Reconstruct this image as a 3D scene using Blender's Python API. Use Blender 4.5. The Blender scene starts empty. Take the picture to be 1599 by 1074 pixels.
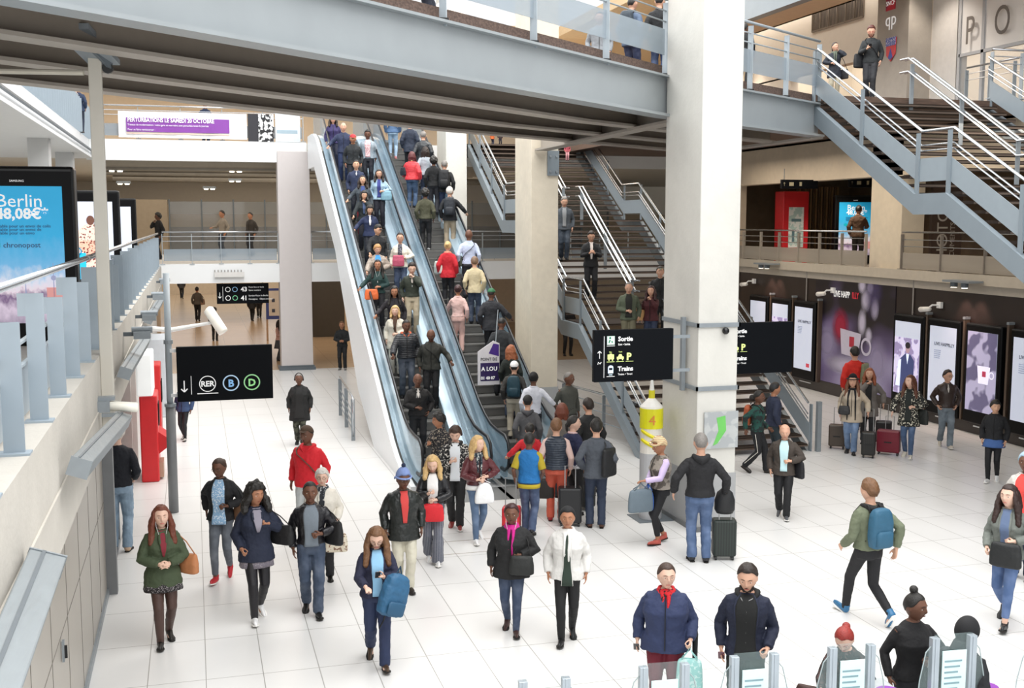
import bpy, bmesh, math, random
from math import sin, cos, tan, pi, radians, sqrt, atan2, degrees
from mathutils import Vector, Matrix, Euler, noise
random.seed(7)
SC = bpy.context.scene
COL = SC.collection
V = Vector
# ------------------------------------------------------------------ camera
FPX, PITCH, YAW, CAMZ = 1750.0, radians(6.2288), radians(15.841), 5.2
cam_d = bpy.data.cameras.new('camera'); cam = bpy.data.objects.new('camera', cam_d); COL.objects.link(cam)
cam.location = (0, 0, CAMZ); cam.rotation_euler = (radians(90) - PITCH, 0, -YAW)
cam_d.sensor_width = 36; cam_d.lens = 36 * FPX / 1599; cam_d.clip_end = 400; cam_d.clip_start = .05
SC.camera = cam
# ------------------------------------------------------------------ light
world = bpy.data.worlds.new('world'); SC.world = world; world.use_nodes = True
bg = world.node_tree.nodes['Background']; bg.inputs[0].default_value = (.95, .975, 1.0, 1); bg.inputs[1].default_value = .92
def area(name, loc, rot, sx, sy, power, color=(1, 1, 1), spread=180):
    l = bpy.data.lights.new(name, 'AREA'); l.shape = 'RECTANGLE'; l.size = sx; l.size_y = sy; l.energy = power; l.color = color; l.spread = radians(spread)
    o = bpy.data.objects.new(name, l); o.location = loc; o.rotation_euler = rot; COL.objects.link(o); return o
def spot(name, loc, power, color=(1, .88, .74), ang=110, rot=(0, 0, 0), rad=.08):
    l = bpy.data.lights.new(name, 'SPOT'); l.energy = power; l.color = color; l.spot_size = radians(ang); l.spot_blend = .6; l.shadow_soft_size = rad
    o = bpy.data.objects.new(name, l); o.location = loc; o.rotation_euler = rot; COL.objects.link(o); return o
area('skylight_light', (6, 17, 17), (0, 0, 0), 16, 38, 7000, (1, .99, .97))
area('under_bridge_light', (4, 21, 6.9), (0, 0, radians(40)), 8, 1.5, 160, (1, .94, .85))
area('stair_fill', (12, 36, 12.6), (0, 0, 0), 8, 6, 500, (1, .92, .82))  # added fill brightening stairs and escalators, not a fixture of the hall
area('hall_light', (0, -12, 9), (radians(62), 0, 0), 20, 8, 1000, (1, .98, .96))
WARM = (1, .87, .72)
area('far_hall_light', (3, 52, 3.0), (0, 0, 0), 14, 16, 420, WARM)
area('mezzanine_light', (4, 52, 7.1), (0, 0, 0), 16, 14, 700, (1, .90, .78))
area('warm_gallery_light', (16.2, 27, 7.2), (0, 0, 0), 3, 16, 330, WARM)
area('gallery_light', (22, 30, 7.0), (0, 0, 0), 4, 14, 260, (1, .84, .66))
area('upper_concourse_light', (21, 33, 12.1), (0, 0, 0), 5, 14, 700, (1, .93, .84))
area('upper_far_light', (4, 52, 12.3), (0, 0, 0), 20, 10, 2200, (1, .88, .74))
SC.view_settings.view_transform = 'Standard'; SC.view_settings.look = 'None'
SC.view_settings.exposure = 0.24; SC.view_settings.gamma = 1; SC.view_settings.use_curve_mapping = False
SC.cycles.max_bounces = 5; SC.cycles.diffuse_bounces = 3; SC.cycles.glossy_bounces = 2; SC.cycles.transmission_bounces = 3
SC.cycles.transparent_max_bounces = 6; SC.cycles.caustics_reflective = False; SC.cycles.caustics_refractive = False
SC.cycles.sample_clamp_indirect = 4
# ------------------------------------------------------------------ inverse projection (photograph pixel -> point on a plane of the place)
def ray(x, y):
    f = V((sin(YAW) * cos(PITCH), cos(YAW) * cos(PITCH), -sin(PITCH))); r = V((cos(YAW), -sin(YAW), 0)); u = r.cross(f)
    return f + r * ((x - 799.5) / FPX) - u * ((y - 537) / FPX)
def atZ(x, y, z=0.): d = ray(x, y); return V((0, 0, CAMZ)) + d * ((z - CAMZ) / d.z)
def atX(x, y, X): d = ray(x, y); return V((0, 0, CAMZ)) + d * (X / d.x)
def atY(x, y, Y): d = ray(x, y); return V((0, 0, CAMZ)) + d * (Y / d.y)
def proj(p):
    f = V((sin(YAW) * cos(PITCH), cos(YAW) * cos(PITCH), -sin(PITCH))); r = V((cos(YAW), -sin(YAW), 0)); u = r.cross(f)
    v = V(p) - V((0, 0, CAMZ)); k = FPX / v.dot(f); return 799.5 + k * v.dot(r), 537 - k * v.dot(u)
# ------------------------------------------------------------------ materials
def lin(h):
    h = h.lstrip('#'); c = [int(h[i:i + 2], 16) / 255 for i in (0, 2, 4)]
    return tuple((x / 12.92 if x <= .04045 else ((x + .055) / 1.055) ** 2.4) for x in c) + (1,)
_M = {}
def mat(hexc, rough=.6, metal=0., var=.10, scale=6., bump=0., kind=None, hex2=None, spec=.5, pscale=1., emit=0., alpha=1., trans=0.):
    key = (hexc, rough, metal, var, scale, bump, kind, hex2, spec, pscale, emit, alpha, trans)
    if key in _M: return _M[key]
    m = bpy.data.materials.new((kind or 'surface') + '_' + hexc.strip('#')); m.use_nodes = True
    nt = m.node_tree; N = nt.nodes; L = nt.links; b = N['Principled BSDF']
    b.inputs['Roughness'].default_value = rough; b.inputs['Metallic'].default_value = metal
    b.inputs['Specular IOR Level'].default_value = spec
    c1 = lin(hexc); tc = N.new('ShaderNodeTexCoord'); src = tc.outputs['Object']
    def mix(fac, a, c):
        n = N.new('ShaderNodeMix'); n.data_type = 'RGBA'
        if hasattr(fac, 'links'): L.new(fac, n.inputs[0])
        else: n.inputs[0].default_value = fac
        for i, q in ((6, a), (7, c)):
            if hasattr(q, 'links'): L.new(q, n.inputs[i])
            else: n.inputs[i].default_value = q
        return n.outputs[2]
    nz = N.new('ShaderNodeTexNoise'); nz.inputs['Scale'].default_value = scale; nz.inputs['Detail'].default_value = 3; L.new(src, nz.inputs['Vector'])
    dark = tuple(x * (1 - var) for x in c1[:3]) + (1,); lite = tuple(min(1, x * (1 + var)) for x in c1[:3]) + (1,)
    colr = mix(nz.outputs[0], dark, lite)
    c2 = lin(hex2) if hex2 else None
    def ramp(v, a, bb):
        r = N.new('ShaderNodeMapRange'); r.inputs[1].default_value = a; r.inputs[2].default_value = bb; L.new(v, r.inputs[0]); return r.outputs[0]
    if kind == 'stripes':
        w = N.new('ShaderNodeTexWave'); w.bands_direction = 'X'; w.inputs['Scale'].default_value = 14 * pscale; L.new(src, w.inputs['Vector'])
        colr = mix(ramp(w.outputs[0], .86, .95), colr, c2)
    elif kind == 'zstripes':
        w = N.new('ShaderNodeTexWave'); w.bands_direction = 'Z'; w.inputs['Scale'].default_value = 8 * pscale; L.new(src, w.inputs['Vector'])
        colr = mix(ramp(w.outputs[0], .75, .85), colr, c2)
    elif kind == 'spots':
        v = N.new('ShaderNodeTexNoise'); v.inputs['Scale'].default_value = 38 * pscale; L.new(src, v.inputs['Vector'])
        colr = mix(ramp(v.outputs[0], .55, .60), colr, c2)
    elif kind == 'camo':
        v = N.new('ShaderNodeTexNoise'); v.inputs['Scale'].default_value = 12 * pscale; L.new(src, v.inputs['Vector'])
        colr = mix(ramp(v.outputs[0], .48, .53), colr, c2)
    elif kind == 'plaid':
        w = N.new('ShaderNodeTexWave'); w.bands_direction = 'X'; w.inputs['Scale'].default_value = 9 * pscale; L.new(src, w.inputs['Vector'])
        w2 = N.new('ShaderNodeTexWave'); w2.bands_direction = 'Z'; w2.inputs['Scale'].default_value = 9 * pscale; L.new(src, w2.inputs['Vector'])
        a = N.new('ShaderNodeMath'); a.operation = 'MAXIMUM'; L.new(w.outputs[0], a.inputs[0]); L.new(w2.outputs[0], a.inputs[1])
        colr = mix(ramp(a.outputs[0], .8, .9), colr, c2)
    elif kind == 'quilt':
        w = N.new('ShaderNodeTexWave'); w.bands_direction = 'Z'; w.inputs['Scale'].default_value = 6 * pscale; L.new(src, w.inputs['Vector'])
        bp = N.new('ShaderNodeBump'); bp.inputs['Strength'].default_value = .35; bp.inputs['Distance'].default_value = .02
        L.new(w.outputs[0], bp.inputs['Height']); L.new(bp.outputs[0], b.inputs['Normal'])
    elif kind == 'denim':
        c1 = tuple(.22 * (c1[0] + c1[1] + c1[2]) / 3 + .72 * x for x in c1[:3]) + (1,); colr = c1
        v = N.new('ShaderNodeTexNoise'); v.inputs['Scale'].default_value = 5; L.new(src, v.inputs['Vector'])
        colr = mix(ramp(v.outputs[0], .45, .75), colr, c2 or tuple(min(1, x * 1.35 + .05) for x in c1[:3]) + (1,))
    elif kind == 'concrete':
        v = N.new('ShaderNodeTexNoise'); v.inputs['Scale'].default_value = 1.1; v.inputs['Detail'].default_value = 8; L.new(src, v.inputs['Vector'])
        colr = mix(ramp(v.outputs[0], .42, .8), colr, tuple(x * .86 for x in c1[:3]) + (1,))
        v2 = N.new('ShaderNodeTexVoronoi'); v2.inputs['Scale'].default_value = 2.2; L.new(src, v2.inputs['Vector'])
        colr = mix(ramp(v2.outputs['Distance'], .03, .015), colr, tuple(x * .6 for x in c1[:3]) + (1,))
    elif kind == 'wood':
        mp = N.new('ShaderNodeMapping'); mp.inputs['Scale'].default_value = (1, 12, 12); L.new(src, mp.inputs['Vector'])
        v = N.new('ShaderNodeTexNoise'); v.inputs['Scale'].default_value = 3; v.inputs['Detail'].default_value = 6; L.new(mp.outputs[0], v.inputs['Vector'])
        colr = mix(ramp(v.outputs[0], .35, .7), colr, c2 or tuple(x * .55 for x in c1[:3]) + (1,))
    elif kind == 'ribs':
        w = N.new('ShaderNodeTexWave'); w.bands_direction = 'X'; w.inputs['Scale'].default_value = 22 * pscale; L.new(src, w.inputs['Vector'])
        colr = mix(w.outputs[0], colr, tuple(x * .45 for x in c1[:3]) + (1,))
    elif kind == 'brushed':
        mp = N.new('ShaderNodeMapping'); mp.inputs['Scale'].default_value = (1, 1, 30); L.new(src, mp.inputs['Vector'])
        v = N.new('ShaderNodeTexNoise'); v.inputs['Scale'].default_value = 4; L.new(mp.outputs[0], v.inputs['Vector'])
        L.new(ramp(v.outputs[0], -1.5, 2.5), b.inputs['Roughness'])
    L.new(colr, b.inputs['Base Color'])
    if bump:
        bp = N.new('ShaderNodeBump'); bp.inputs['Strength'].default_value = bump; bp.inputs['Distance'].default_value = .02
        nb = N.new('ShaderNodeTexNoise'); nb.inputs['Scale'].default_value = scale * 3; nb.inputs['Detail'].default_value = 4; L.new(src, nb.inputs['Vector'])
        L.new(nb.outputs[0], bp.inputs['Height']); L.new(bp.outputs[0], b.inputs['Normal'])
    if emit: L.new(colr, b.inputs['Emission Color']); b.inputs['Emission Strength'].default_value = emit
    if alpha < 1: b.inputs['Alpha'].default_value = alpha
    if trans: b.inputs['Transmission Weight'].default_value = trans
    _M[key] = m; return m
def soft_spot(c, op):
    key = ('soft', c, op)
    if key in _M: return _M[key]
    m = bpy.data.materials.new('soft_spot'); m.use_nodes = True; nt = m.node_tree; N = nt.nodes; L = nt.links; b = N['Principled BSDF']; b.inputs['Base Color'].default_value = lin(c); b.inputs['Roughness'].default_value = .4
    tc = N.new('ShaderNodeTexCoord'); mp = N.new('ShaderNodeMapping'); mp.inputs['Location'].default_value = (-1, 0, -1); mp.inputs['Scale'].default_value = (2, 0, 2); L.new(tc.outputs['Generated'], mp.inputs[0])
    ln = N.new('ShaderNodeVectorMath'); ln.operation = 'LENGTH'; L.new(mp.outputs[0], ln.inputs[0]); r = N.new('ShaderNodeMapRange'); r.inputs[1].default_value = 1; r.inputs[2].default_value = .35; r.inputs[4].default_value = op; L.new(ln.outputs['Value'], r.inputs[0]); L.new(r.outputs[0], b.inputs['Alpha'])
    _M[key] = m; return m
def glass(name, tint, fac, rough=.05):
    """thin clear sheet: mostly see-through, a little tint and gloss"""
    key = ('glass', tint, fac, rough)
    if key in _M: return _M[key]
    m = bpy.data.materials.new(name); m.use_nodes = True; nt = m.node_tree; N = nt.nodes; L = nt.links
    b = N['Principled BSDF']; b.inputs['Base Color'].default_value = lin(tint); b.inputs['Roughness'].default_value = rough
    t = N.new('ShaderNodeBsdfTransparent'); mx = N.new('ShaderNodeMixShader')
    nz = N.new('ShaderNodeTexNoise'); nz.inputs['Scale'].default_value = 1.5
    mr = N.new('ShaderNodeMapRange'); mr.inputs[3].default_value = fac * .8; mr.inputs[4].default_value = min(1, fac * 1.2); L.new(nz.outputs[0], mr.inputs[0])
    L.new(mr.outputs[0], mx.inputs[0]); L.new(t.outputs[0], mx.inputs[1]); L.new(b.outputs[0], mx.inputs[2])
    L.new(mx.outputs[0], N['Material Output'].inputs[0]); _M[key] = m; return m
# ------------------------------------------------------------------ mesh builder
class MB:
    def __init__(s): s.v = []; s.f = []; s.m = []
    def add(s, vs, fs, mi=0):
        o = len(s.v); s.v += [tuple(v) for v in vs]; s.f += [tuple(i + o for i in f) for f in fs]; s.m += [mi] * len(fs); return s
    def box(s, a, b, mi=0):
        x0, y0, z0 = (min(a[i], b[i]) for i in range(3)); x1, y1, z1 = (max(a[i], b[i]) for i in range(3))
        return s.add([(x0, y0, z0), (x1, y0, z0), (x1, y1, z0), (x0, y1, z0), (x0, y0, z1), (x1, y0, z1), (x1, y1, z1), (x0, y1, z1)],
                     [(0, 3, 2, 1), (4, 5, 6, 7), (0, 1, 5, 4), (1, 2, 6, 5), (2, 3, 7, 6), (3, 0, 4, 7)], mi)
    def prism(s, pts, ext, mi=0):
        """closed polygon pts (3D), extruded by vector ext"""
        n = len(pts); P = [V(p) for p in pts]; e = V(ext)
        return s.add([tuple(p) for p in P] + [tuple(p + e) for p in P],
                     [tuple(range(n))[::-1], tuple(range(n, 2 * n))] + [(i, (i + 1) % n, n + (i + 1) % n, n + i) for i in range(n)], mi)
    def beam(s, a, b, w, h, mi=0, up=(0, 0, 1)):
        """rectangular bar from a to b, width w (sideways) height h (along up)"""
        a, b = V(a), V(b); d = (b - a).normalized(); u = V(up); x = d.cross(u)
        if x.length < 1e-4: x = V((1, 0, 0))
        x.normalize(); u = x.cross(d).normalized(); q = [x * (w / 2) * i + u * (h / 2) * j for i, j in ((-1, -1), (1, -1), (1, 1), (-1, 1))]
        return s.add([tuple(a + k) for k in q] + [tuple(b + k) for k in q], [(3, 2, 1, 0), (4, 5, 6, 7), (0, 1, 5, 4), (1, 2, 6, 5), (2, 3, 7, 6), (3, 0, 4, 7)], mi)
    def tube(s, pts, r, n=8, mi=0, cap=True):
        """round or elliptic tube through pts; r is a number, or a list of numbers / (rx, ry)"""
        P = [V(p) for p in pts]; k = len(P)
        R = r if isinstance(r, (list, tuple)) else [r] * k
        vs = []; prev = None
        for i in range(k):
            d = (P[min(i + 1, k - 1)] - P[max(i - 1, 0)])
            d = d.normalized() if d.length > 1e-9 else V((0, 0, 1))
            if prev is None:
                x = d.cross(V((0, 1, 0)))
                if x.length < .2: x = d.cross(V((1, 0, 0)))
            else: x = prev - d * prev.dot(d)
            x.normalize(); prev = x; y = d.cross(x).normalized()
            rx, ry = R[i] if isinstance(R[i], (tuple, list)) else (R[i], R[i])
            for j in range(n):
                t = 2 * pi * j / n; vs.append(tuple(P[i] + x * cos(t) * rx + y * sin(t) * ry))
        fs = [(i * n + j, i * n + (j + 1) % n, (i + 1) * n + (j + 1) % n, (i + 1) * n + j) for i in range(k - 1) for j in range(n)]
        if cap: fs += [tuple(range(n))[::-1], tuple(range((k - 1) * n, k * n))]
        return s.add(vs, fs, mi)
    def rings(s, rings, mi=0, cap=True):
        n = len(rings[0]); vs = [tuple(p) for r in rings for p in r]
        fs = [(i * n + j, i * n + (j + 1) % n, (i + 1) * n + (j + 1) % n, (i + 1) * n + j) for i in range(len(rings) - 1) for j in range(n)]
        if cap: fs += [tuple(range(n))[::-1], tuple(range((len(rings) - 1) * n, len(rings) * n))]
        return s.add(vs, fs, mi)
    def ball(s, c, r, nu=12, nv=8, mi=0, M=None):
        rx, ry, rz = r if isinstance(r, (tuple, list)) else (r, r, r); c = V(c); vs = []
        for i in range(1, nv):
            a = pi * i / nv
            for j in range(nu):
                b = 2 * pi * j / nu; p = V((sin(a) * cos(b) * rx, sin(a) * sin(b) * ry, cos(a) * rz)); vs.append(p)
        vs += [V((0, 0, rz)), V((0, 0, -rz))]
        if M: vs = [M @ p for p in vs]
        vs = [tuple(c + p) for p in vs]; T, B = len(vs) - 2, len(vs) - 1
        fs = [(i * nu + j, (i + 1) * nu + j, (i + 1) * nu + (j + 1) % nu, i * nu + (j + 1) % nu) for i in range(nv - 2) for j in range(nu)]
        fs += [(T, j, (j + 1) % nu) for j in range(nu)] + [(B, (nv - 2) * nu + (j + 1) % nu, (nv - 2) * nu + j) for j in range(nu)]
        return s.add(vs, fs, mi)
    def cyl(s, a, b, r, n=12, mi=0): return s.tube([a, b], r, n, mi)
    def xform(s, fn, start=0):
        for i in range(start, len(s.v)): s.v[i] = tuple(fn(V(s.v[i])))
        return s
    def build(s, name, mats, parent=None, smooth=False, bevel=0):
        me = bpy.data.meshes.new(name); me.from_pydata(s.v, [], s.f)
        for m in (mats if isinstance(mats, (list, tuple)) else [mats]): me.materials.append(m)
        if any(s.m): me.polygons.foreach_set('material_index', s.m)
        if smooth: me.polygons.foreach_set('use_smooth', [True] * len(me.polygons))
        o = bpy.data.objects.new(name, me); COL.objects.link(o)
        if parent is not None: o.parent = parent
        if bevel:
            md = o.modifiers.new('bevel', 'BEVEL'); md.width = bevel; md.segments = 2; md.limit_method = 'ANGLE'
        return o
def fixn(o):
    bm = bmesh.new(); bm.from_mesh(o.data); bmesh.ops.recalc_face_normals(bm, faces=bm.faces); bm.to_mesh(o.data); bm.free(); return o
def tag(o, label=None, cat=None, group=None, kind=None):
    if label: o['label'] = label
    if cat: o['category'] = cat
    if group: o['group'] = group
    if kind: o['kind'] = kind
    return o
def thing(name, label, cat, loc=(0, 0, 0), rz=0, group=None):
    o = bpy.data.objects.new(name, None); o.empty_display_size = .2; COL.objects.link(o); o.location = loc; o.rotation_euler = (0, 0, rz)
    return tag(o, label, cat, group)
def struct(name, mb, m, **k):
    o = mb.build(name, m, **k); o['kind'] = 'structure'; return fixn(o)
_dg = None
def text(s, size, m, parent, loc, rot=(pi / 2, 0, 0), name='lettering', align='LEFT', bold=0., ext=.003, sx=1.):
    c = bpy.data.curves.new('t', 'FONT'); c.body = s; c.size = size; c.align_x = align; c.extrude = ext; c.offset = bold; c.resolution_u = 5 if size > .3 else 2
    t = bpy.data.objects.new('t', c); COL.objects.link(t)
    dg = bpy.context.evaluated_depsgraph_get(); me = bpy.data.meshes.new_from_object(t.evaluated_get(dg))
    bpy.data.objects.remove(t); bpy.data.curves.remove(c)
    me.materials.clear(); me.materials.append(m)
    o = bpy.data.objects.new(name, me); COL.objects.link(o); o.location = loc; o.rotation_euler = rot; o.scale = (sx, 1, 1)
    if parent is not None: o.parent = parent
    return o
def copy_tree(o, parent=None):
    c = o.copy(); COL.objects.link(c); c.parent = parent if parent is not None else o.parent
    for ch in list(o.children): copy_tree(ch, c)
    return c
# ------------------------------------------------------------------ shared materials
WHITE = mat('e9eaea', .5, var=.03, scale=2); CREAM = mat('e3d6c2', .6, kind='concrete'); CONC = mat('b9b7b3', .8, kind='concrete', bump=.2)
CONCW = mat('d4d2cb', .65, var=.05, kind='concrete', bump=.15); GREYP = mat('bdbdbc', .5, var=.04)
STEEL = mat('7c868d', .42, var=.08, scale=3, bump=.05); STEELL = mat('a3acb2', .4, var=.06); STEELD = mat('5f676d', .45, var=.1)
GALV = mat('8f969b', .45, metal=.3, var=.12, scale=12); CHROME = mat('c8ccd0', .22, metal=.9, var=.05)
CONCL = mat('c2bdb4', .75, var=.06, kind='concrete', bump=.2)
WOODD = mat('57443a', .7, kind='wood', hex2='3a2d27'); BLACK = mat('0d0e10', .35, var=.1); BLACKG = mat('08080a', .5, var=.05, spec=.15)
RUBBER = mat('141519', .35, var=.1); SIGNBLK = mat('080b10', .6, var=.05, spec=.12); SIGNW = mat('f2f2f2', .5, var=.01, emit=.25)
FLOORX = None; DUCT = mat('8a8378', .5, var=.2, scale=4)
CP = (.72, 1.45)      # column plan size
# ------------------------------------------------------------------ floor with tile joints (procedural)
def floor_mat(h, jw, jh, jc, rough=.28, warm=None):
    m = bpy.data.materials.new('floor_tiles'); m.use_nodes = True; nt = m.node_tree; N = nt.nodes; L = nt.links; b = N['Principled BSDF']
    tc = N.new('ShaderNodeTexCoord'); br = N.new('ShaderNodeTexBrick'); L.new(tc.outputs['Object'], br.inputs['Vector'])
    br.offset = 0; br.inputs['Scale'].default_value = 1; br.inputs['Mortar Size'].default_value = .006; br.inputs['Mortar Smooth'].default_value = .3
    br.inputs['Brick Width'].default_value = jw; br.inputs['Row Height'].default_value = jh
    c = lin(h); br.inputs['Color1'].default_value = c; br.inputs['Color2'].default_value = tuple(x * .965 for x in c[:3]) + (1,); br.inputs['Mortar'].default_value = lin(jc)
    nz = N.new('ShaderNodeTexNoise'); nz.inputs['Scale'].default_value = .8; nz.inputs['Detail'].default_value = 6; L.new(tc.outputs['Object'], nz.inputs['Vector'])
    mx = N.new('ShaderNodeMix'); mx.data_type = 'RGBA'; mx.blend_type = 'MULTIPLY'; mx.inputs[0].default_value = .12; L.new(br.outputs['Color'], mx.inputs[6]); L.new(nz.outputs[0], mx.inputs[7])
    L.new(mx.outputs[2], b.inputs['Base Color']); b.inputs['Roughness'].default_value = rough; b.inputs['Specular IOR Level'].default_value = .4
    return m
FLOORM = floor_mat('e6e5e3', .64, 1.28, '9f9c97'); FLOORF = floor_mat('c9ad8c', 1.2, .9, 'a08768', .22)
struct('floor', MB().box((-3.2, 2, -.2), (24, 40, 0)), FLOORM)
struct('floor_far', MB().box((-6, 40, -.2), (40, 84, 0)), FLOORF)
# ------------------------------------------------------------------ left side: lower wall, recess, mezzanine edge
WALLP = mat('a29c93', .35, var=.05, scale=3)
w = MB().box((-1.6, 3, 0), (-1.3, 16.25, 2.66))
struct('wall_left', w, WALLP)
for i, y in enumerate((5.2, 6.4, 7.6, 8.8, 10.0, 11.2, 12.4, 13.6, 14.9)): pass
w = MB()
for y in (4.0, 5.25, 6.5, 7.75, 9.0, 10.25, 11.5, 12.75, 14.0, 15.2): w.box((-1.302, y - .007, .1), (-1.296, y + .007, 2.6))
w.box((-1.302, 3, 1.33), (-1.296, 16.2, 1.34)).box((-1.33, 3, 0), (-1.27, 16.2, .09), 1)
struct('trim_1', w, [mat('7d7871', .6), GALV])
t = thing('wall_lock', 'small dark lock handle on the grey service door panel', 'lock', (-1.29, 10.9, 1.2))
MB().box((0, -.03, -.1), (.02, .03, .1)).build('lock_plate', GALV, t); MB().box((.02, -.012, -.07), (.045, .012, .05)).build('handle', BLACK, t)
struct('trim_2', MB().box((-1.6, 16.2, 0), (-1.16, 16.38, 2.66)), mat('77797b', .5, metal=.2))
struct('wall_left_recess', MB().box((-3.2, 16.3, 0), (-3.0, 40, 3.0)).box((-3.2, 16.26, 0), (-1.3, 16.3, 3.0)).box((-3.0, 24.6, 0), (-1.35, 24.75, 3.)).box((-1.5, 24.75, 0), (-1.25, 39.6, 3.)), mat('d3d0cc', .5))
struct('window_1', MB().box((-1.34, 16.4, .05), (-1.32, 18.9, 2.6)), glass('glass', '9fb0b8', .12))
struct('trim_3', MB().box((-1.38, 18.9, 0), (-1.28, 18.98, 2.66)).box((-1.38, 16.4, 0), (-1.28, 18.9, .05)), GALV)
# mezzanine slab and fascia
struct('floor_mezzanine_left', MB().box((-9, 2, 2.95), (-1.32, 40, 3.7)), CONCL)
struct('trim_4', MB().box((-1.32, 2, 2.66), (-1.05, 39.9, 3.7)).box((-1.05, 2, 3.12), (-1.035, 39.9, 3.14)), CONCL)
# cross slab at Y=40 (mezzanine) and behind
struct('floor_mezzanine_back', MB().box((-9, 39.9, 3.15), (3.0, 64, 3.7)).box((3.0, 40.4, 3.15), (40, 64, 3.7)), mat('e4e0da', .55, var=.03))
struct('trim_5', MB().box((-1.3, 39.84, 3.1), (18.4, 39.9, 3.76)), WHITE)
struct('ceiling_mezzanine', MB().box((-9, 40.2, 7.28), (40, 64, 7.85)), mat('cfc6b8', .7))
struct('trim_6', MB().box((-3.3, 39.9, 7.24), (3.9, 40.2, 7.93)).box((7.6, 40.1, 7.2), (18.4, 40.4, 7.93)), WHITE)
struct('wall_back_lower', MB().box((-6, 84, 0), (40, 84.2, 3.2)).box((5.1, 51, 0), (6.55, 51.4, 3.15), 1).box((6.6, 56, 0), (40, 56.2, 3.15)), [mat('d8c4a8', .6), mat('4a453e', .6)])
struct('wall_left_far', MB().box((-1.6, 40.2, 0), (-1.3, 46, 3.1)).box((-6.1, 46, 0), (-6, 84, 3.1)).box((-9, 40, 3.7), (-8.8, 64, 14)), mat('c9b9a2', .6))
struct('wall_back', MB().box((-9, 63, 3.7), (40, 63.2, 7.3)).box((-9, 66, 7.85), (44, 66.2, 15)), mat('f0e6d6', .7, var=.04))
COUNT = mat('5a5148', .5, var=.2)
struct('wall_back_counter', MB().box((-6, 57, 3.7), (20, 57.6, 4.95)).box((-6, 62, 3.7), (30, 62.9, 5.6), 1), [COUNT, mat('b5a184', .6)])
struct('window_2', MB().box((-1, 53, 3.7), (20, 53.02, 6.1)), glass('mezz_glass', '8d9499', .28))
w = MB()
for i in range(16): w.box((-1 + i * 1.4, 52.96, 3.7), (-.94 + i * 1.4, 53.04, 6.2))
struct('trim_12', w, STEELD)
struct('wall_back_niche', MB().box((-9, 55, 3.7), (-1.0, 55.2, 6.0)).box((-3.2, 54, 3.7), (-1.1, 54.9, 6.2)), mat('a3947f', .7))
# upper slab left with fins
struct('ceiling_left', MB().box((-9, 6, 7.28), (-3.2, 40, 7.9)).box((-3.2, 6, 7.28), (-3.1, 40, 7.36)), mat('dfe1e2', .6, var=.04))
struct('trim_7', MB().box((-3.14, 6, 7.50), (-3.06, 40, 7.54)), STEELD)
struct('ceiling_upper', MB().box((-9, 46, 13.0), (34, 66, 13.3)), mat('dcbf98', .7, var=.03))
w = MB()
for x in (-3, 1, 5, 9, 13, 17): w.box((x, 46, 12.4), (x + .5, 66, 13.0))
struct('beam_upper', w, mat('d9bd98', .7))
struct('floor_upper_back', MB().box((3.9, 40.15, 7.3), (24, 64, 7.9)).box((-3.3, 40.15, 7.5), (3.9, 64, 7.9)), mat('c9c4bc', .5))
# ducts and lamps under the mezzanine ceiling
def duct(y, z, r, x0, x1, lab):
    o = MB().cyl((x0, y, z), (x1, y, z), r, 10).build('ceiling_duct', DUCT, smooth=True); tag(o, lab, 'duct')
duct(42.5, 7.12, .09, -3.2, 10, 'front grey service duct running under the upper slab above the mezzanine')
duct(46.5, 7.10, .10, -3.2, 10, 'middle grey service duct running under the slab above the mezzanine')
duct(51, 7.05, .12, -3.2, 14, 'rear wide service duct running under the slab above the mezzanine')
w = MB()
for i in range(9): w.beam((-3.2, 41 + i * 1.1, 7.2), (12, 41 + i * 1.1, 7.2), .05, .16)
struct('beam_mezzanine', w, mat('a49a8a', .6))
LAMPM = mat('fff3dc', .5, emit=6., var=0)
for i, (px, py, Y, lab) in enumerate(((181, 268, 43.5, 'twin ceiling lamp nearest the white post over the mezzanine'), (193, 288, 50, 'twin ceiling lamp further back beside the white post'),
        (327, 296, 52, 'twin ceiling lamp above the man in the pale shirt'), (368, 269, 45, 'twin ceiling lamp near the square pink-grey column'), (367, 284, 50, 'rear twin ceiling lamp near the square pink-grey column'))):
    p = atY(px, py, Y); t = thing('ceiling_lamp', lab, 'lamp', p)
    MB().box((-.28, -.1, .04), (.28, .1, .14)).build('housing', GALV, t)
    for s in (-.14, .14): MB().cyl((s, 0, -.0), (s, 0, .05), .09, 12).build('diffuser', LAMPM, t)
# ------------------------------------------------------------------ columns
def column(name, x, y, z0, z1, m, band=True, cp=CP, kind='structure'):
    o = MB().box((x, y, z0), (x + cp[0], y + cp[1], z1)).build(name, m, bevel=.015); o['kind'] = kind
    if band and z0 == 0:
        b = MB().box((x - .012, y - .012, 0), (x + cp[0] + .012, y + cp[1] + .012, .98)).build('column_band', mat('a5a6a7', .5, var=.06), o)
        MB().box((x - .04, y - .04, 0), (x + cp[0] + .04, y + cp[1] + .04, .08)).build('skirting', mat('6d6f70', .5), o)
    return o
CREAMC = mat('d8cbb5', .6, kind='concrete', bump=.1)
column('column_1', 8.0, 16.9, 0, 13.5, CONCW)
column('column_2', 8.2, 27.15, 0, 13.5, mat('ddd3c0', .6, kind='concrete', bump=.1))
column('column_3', 8.3, 37.4, 0, 13.5, CONCW)
o = column('column_4', 2.88, 39.8, 0, 7.62, mat('cdc6c4', .6, var=.03), band=False, cp=(1.1, .7))
MB().box((2.8, 39.72, 0), (4.06, 40.58, .1)).box((2.84, 39.76, .1), (4.02, 39.8, .16)).build('skirting', STEELD, o)
column('column_5', 18.45, 26.45, 3.75, 7.9, CREAMC); column('column_10', 18.45, 26.45, 7.9, 15, mat('a9a298', .7, kind='concrete', bump=.15))
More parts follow.
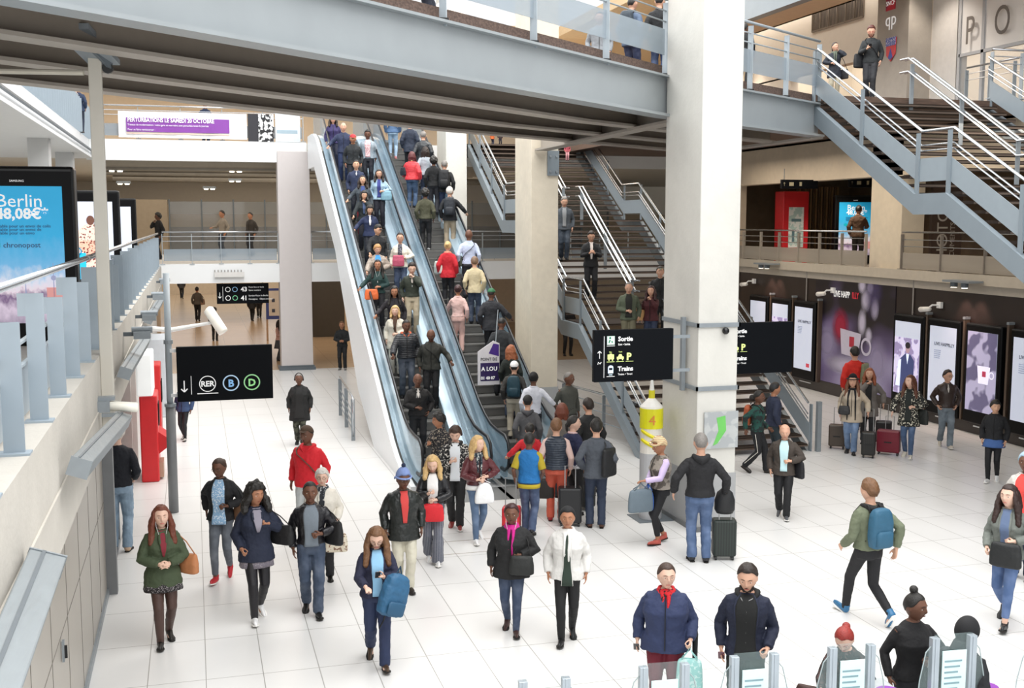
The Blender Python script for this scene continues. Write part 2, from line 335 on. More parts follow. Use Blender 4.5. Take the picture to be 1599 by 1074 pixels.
column('column_6', 18.45, 36.7, 3.75, 15, CREAMC)
column('column_7', -3.9, 22, 3.7, 7.3, GREYP, band=False, cp=(.5, .5)); column('column_8', -3.9, 30.5, 3.7, 7.3, GREYP, band=False, cp=(.5, .5)); column('column_9', -3.9, 36.5, 3.7, 7.3, GREYP, band=False, cp=(.5, .5))
# straps on column 1 that carry the signs
t = thing('sign_bracket', 'grey steel strap bracket clamped round the tall front concrete column', 'bracket', (8.36, 17.6, 2.4))
for z in (0, 1.06):
    w = MB(); g = .03
    w.box((-.36 - g, -.7 - g, z), (.36 + g, -.7, z + .07)).box((-.36 - g, -.7 - g, z), (-.36, .75 + g, z + .07)).box((.36, -.7 - g, z), (.36 + g, .75 + g, z + .07)).box((-.36 - g, .75, z), (.36 + g, .75 + g, z + .07))
    w.build('strap', GALV, t)
MB().box((-.46, -.28, -.05), (-.39, -.2, 1.2)).build('upright', GALV, t)
MB().ball((.1, -.77, 1.0), .06).build('camera_dome', BLACK, t, smooth=True)
# bolt plate on column 2
t = thing('bolt_plate', 'grey bolted steel plate near the top of the middle cream column', 'plate', (8.62, 27.12, 6.35))
MB().box((0, -.02, 0), (.3, .02, .62)).build('plate', STEEL, t)
for a, b in ((.07, .1), (.23, .1), (.07, .48), (.23, .48)): MB().cyl((a, -.05, b), (a, -.02, b), .03, 8).build('bolt', GALV, t)
# ------------------------------------------------------------------ right side: ad wall, gallery slab, upper wall
DARKW = mat('2a211e', .35, var=.3, scale=2)
struct('wall_right', MB().box((18.45, 6, 0), (18.75, 40, 3.7)), DARKW)
struct('baseboard_right', MB().box((18.40, 6, 0), (18.45, 40, .35)), mat('3a3431', .5))
struct('floor_gallery', MB().box((18.42, 6, 3.45), (30, 40, 3.75)), mat('b3ab9f', .6))
struct('trim_8', MB().box((18.32, 6, 3.66), (18.45, 40, 3.92)), mat('bdb4a5', .5))
struct('beam_gallery', MB().box((18.45, 6, 6.45), (18.95, 40, 7.85)), mat('cfc0aa', .6, kind='concrete'))
struct('ceiling_gallery', MB().box((18.9, 6, 6.9), (30, 40, 7.2)), mat('e6cfa8', .7))
struct('wall_gallery', MB().box((24.3, 6, 3.75), (24.5, 31, 6.95)).box((18.8, 38.2, 3.75), (30, 38.4, 6.95)).box((24.3, 31, 3.75), (24.5, 40, 6.95)), mat('6b5a47', .7, var=.3, scale=3))
struct('ceiling_concourse', MB().box((15.0, 36, 12.9), (34, 46, 13.3)), mat('e2c7a0', .7))
struct('floor_upper_right', MB().box((12.9, 21.75, 7.66), (18.45, 40.2, 7.9)).box((18.45, 16, 7.6), (30, 40.2, 7.9)), mat('6b5547', .7, kind='wood', hex2='4a3b33'))
UW = mat('e0d8cb', .6, var=.04)
struct('wall_right_upper', MB().box((19.2, 27.9, 9.95), (19.5, 40, 13.5)).box((19.2, 33.9, 7.9), (19.5, 36.4, 10.0)).box((24.5, 20, 7.9), (24.8, 44, 13.5)).box((18.45, 38.6, 7.9), (24.5, 38.9, 13.5)), UW)
struct('ceiling_right', MB().box((16.6, 18, 12.2), (24.6, 40, 12.5)), mat('e8d3b2', .7))
# inclined blue-grey underside at the very top
struct('beam_roof', MB().box((15.6, 18, 11.0), (15.9, 36, 12.7)), STEEL)
struct('trim_9', MB().box((15.9, 18, 11.0), (17.0, 36, 11.25)).box((16.9, 18, 11.0), (17.0, 36, 12.4)), mat('ead2ae', .7))
struct('wall_upper_panel', MB().box((19.17, 25.4, 7.9), (19.5, 26.45, 13.5)), mat('dad7d2', .5))
# vent grille
va, vb = atX(1269, 50, 19.2), atX(1349, 26, 19.2)
t = thing('ventilation_grille', 'dark ventilation grille high in the cream wall behind the standing man', 'grille', (19.19, vb.y, va.z))
L_ = va.y - vb.y; MB().box((0, 0, 0), (.02, L_, 1.0)).build('backing', mat('3c332d', .7), t)
w = MB()
for i in range(7): w.box((-.03, i * L_ / 6 - .02, 0), (0, i * L_ / 6 + .02, 1.0))
w.box((-.03, 0, -.03), (0, L_, .02)).box((-.03, 0, .98), (0, L_, 1.03)); w.build('frame', mat('6f6356', .5), t)
w = MB()
for i in range(36): w.beam((-.012, i * L_ / 36, .0), (-.012, min(L_, (i + 1.6) * L_ / 36), 1.0), .006, .012)
w.build('mesh', mat('8f8272', .5), t)
# glazing with letters
t = thing('glazed_partition', 'frosted glass partition with a white metal frame and big grey letters P and O', 'partition', (19.2, 25.3, 7.9))
fr = MB(); 
for y in (0, -.9, -3.2, -5.4, -7.6): fr.box((-.04, y - .05, 0), (.04, y + .05, 5.2))
for z in (1.55, 3.4, 5.1): fr.box((-.04, -8, z - .04), (.04, 0, z + .04))
fr.build('frame', mat('b4b6b8', .4), t)
MB().box((-.01, -8, 1.6), (.01, 0, 5.1)).build('pane', glass('frosted', 'f1efec', .8, .3), t)
MB().box((-.01, -8, 0), (.01, 0, 1.55)).build('pane', glass('clear', 'c7c9c8', .25), t)
for ch, px, py in (('P', 1506, 70), ('O', 1551, 56)):
    p = atX(px, py, 19.1) - V((19.2, 25.3, 7.9)); text(ch, 1.0, mat('77716b', .6), t, p, (pi / 2, 0, -pi / 2), sx=.72)
# emblem signs on the upper face of column 5
def col5(px, py): return atX(px, py, 18.43)
p = col5(1383, 18); t = thing('railway_logo_sign', 'square purple and red railway logo sign with white letters on concrete pillar', 'sign', p)
MB().box((0, -.42, 0), (.02, 0, .42)).build('panel', mat('8c1a4a', .4, kind='camo', hex2='c2183c', pscale=.15), t)
text('SNCF', .17, SIGNW, t, (-.01, -.02, .13), (pi / 2, 0, -pi / 2))
p = col5(1382, 42); t = thing('police_logo_sign', 'pale letters P back to back on concrete pillar below the railway sign', 'sign', p)
text('q', .5, SIGNW, t, (-.0, 0, .0), (pi / 2, 0, -pi / 2)); text('p', .5, SIGNW, t, (-.0, -.26, 0.), (pi / 2, 0, -pi / 2))
p = col5(1391, 96); t = thing('city_crest', 'red and blue heraldic shield crest on concrete pillar behind the staircase', 'sign', p)
MB().prism([(0, 0, 0), (0, .2, .18), (0, .22, .62), (0, -.22, .62), (0, -.2, .18)], (-.02, 0, 0)).build('shield', mat('c8323c', .5), t)
MB().prism([(-.02, .22, .42), (-.02, .22, .64), (-.02, -.22, .64), (-.02, -.22, .42)], (-.01, 0, 0)).build('blue_band', mat('3a4fa0', .5, kind='spots', hex2='e8e8f0'), t)
MB().prism([(-.02, .1, .1), (-.02, 0, .34), (-.02, -.1, .1), (-.02, 0, .04)], (-.01, 0, 0)).build('ship', mat('2c3f92', .5), t)
# ------------------------------------------------------------------ railings
def railing(name, label, p0, p1, h=1.1, n=6, panel=None, rails=(.72, .86), m=None, post=(.1, .02), top_r=.025, group=None, base=0.):
    """straight guard rail from p0 to p1 (base line); posts as flat bars, pipe on top, thin rails, lower infill panel"""
    m = m or STEELL; p0, p1 = V(p0), V(p1); t = thing(name, label, 'railing', p0, 0, group); d = p1 - p0; u = d.normalized(); sd = V((u.y, -u.x, 0)).normalized()
    for i in range(n + 1):
        a = d * (i / n); w = MB().beam(a, a + V((0, 0, h - .06)), post[1], post[0], up=sd)
        w.beam(a, a + V((0, 0, .02)), .16, .16, up=sd); w.build('post', m, t)
    MB().cyl((0, 0, h), tuple(d + V((0, 0, h))), top_r, 10).build('handrail', CHROME, t, smooth=True)
    for r in rails: MB().cyl((0, 0, h * r), tuple(d + V((0, 0, h * r))), .012, 6).build('rail', CHROME, t)
    if panel: MB().beam(V((0, 0, (panel[0] + panel[1]) / 2)) + u * .04, d + V((0, 0, (panel[0] + panel[1]) / 2)) - u * .04, .012, panel[1] - panel[0]).build('infill_panel', panel[2], t)
    return t
FROST = glass('frosted', '9ba7b0', .62, .3); FROSTG = glass('grey_frost', 'a79f93', .8, .4)
railing('guard_railing', 'chrome railing with frosted lower panel on the mezzanine left of the pink-grey column', (-1.0, 39.9, 3.75), (2.85, 39.9, 3.75), 1.1, 4, (.12, .52, FROST))
railing('guard_railing', 'short chrome railing between the pink-grey column and the escalators', (4.0, 39.9, 3.75), (6.2, 39.9, 3.75), 1.1, 2, (.12, .52, FROST))
railing('guard_railing', 'railing on the mezzanine between the escalators and the big staircase', (7.6, 39.9, 3.75), (12.8, 39.9, 3.75), 1.1, 4, (.1, .5, FROST))
railing('guard_railing', 'railing on the mezzanine to the right of the big staircase', (13.6, 39.9, 3.75), (18.2, 39.9, 3.75), 1.1, 4, (.1, .5, FROST))
railing('guard_railing', 'upper floor railing that carries the purple banner', (-3.0, 40, 7.95), (3.8, 40, 7.95), 1.1, 5, (.1, .5, FROST))
railing('guard_railing', 'upper floor railing behind the top of the staircase', (13.5, 40.1, 7.95), (18.2, 40.1, 7.95), 1.1, 4)
railing('guard_railing', 'gallery railing along the right hand wall in front of the price poster', (18.4, 36.6, 3.92), (18.4, 28.0, 3.92), 1.0, 7, (.02, .45, FROSTG), m=mat('a59d92', .4), rails=(.62, .8))
railing('guard_railing', 'gallery railing along the right hand wall in front of the vertical lettering', (18.4, 26.3, 3.92), (18.4, 18.0, 3.92), 1.0, 5, (.02, .45, FROSTG), m=mat('857d74', .4), rails=(.62, .8))
railing('guard_railing', 'back railing of the staircase deck in front of the lettered glazing', (17.4, 21.8, 7.95), (19.0, 21.8, 7.95), 1.1, 2)
railing('guard_railing', 'railing on the upper deck beside the glazing with big letters', (18.9, 24.6, 7.95), (18.9, 22.0, 7.95), 1.1, 3)
# low railing beside the escalator foot, left of it
t = thing('barrier_rail', 'short low barrier of grey pipes beside the white escalator cladding', 'railing', (3.55, 26.4, 0))
a, b = V((0, 0, 0)), V((.15, 3.6, 0))
for p in (a, (a + b) / 2, b): MB().beam(p, p + V((0, 0, 1.0)), .03, .09, up=(1, 0, 0)).build('post', GALV, t)
MB().tube([a + V((0, 0, .1)), a + V((0, -.05, 1.0)), a + V((0, .05, 1.05)), b + V((0, 0, 1.05))], .025, 8).build('handrail', CHROME, t, smooth=True)
for z in (.25, .4, .55, .7): MB().cyl(a + V((0, 0, z)), b + V((0, 0, z)), .014, 6).build('rail', GALV, t)
# L-shaped railing under the staircase right of column 2
t = thing('barrier_rail', 'grey metal barrier behind the man in the dark shirt under the big staircase', 'railing', (8.95, 26.5, 0))
pts = [V((.1, 2.5, 0)), V((0, 0, 0)), V((1.45, -3.0, 0))]; pts = [V((.2, 1.8, 0)), V((.25, 0, 0)), V((1.0, -4.0, 0))]
for i in range(6):
    q = pts[0].lerp(pts[1], i / 2) if i < 3 else pts[1].lerp(pts[2], (i - 2) / 3)
    MB().beam(q, q + V((0, 0, 1.02)), .03, .08, up=(1, 0, 0)).build('post', GALV, t)
MB().tube([p + V((0, 0, 1.05)) for p in pts], .03, 8).build('handrail', CHROME, t)
for z in (.35, .6, .8): MB().tube([p + V((0, 0, z)) for p in pts], .013, 6).build('rail', GALV, t)
# ------------------------------------------------------------------ escalators
SL, Y0e = .533, 22.5; TOPY = Y0e + 7.9 / SL
def esc_z(y): return 0 if y < Y0e else min(7.9, (y - Y0e) * SL)
def path(off, h, y_a=20.95):
    """points (y, z) of the step line raised by h with soft bends"""
    P = [(y_a, h), (Y0e - .9, h), (Y0e - .35, h + .03), (Y0e + .15, h + .16), (Y0e + .7, h + .7 * SL), (TOPY - .7, h + 7.9 - .7 * SL), (TOPY - .15, h + 7.74), (TOPY + .4, h + 7.87), (TOPY + .9, h + 7.9), (TOPY + 2.2, h + 7.9)]
    return [(y + 0, z) for y, z in P]
ESCW = mat('eef0f1', .35, var=.03); BAL = mat('8fb0c8', .2, metal=.35, var=.1); BALG = glass('balustrade_glass', '9dbdcf', .55, .05)
DECKM = mat('b9ccd8', .25, metal=.4, var=.06); STEPM = mat('7b7a77', .5, metal=.2, kind='ribs'); RISER = mat('8b8984', .5, metal=.2, kind='ribs')
def escalator(x0, label, left_clad, right_clad):
    t = thing('escalator', label, 'escalator', (x0 + .9, 21, 0), 0, 'twin escalators'); ox, oy = x0 + .9, 21
    hl, hr = x0 + .22, x0 + 1.58; sl, sr = x0 + .42, x0 + 1.38
    def loc(p): return (p[0] - ox, p[1] - oy, p[2])
    for hx, sx in ((hl, sl), (hr, sr)):
        hp = path(0, .98)
        # handrail with newel curl
        c = [(hx, 21.35, .28), (hx, 21.05, .30), (hx, 20.84, .42), (hx, 20.78, .66), (hx, 20.86, .88), (hx, 21.1, .98)] + [(hx, y, z) for y, z in hp[1:]]
        MB().tube([loc(p) for p in c], [(.045, .03)] * len(c), 8).build('handrail', RUBBER, t, smooth=True)
        # glass balustrade
        top = [(hx, y, z - .03) for y, z in [(20.92, .9), (21.1, .98)] + hp[1:]]; bot = [(hx, y, z) for y, z in path(0, .14)]
        ring = [(hx, 20.86, .45)] + top + bot[::-1]
        fixn(MB().prism([(p[0] - .008 - ox, p[1] - oy, p[2]) for p in ring], (.016, 0, 0)).build('balustrade', BALG, t))
        # light inner decking strip between glass and steps
        w = MB(); P = path(0, .16); s = 1 if sx > hx else -1
        for (ya, za), (yb, zb) in zip(P, P[1:]):
            w.add([loc((hx - s * .06, ya, za)), loc((sx, ya, za - .04)), loc((sx, yb, zb - .04)), loc((hx - s * .06, yb, zb))], [(0, 1, 2, 3)])
            w.add([loc((sx, ya, za - .04)), loc((sx, ya, za - .3)), loc((sx, yb, zb - .3)), loc((sx, yb, zb - .04))], [(0, 1, 2, 3)])
        o = w.build('skirt_panel', DECKM, t); md = o.modifiers.new('s', 'SOLIDIFY'); md.thickness = .012
    # steps
    n = int(7.9 / .2); run = .2 / SL
    st = MB().box((sl - ox, -run, -.19), (sr - ox, .0, 0)).box((sl - ox, -run - .012, -.03), (sr - ox, -run, 0), 1)
    first = None
    for k in range(n + 1):
        y = Y0e + k * run + run / 2; z = k * .2
        if first is None: first = st.build('step', [STEPM, RISER], t); o = first
        else: o = first.copy(); COL.objects.link(o); o.parent = t
        o.location = (0, y + run / 2 - oy, z)
    MB().box((sl - ox, 20.9 - oy, -.05), (sr - ox, Y0e - oy, .015)).build('comb_plate', mat('8d8f90', .35, metal=.5, kind='ribs'), t)
    MB().box((x0 - ox, 19.9 - oy, -.02), (x0 + 1.8 - ox, 20.9 - oy, .006)).build('floor_plate', mat('9c9c9b', .4, metal=.4, kind='ribs'), t)
    MB().box((sl - ox, TOPY + .2 - oy, 7.8), (sr - ox, TOPY + 2.5 - oy, 7.9)).build('top_plate', GALV, t)
    # truss underside
    def side(x, th, topoff):
        tp = [(20.9, .12)] + path(0, topoff)[1:]; 
        ring = [(x, y, z) for y, z in tp] + [(x, TOPY + 2.2, 7.0), (x, TOPY + .3, 7.0), (x, 32.25, 4.4), (x, 27.96, 1.0), (x, 25.5, 0), (x, 20.9, 0)]
        return fixn(MB().prism([loc(p) for p in ring], (th, 0, 0)).build('side_cladding', ESCW, t))
    if left_clad: side(x0, .1, .2)
    if right_clad: side(x0 + 1.68, .1, .2)
    w = MB(); P = [(25.5, -.0), (27.96, .95), (32.25, 4.35), (TOPY + .3, 6.95), (TOPY + 2.2, 6.95)]
    ring = [(x0 + .1, y, z) for y, z in P] + [(x0 + .1, TOPY + 2.2, 7.5), (x0 + .1, TOPY + .3, 7.5), (x0 + .1, Y0e + .6, .0)]
    fixn(MB().prism([loc(p) for p in ring], (1.58, 0, 0)).build('truss_cover', mat('d5d5d2', .5), t))
    return t
escalator(3.9, 'left escalator of the pair, its people facing the hall', True, False)
escalator(5.62, 'right escalator of the pair, its riders seen from behind', False, True)
w = MB(); P = path(0, .88, 21.0)
for (ya, za), (yb, zb) in zip(P, P[1:]): w.beam((5.66, ya, za - .68), (5.66, yb, zb - .68), .12, .1)
struct('trim_10', w, DECKM)
# ------------------------------------------------------------------ staircases
TREAD = mat('33271f', .7, kind='wood', hex2='1f1813', spec=.2); NOSE = mat('5e5046', .6)
def staircase(label, x0, x1, nodes, centre=None, deck=None, m=STEEL, zeps=.0):
    """nodes: (y, z) from one end to the other; flights between different z, landings between equal z"""
    if nodes[0][1] > nodes[-1][1]: nodes = nodes[::-1]
    t = thing('staircase', label, 'staircase', (x0, nodes[0][0], nodes[0][1])); oy, oz = nodes[0]
    q = lambda x, y, z: (x - x0, y - oy, z - oz)
    for x, s in ((x0, -1), (x1, 1)):
        up = [(y, z - .02) for y, z in nodes]; dn = [(y, z - .40) for y, z in nodes]
        if oz == 0: dn[0] = (nodes[0][0] + .5, -.0); dn = [(nodes[0][0] + .02, 0)] + dn
        fixn(MB().prism([q(x, y, z) for y, z in up + dn[::-1]], (s * .12, 0, 0)).build('stringer', m, t))
        lo = [(y, z + .20) for y, z in nodes]; hi = [(y, z + .62) for y, z in nodes]
        fixn(MB().prism([q(x + s * .03, y, z) for y, z in lo + hi[::-1]], (s * .015, 0, 0)).build('guard_plate', mat('8b959c', .4, var=.06), t))
        post_line(t, q, x + s * .06, nodes)
        for k, (h, r, mm) in enumerate(((1.12, .028, CHROME), (.86, .016, CHROME), (.76, .016, CHROME))):
            MB().tube([q(x - s * .02, y, z + h) for y, z in nodes], r, 8).build('handrail' if k == 0 else 'rail', mm, t, smooth=False)
    # treads
    tw = x1 - x0; first = None
    for (ya, za), (yb, zb) in zip(nodes, nodes[1:]):
        if abs(zb - za) < .01:
            MB().box(q(x0, ya, za - .06), q(x1, yb, za)).build('landing', TREAD, t)
        else:
            k = max(1, round((zb - za) / .165)); run = (yb - ya) / k; rise = (zb - za) / k
            tr = MB().box((0, 0, -.055), (tw, run + .03, 0)).box((0, -.004, -.055), (tw, .0, -.02), 1)
            first = tr.build('tread', [TREAD, NOSE], t); first.location = q(x0, ya, za + rise)
            for i in range(1, k):
                o = first.copy(); COL.objects.link(o); o.parent = t; o.location = q(x0, ya + i * run, za + (i + 1) * rise)
    if centre:
        for cx in centre:
            for h, r in ((1.0, .024), (.72, .024)):
                for (ya, za), (yb, zb) in zip(nodes, nodes[1:]):
                    if abs(zb - za) > .01:
                        for dx in (-.06, .06): MB().tube([q(cx + dx, ya - .2, za + h), q(cx + dx, ya + .1, za + h), q(cx + dx, yb - .1, zb + h), q(cx + dx, yb + .2, zb + h)], r, 8).build('centre_handrail', CHROME, t)
            for (ya, za), (yb, zb) in zip(nodes, nodes[1:]):
                if abs(zb - za) > .01:
                    for f in (.04, .5, .96):
                        y, z = ya + (yb - ya) * f, za + (zb - za) * f; MB().beam(q(cx, y, z - .1), q(cx, y, z + .95), .09, .03, up=(0, 1, 0)).build('centre_post', GALV, t)
    return t
def post_line(t, q, x, nodes):
    for (ya, za), (yb, zb) in zip(nodes, nodes[1:]):
        n = max(1, round((yb - ya) / 1.5))
        for i in range(n + (1 if (yb, zb) == nodes[-1] else 0)):
            f = i / n; y, z = ya + (yb - ya) * f, za + (zb - za) * f
            MB().beam(q(x, y, z - .1), q(x, y, z + 1.08), .1, .03, up=(1, 0, 0)).build('post', STEEL, t)
staircase('wide open staircase with dark treads behind the tall columns, rising from the hall floor', 9.45, 13.35, [(22.35, 0), (26.75, 2.63), (28.1, 2.63), (32.6, 5.26), (34.0, 5.26), (38.6, 7.9)], centre=(11.4,))
staircase('upper steel staircase at top right going down from the footbridge deck', 12.95, 17.3, [(21.75, 7.74), (18.05, 5.73), (17.15, 5.73), (13.4, 3.7), (12.4, 3.7), (5.6, 0)], centre=(15.2,))
MB().box((-.0, 0, 0), (.1, .1, 1.15)).build('end_post', GALV).location = (13.5, 22.2, 0)
tag(bpy.data.objects['end_post'], 'brushed steel end post at the foot of the wide staircase', 'post')
struct('trim_11', MB().box((9.3, 38.6, 7.5), (13.5, 40.2, 7.9)), TREAD)
# ------------------------------------------------------------------ footbridge
A, B, Cc = V((-6.6, 5.88, 0)), V((8.0, 18.42, 0)), V((13.0, 21.75, 0))
dv = (B - A).normalized(); nv = V((-dv.y, dv.x, 0))
t = thing('footbridge', 'long grey steel footbridge crossing over the hall above the escalators', 'bridge', (0, 0, 7)); 
UND = mat('a49c92', .5, var=.08, scale=3); WEB = mat('949a9d', .4, var=.10, scale=1.5, bump=.03)
def girder(off, ext0, ext1, m, last):
    P = [A + nv * off, B + nv * off]
    d2 = (Cc - B).normalized(); n2 = V((-d2.y, d2.x, 0)); P.append(Cc + n2 * off + d2 * ext1)
    w = MB()
    for a, b in zip(P, P[1:]):
        w.beam(a + V((0, 0, .36)), b + V((0, 0, .36)), .03, .70)
        w.beam(a + V((0, 0, .03)), b + V((0, 0, .03)), .34, .045, 1); w.beam(a + V((0, 0, .70)), b + V((0, 0, .70)), .26, .035, 1)
    return w.build('girder', [m, UND if off else WEB], t)
girder(0, 0, 0, WEB, 0)
for off in (1.65, 3.3, 4.95): girder(off, 0, off * .6, mat('8d8377', .45, var=.08), 1)  # inner girders browner: shade and warm bounce put into their colour
n2 = V((-(Cc - B).normalized().y, (Cc - B).normalized().x, 0))
dk = MB().prism([A + nv * .12 + V((0, 0, .72)), B + nv * .12 + V((0, 0, .72)), Cc + n2 * .12 + V((0, 0, .72)), Cc + n2 * 4.9 + (Cc - B).normalized() * 3 + V((0, 0, .72)), B + nv * 4.9 + V((0, 0, .72)), A + nv * 4.9 + V((0, 0, .72))], (0, 0, .2))
fixn(dk.build('deck', mat('6e5a50', .7, kind='wood', hex2='4b3b34'), t))
def brail(a, b, n, name='bridge_railing', skip0=False):
    d = b - a; u = d.normalized(); sd = V((u.y, -u.x, 0))
    for i in range(1 if skip0 else 0, n + 1):
        p = a + d * (i / n); MB().beam(p + V((0, 0, .66)), p + V((0, 0, 1.96)), .02, .11, up=sd).box((p.x - .06, p.y - .06, .72), (p.x + .06, p.y + .06, .76), 1).build('post', [STEELL, BLACK], t)
    for z, r in ((2.02, .028), (1.82, .014), (1.64, .014)): MB().cyl(a + V((0, 0, z)), b + V((0, 0, z)), r, 8).build('handrail' if r > .02 else 'rail', STEELL, t, smooth=True)
    MB().beam(a + V((0, 0, 1.29)) + u * .05, b + V((0, 0, 1.29)) - u * .05, .01, .44).build('infill_panel', FROST, t)
brail(A, B, 9); brail(B, Cc, 4, skip0=True); brail(A + nv * 4.9, B + nv * 4.9, 9)
MB().beam((8.36, 18.4, -.02), (8.45, 27.1, -.02), .34, .05).beam((8.36, 18.4, .3), (8.45, 27.1, .3), .03, .6).build('cross_beam', UND, t)
MB().beam((13.0, 21.75, .0), (13.0, 27, 0.), .3, .05).build('cross_beam', UND, t)
# bridge carried by a bracket on the white post at left
t = thing('bridge_post', 'slim white post standing on the left ledge and reaching up to the footbridge', 'post', (-.98, 13.4, 3.0))
MB().box((-.07, -.05, -.2), (.07, .05, 4.0)).build('shaft', mat('c2bdb2', .5, var=.04), t, bevel=.01)
MB().box((-.12, -.1, -.0), (.12, .1, .04)).build('base_plate', GALV, t)
h = thing('flood_light', 'grey flood light bracket hanging under the footbridge on top of the white post', 'lamp', (-1.0, 13.35, 6.95))
MB().prism([(-.35, -.5, .25), (.02, -.6, .25), (.28, .1, -.02), (-.05, .15, -.02)], (0, 0, .06)).build('housing', GALV, h)
MB().beam((-.25, -.5, .45), (.2, .1, .02), .04, .2).build('bracket', STEELD, h); MB().cyl((.15, .05, -.06), (.15, .12, -.06), .06).build('hinge', BLACK, h)
MB().tube([(-3.6, 1.1, -.05), (-.1, .05, -.12)], .03, 8).ball((-1.2, .38, -.08), .06).ball((-2.1, .65, -.07), .06).ball((-2.9, .9, -.06), .06).build('conduit', mat('cfc9ba', .5), h)
# ------------------------------------------------------------------ fins of the left mezzanine railing
t = thing('fin_railing', 'left mezzanine railing of pale blue flat fins under a chrome handrail', 'railing', (-1.15, 4.0, 3.7))
FIN = mat('9ca8b1', .4, var=.06)
ys = [7.75 - 1.22 * 2, 7.75 - 1.22]; y = 7.75
while y < 39.4: ys.append(y); y += 1.25
for i, y in enumerate(ys):
    w = MB().beam((0, y - 4, .01), (0, y - 4, .97 if i % 2 else .86), .13, .015, up=(0, 1, 0)).box((-.1, y - 4.07, 0), (.1, y - 3.93, .015))
    w.box((-.12, y - 4.006, .80 if i % 2 else .72), (-.0, y - 3.994, .97 if i % 2 else .86)); w.build('fin', FIN, t)
MB().tube([(.02, 0, 1.1), (.02, 35.6, 1.1)], .03, 10).build('handrail', CHROME, t, smooth=True)
for z in (.62, .45): MB().cyl((-.09, 0, z), (-.09, 35.6, z), .02, 6).build('rail', STEELL, t)
MB().box((-.12, 0, .05), (-.105, 8.2, .42)).build('infill_panel', FIN, t)
MB().box((-.08, 14, .05), (-.065, 35.6, .92)).build('infill_panel', glass('frosted', '98a6b4', .7, .3), t)
t = thing('fin_railing', 'upper left railing of pale fins on the white upper slab', 'railing', (-3.2, 8.0, 7.9))
for i in range(62): MB().beam((0, i * .52, 0), (0, i * .52, 1.0), .2, .012, up=(0, 1, 0)).build('fin', FIN, t)
MB().cyl((0, 0, 1.08), (0, 32, 1.08), .03, 8).build('handrail', CHROME, t)
for z in (.25, .5, .75): MB().cyl((-.05, 0, z), (-.05, 32, z), .012, 6).build('rail', STEELL, t)
# ------------------------------------------------------------------ fixtures under the left ledge
def trough(a, b, w_, lab):
    a, b = V(a), V(b); t = thing('light_trough', lab, 'lamp', a); d = b - a
    MB().beam(V((0, 0, 0)), d, w_, .14, up=(.35, 0, 1)).build('housing', mat('8e9599', .35, metal=.5, kind='brushed'), t, bevel=.01)
    MB().beam(V((0, 0, .075)), d + V((0, 0, .075)), w_ * .1, .02, up=(.35, 0, 1)).build('seam', STEELD, t)
    MB().beam(-d.normalized() * .02, d * 0, w_ * 1.03, .15, up=(.35, 0, 1)).build('end_cap', GALV, t)
    return t
trough((-.93, 7.2, 3.12), (-.93, 4.6, 3.05), .22, 'nearest long aluminium light trough on the left ledge at the picture edge')
trough((-.90, 9.15, 3.30), (-.80, 13.0, 3.02), .16, 'long aluminium light trough hanging from the ledge above the door lock')
trough((-.92, 15.6, 3.2), (-.88, 21.2, 3.06), .16, 'aluminium light trough beyond the white post, behind the cylinder camera')
trough((-.92, 24, 3.2), (-.88, 31, 3.1), .16, 'farther aluminium light trough along the ledge before the mezzanine corner')
for (px, py, Y, lab) in ((187, 633, 12.9, 'white cylinder camera on the ledge end of the light trough'), (222, 521, 17.8, 'grey bracket box on the ledge in front of the red machine'), (233, 494, 21.5, 'second bracket box along the ledge above the sign pole'),
                         (247, 463, 27, 'third bracket box further along the ledge'), (257, 440, 34, 'last bracket box on the ledge near the mezzanine corner')):
    p = atY(px, py, Y); cyl = 'cylinder' in lab
    t = thing('wall_camera' if cyl else 'junction_box', lab, 'camera' if cyl else 'box', p)
    if cyl: MB().tube([(-.12, 0, 0), (-.1, 0, 0), (.17, .02, -.03), (.19, .02, -.03)], [.03, .055, .055, .04], 12).build('barrel', mat('efece0', .4), t, smooth=True); MB().box((-.35, -.08, -.06), (-.1, .12, .06)).box((-.42, -.02, .06), (-.05, .1, .1)).build('bracket', GALV, t)
    else: MB().box((-.12, -.12, -.07), (.12, .12, .04)).cyl((-.15, 0, .06), (.15, 0, .06), .05).build('housing', GALV, t); MB().box((-.3, -.03, -.03), (-.1, .03, .03)).build('bracket', STEELD, t)
# ------------------------------------------------------------------ hanging signs
def lit(h, e=.9): return mat(h, .4, emit=e, var=.02)
MINT = lit('bfe6cf', .5); LIME = lit('cfe08a', .4); BLUEW = lit('cfe3f5', .4)
def arrow(w, x, z, s, d='down', mi=0, y=-.005):
    k = -1 if d == 'down' else 1
    w.beam((x, y, z - s), (x, y, z + s), .006, .02 * s / .1, mi, up=(1, 0, 0)) if False else w.box((x - s * .09, y - .003, z - s), (x + s * .09, y, z + s), mi)
    for i in (-1, 1): w.beam((x, y, z + k * s), (x + i * s * .55, y, z + k * s * .45), .005, s * .2, mi)
def ring(w, x, z, r, th, mi=0, y=-.006, n=32):
    vs = []; fs = []
    for j in range(n):
        a = 2 * pi * j / n; vs += [(x + r * cos(a), y, z + r * sin(a)), (x + (r - th) * cos(a), y, z + (r - th) * sin(a))]
    for j in range(n): a, b = 2 * j, 2 * ((j + 1) % n); fs.append((a, b, b + 1, a + 1))
    w.add(vs, fs, mi)
def disc(w, x, z, r, mi=0, y=-.005, n=24, rx=None):
    w.add([(x + (rx or r) * cos(2 * pi * j / n), y, z + r * sin(2 * pi * j / n)) for j in range(n)], [tuple(range(n))], mi)
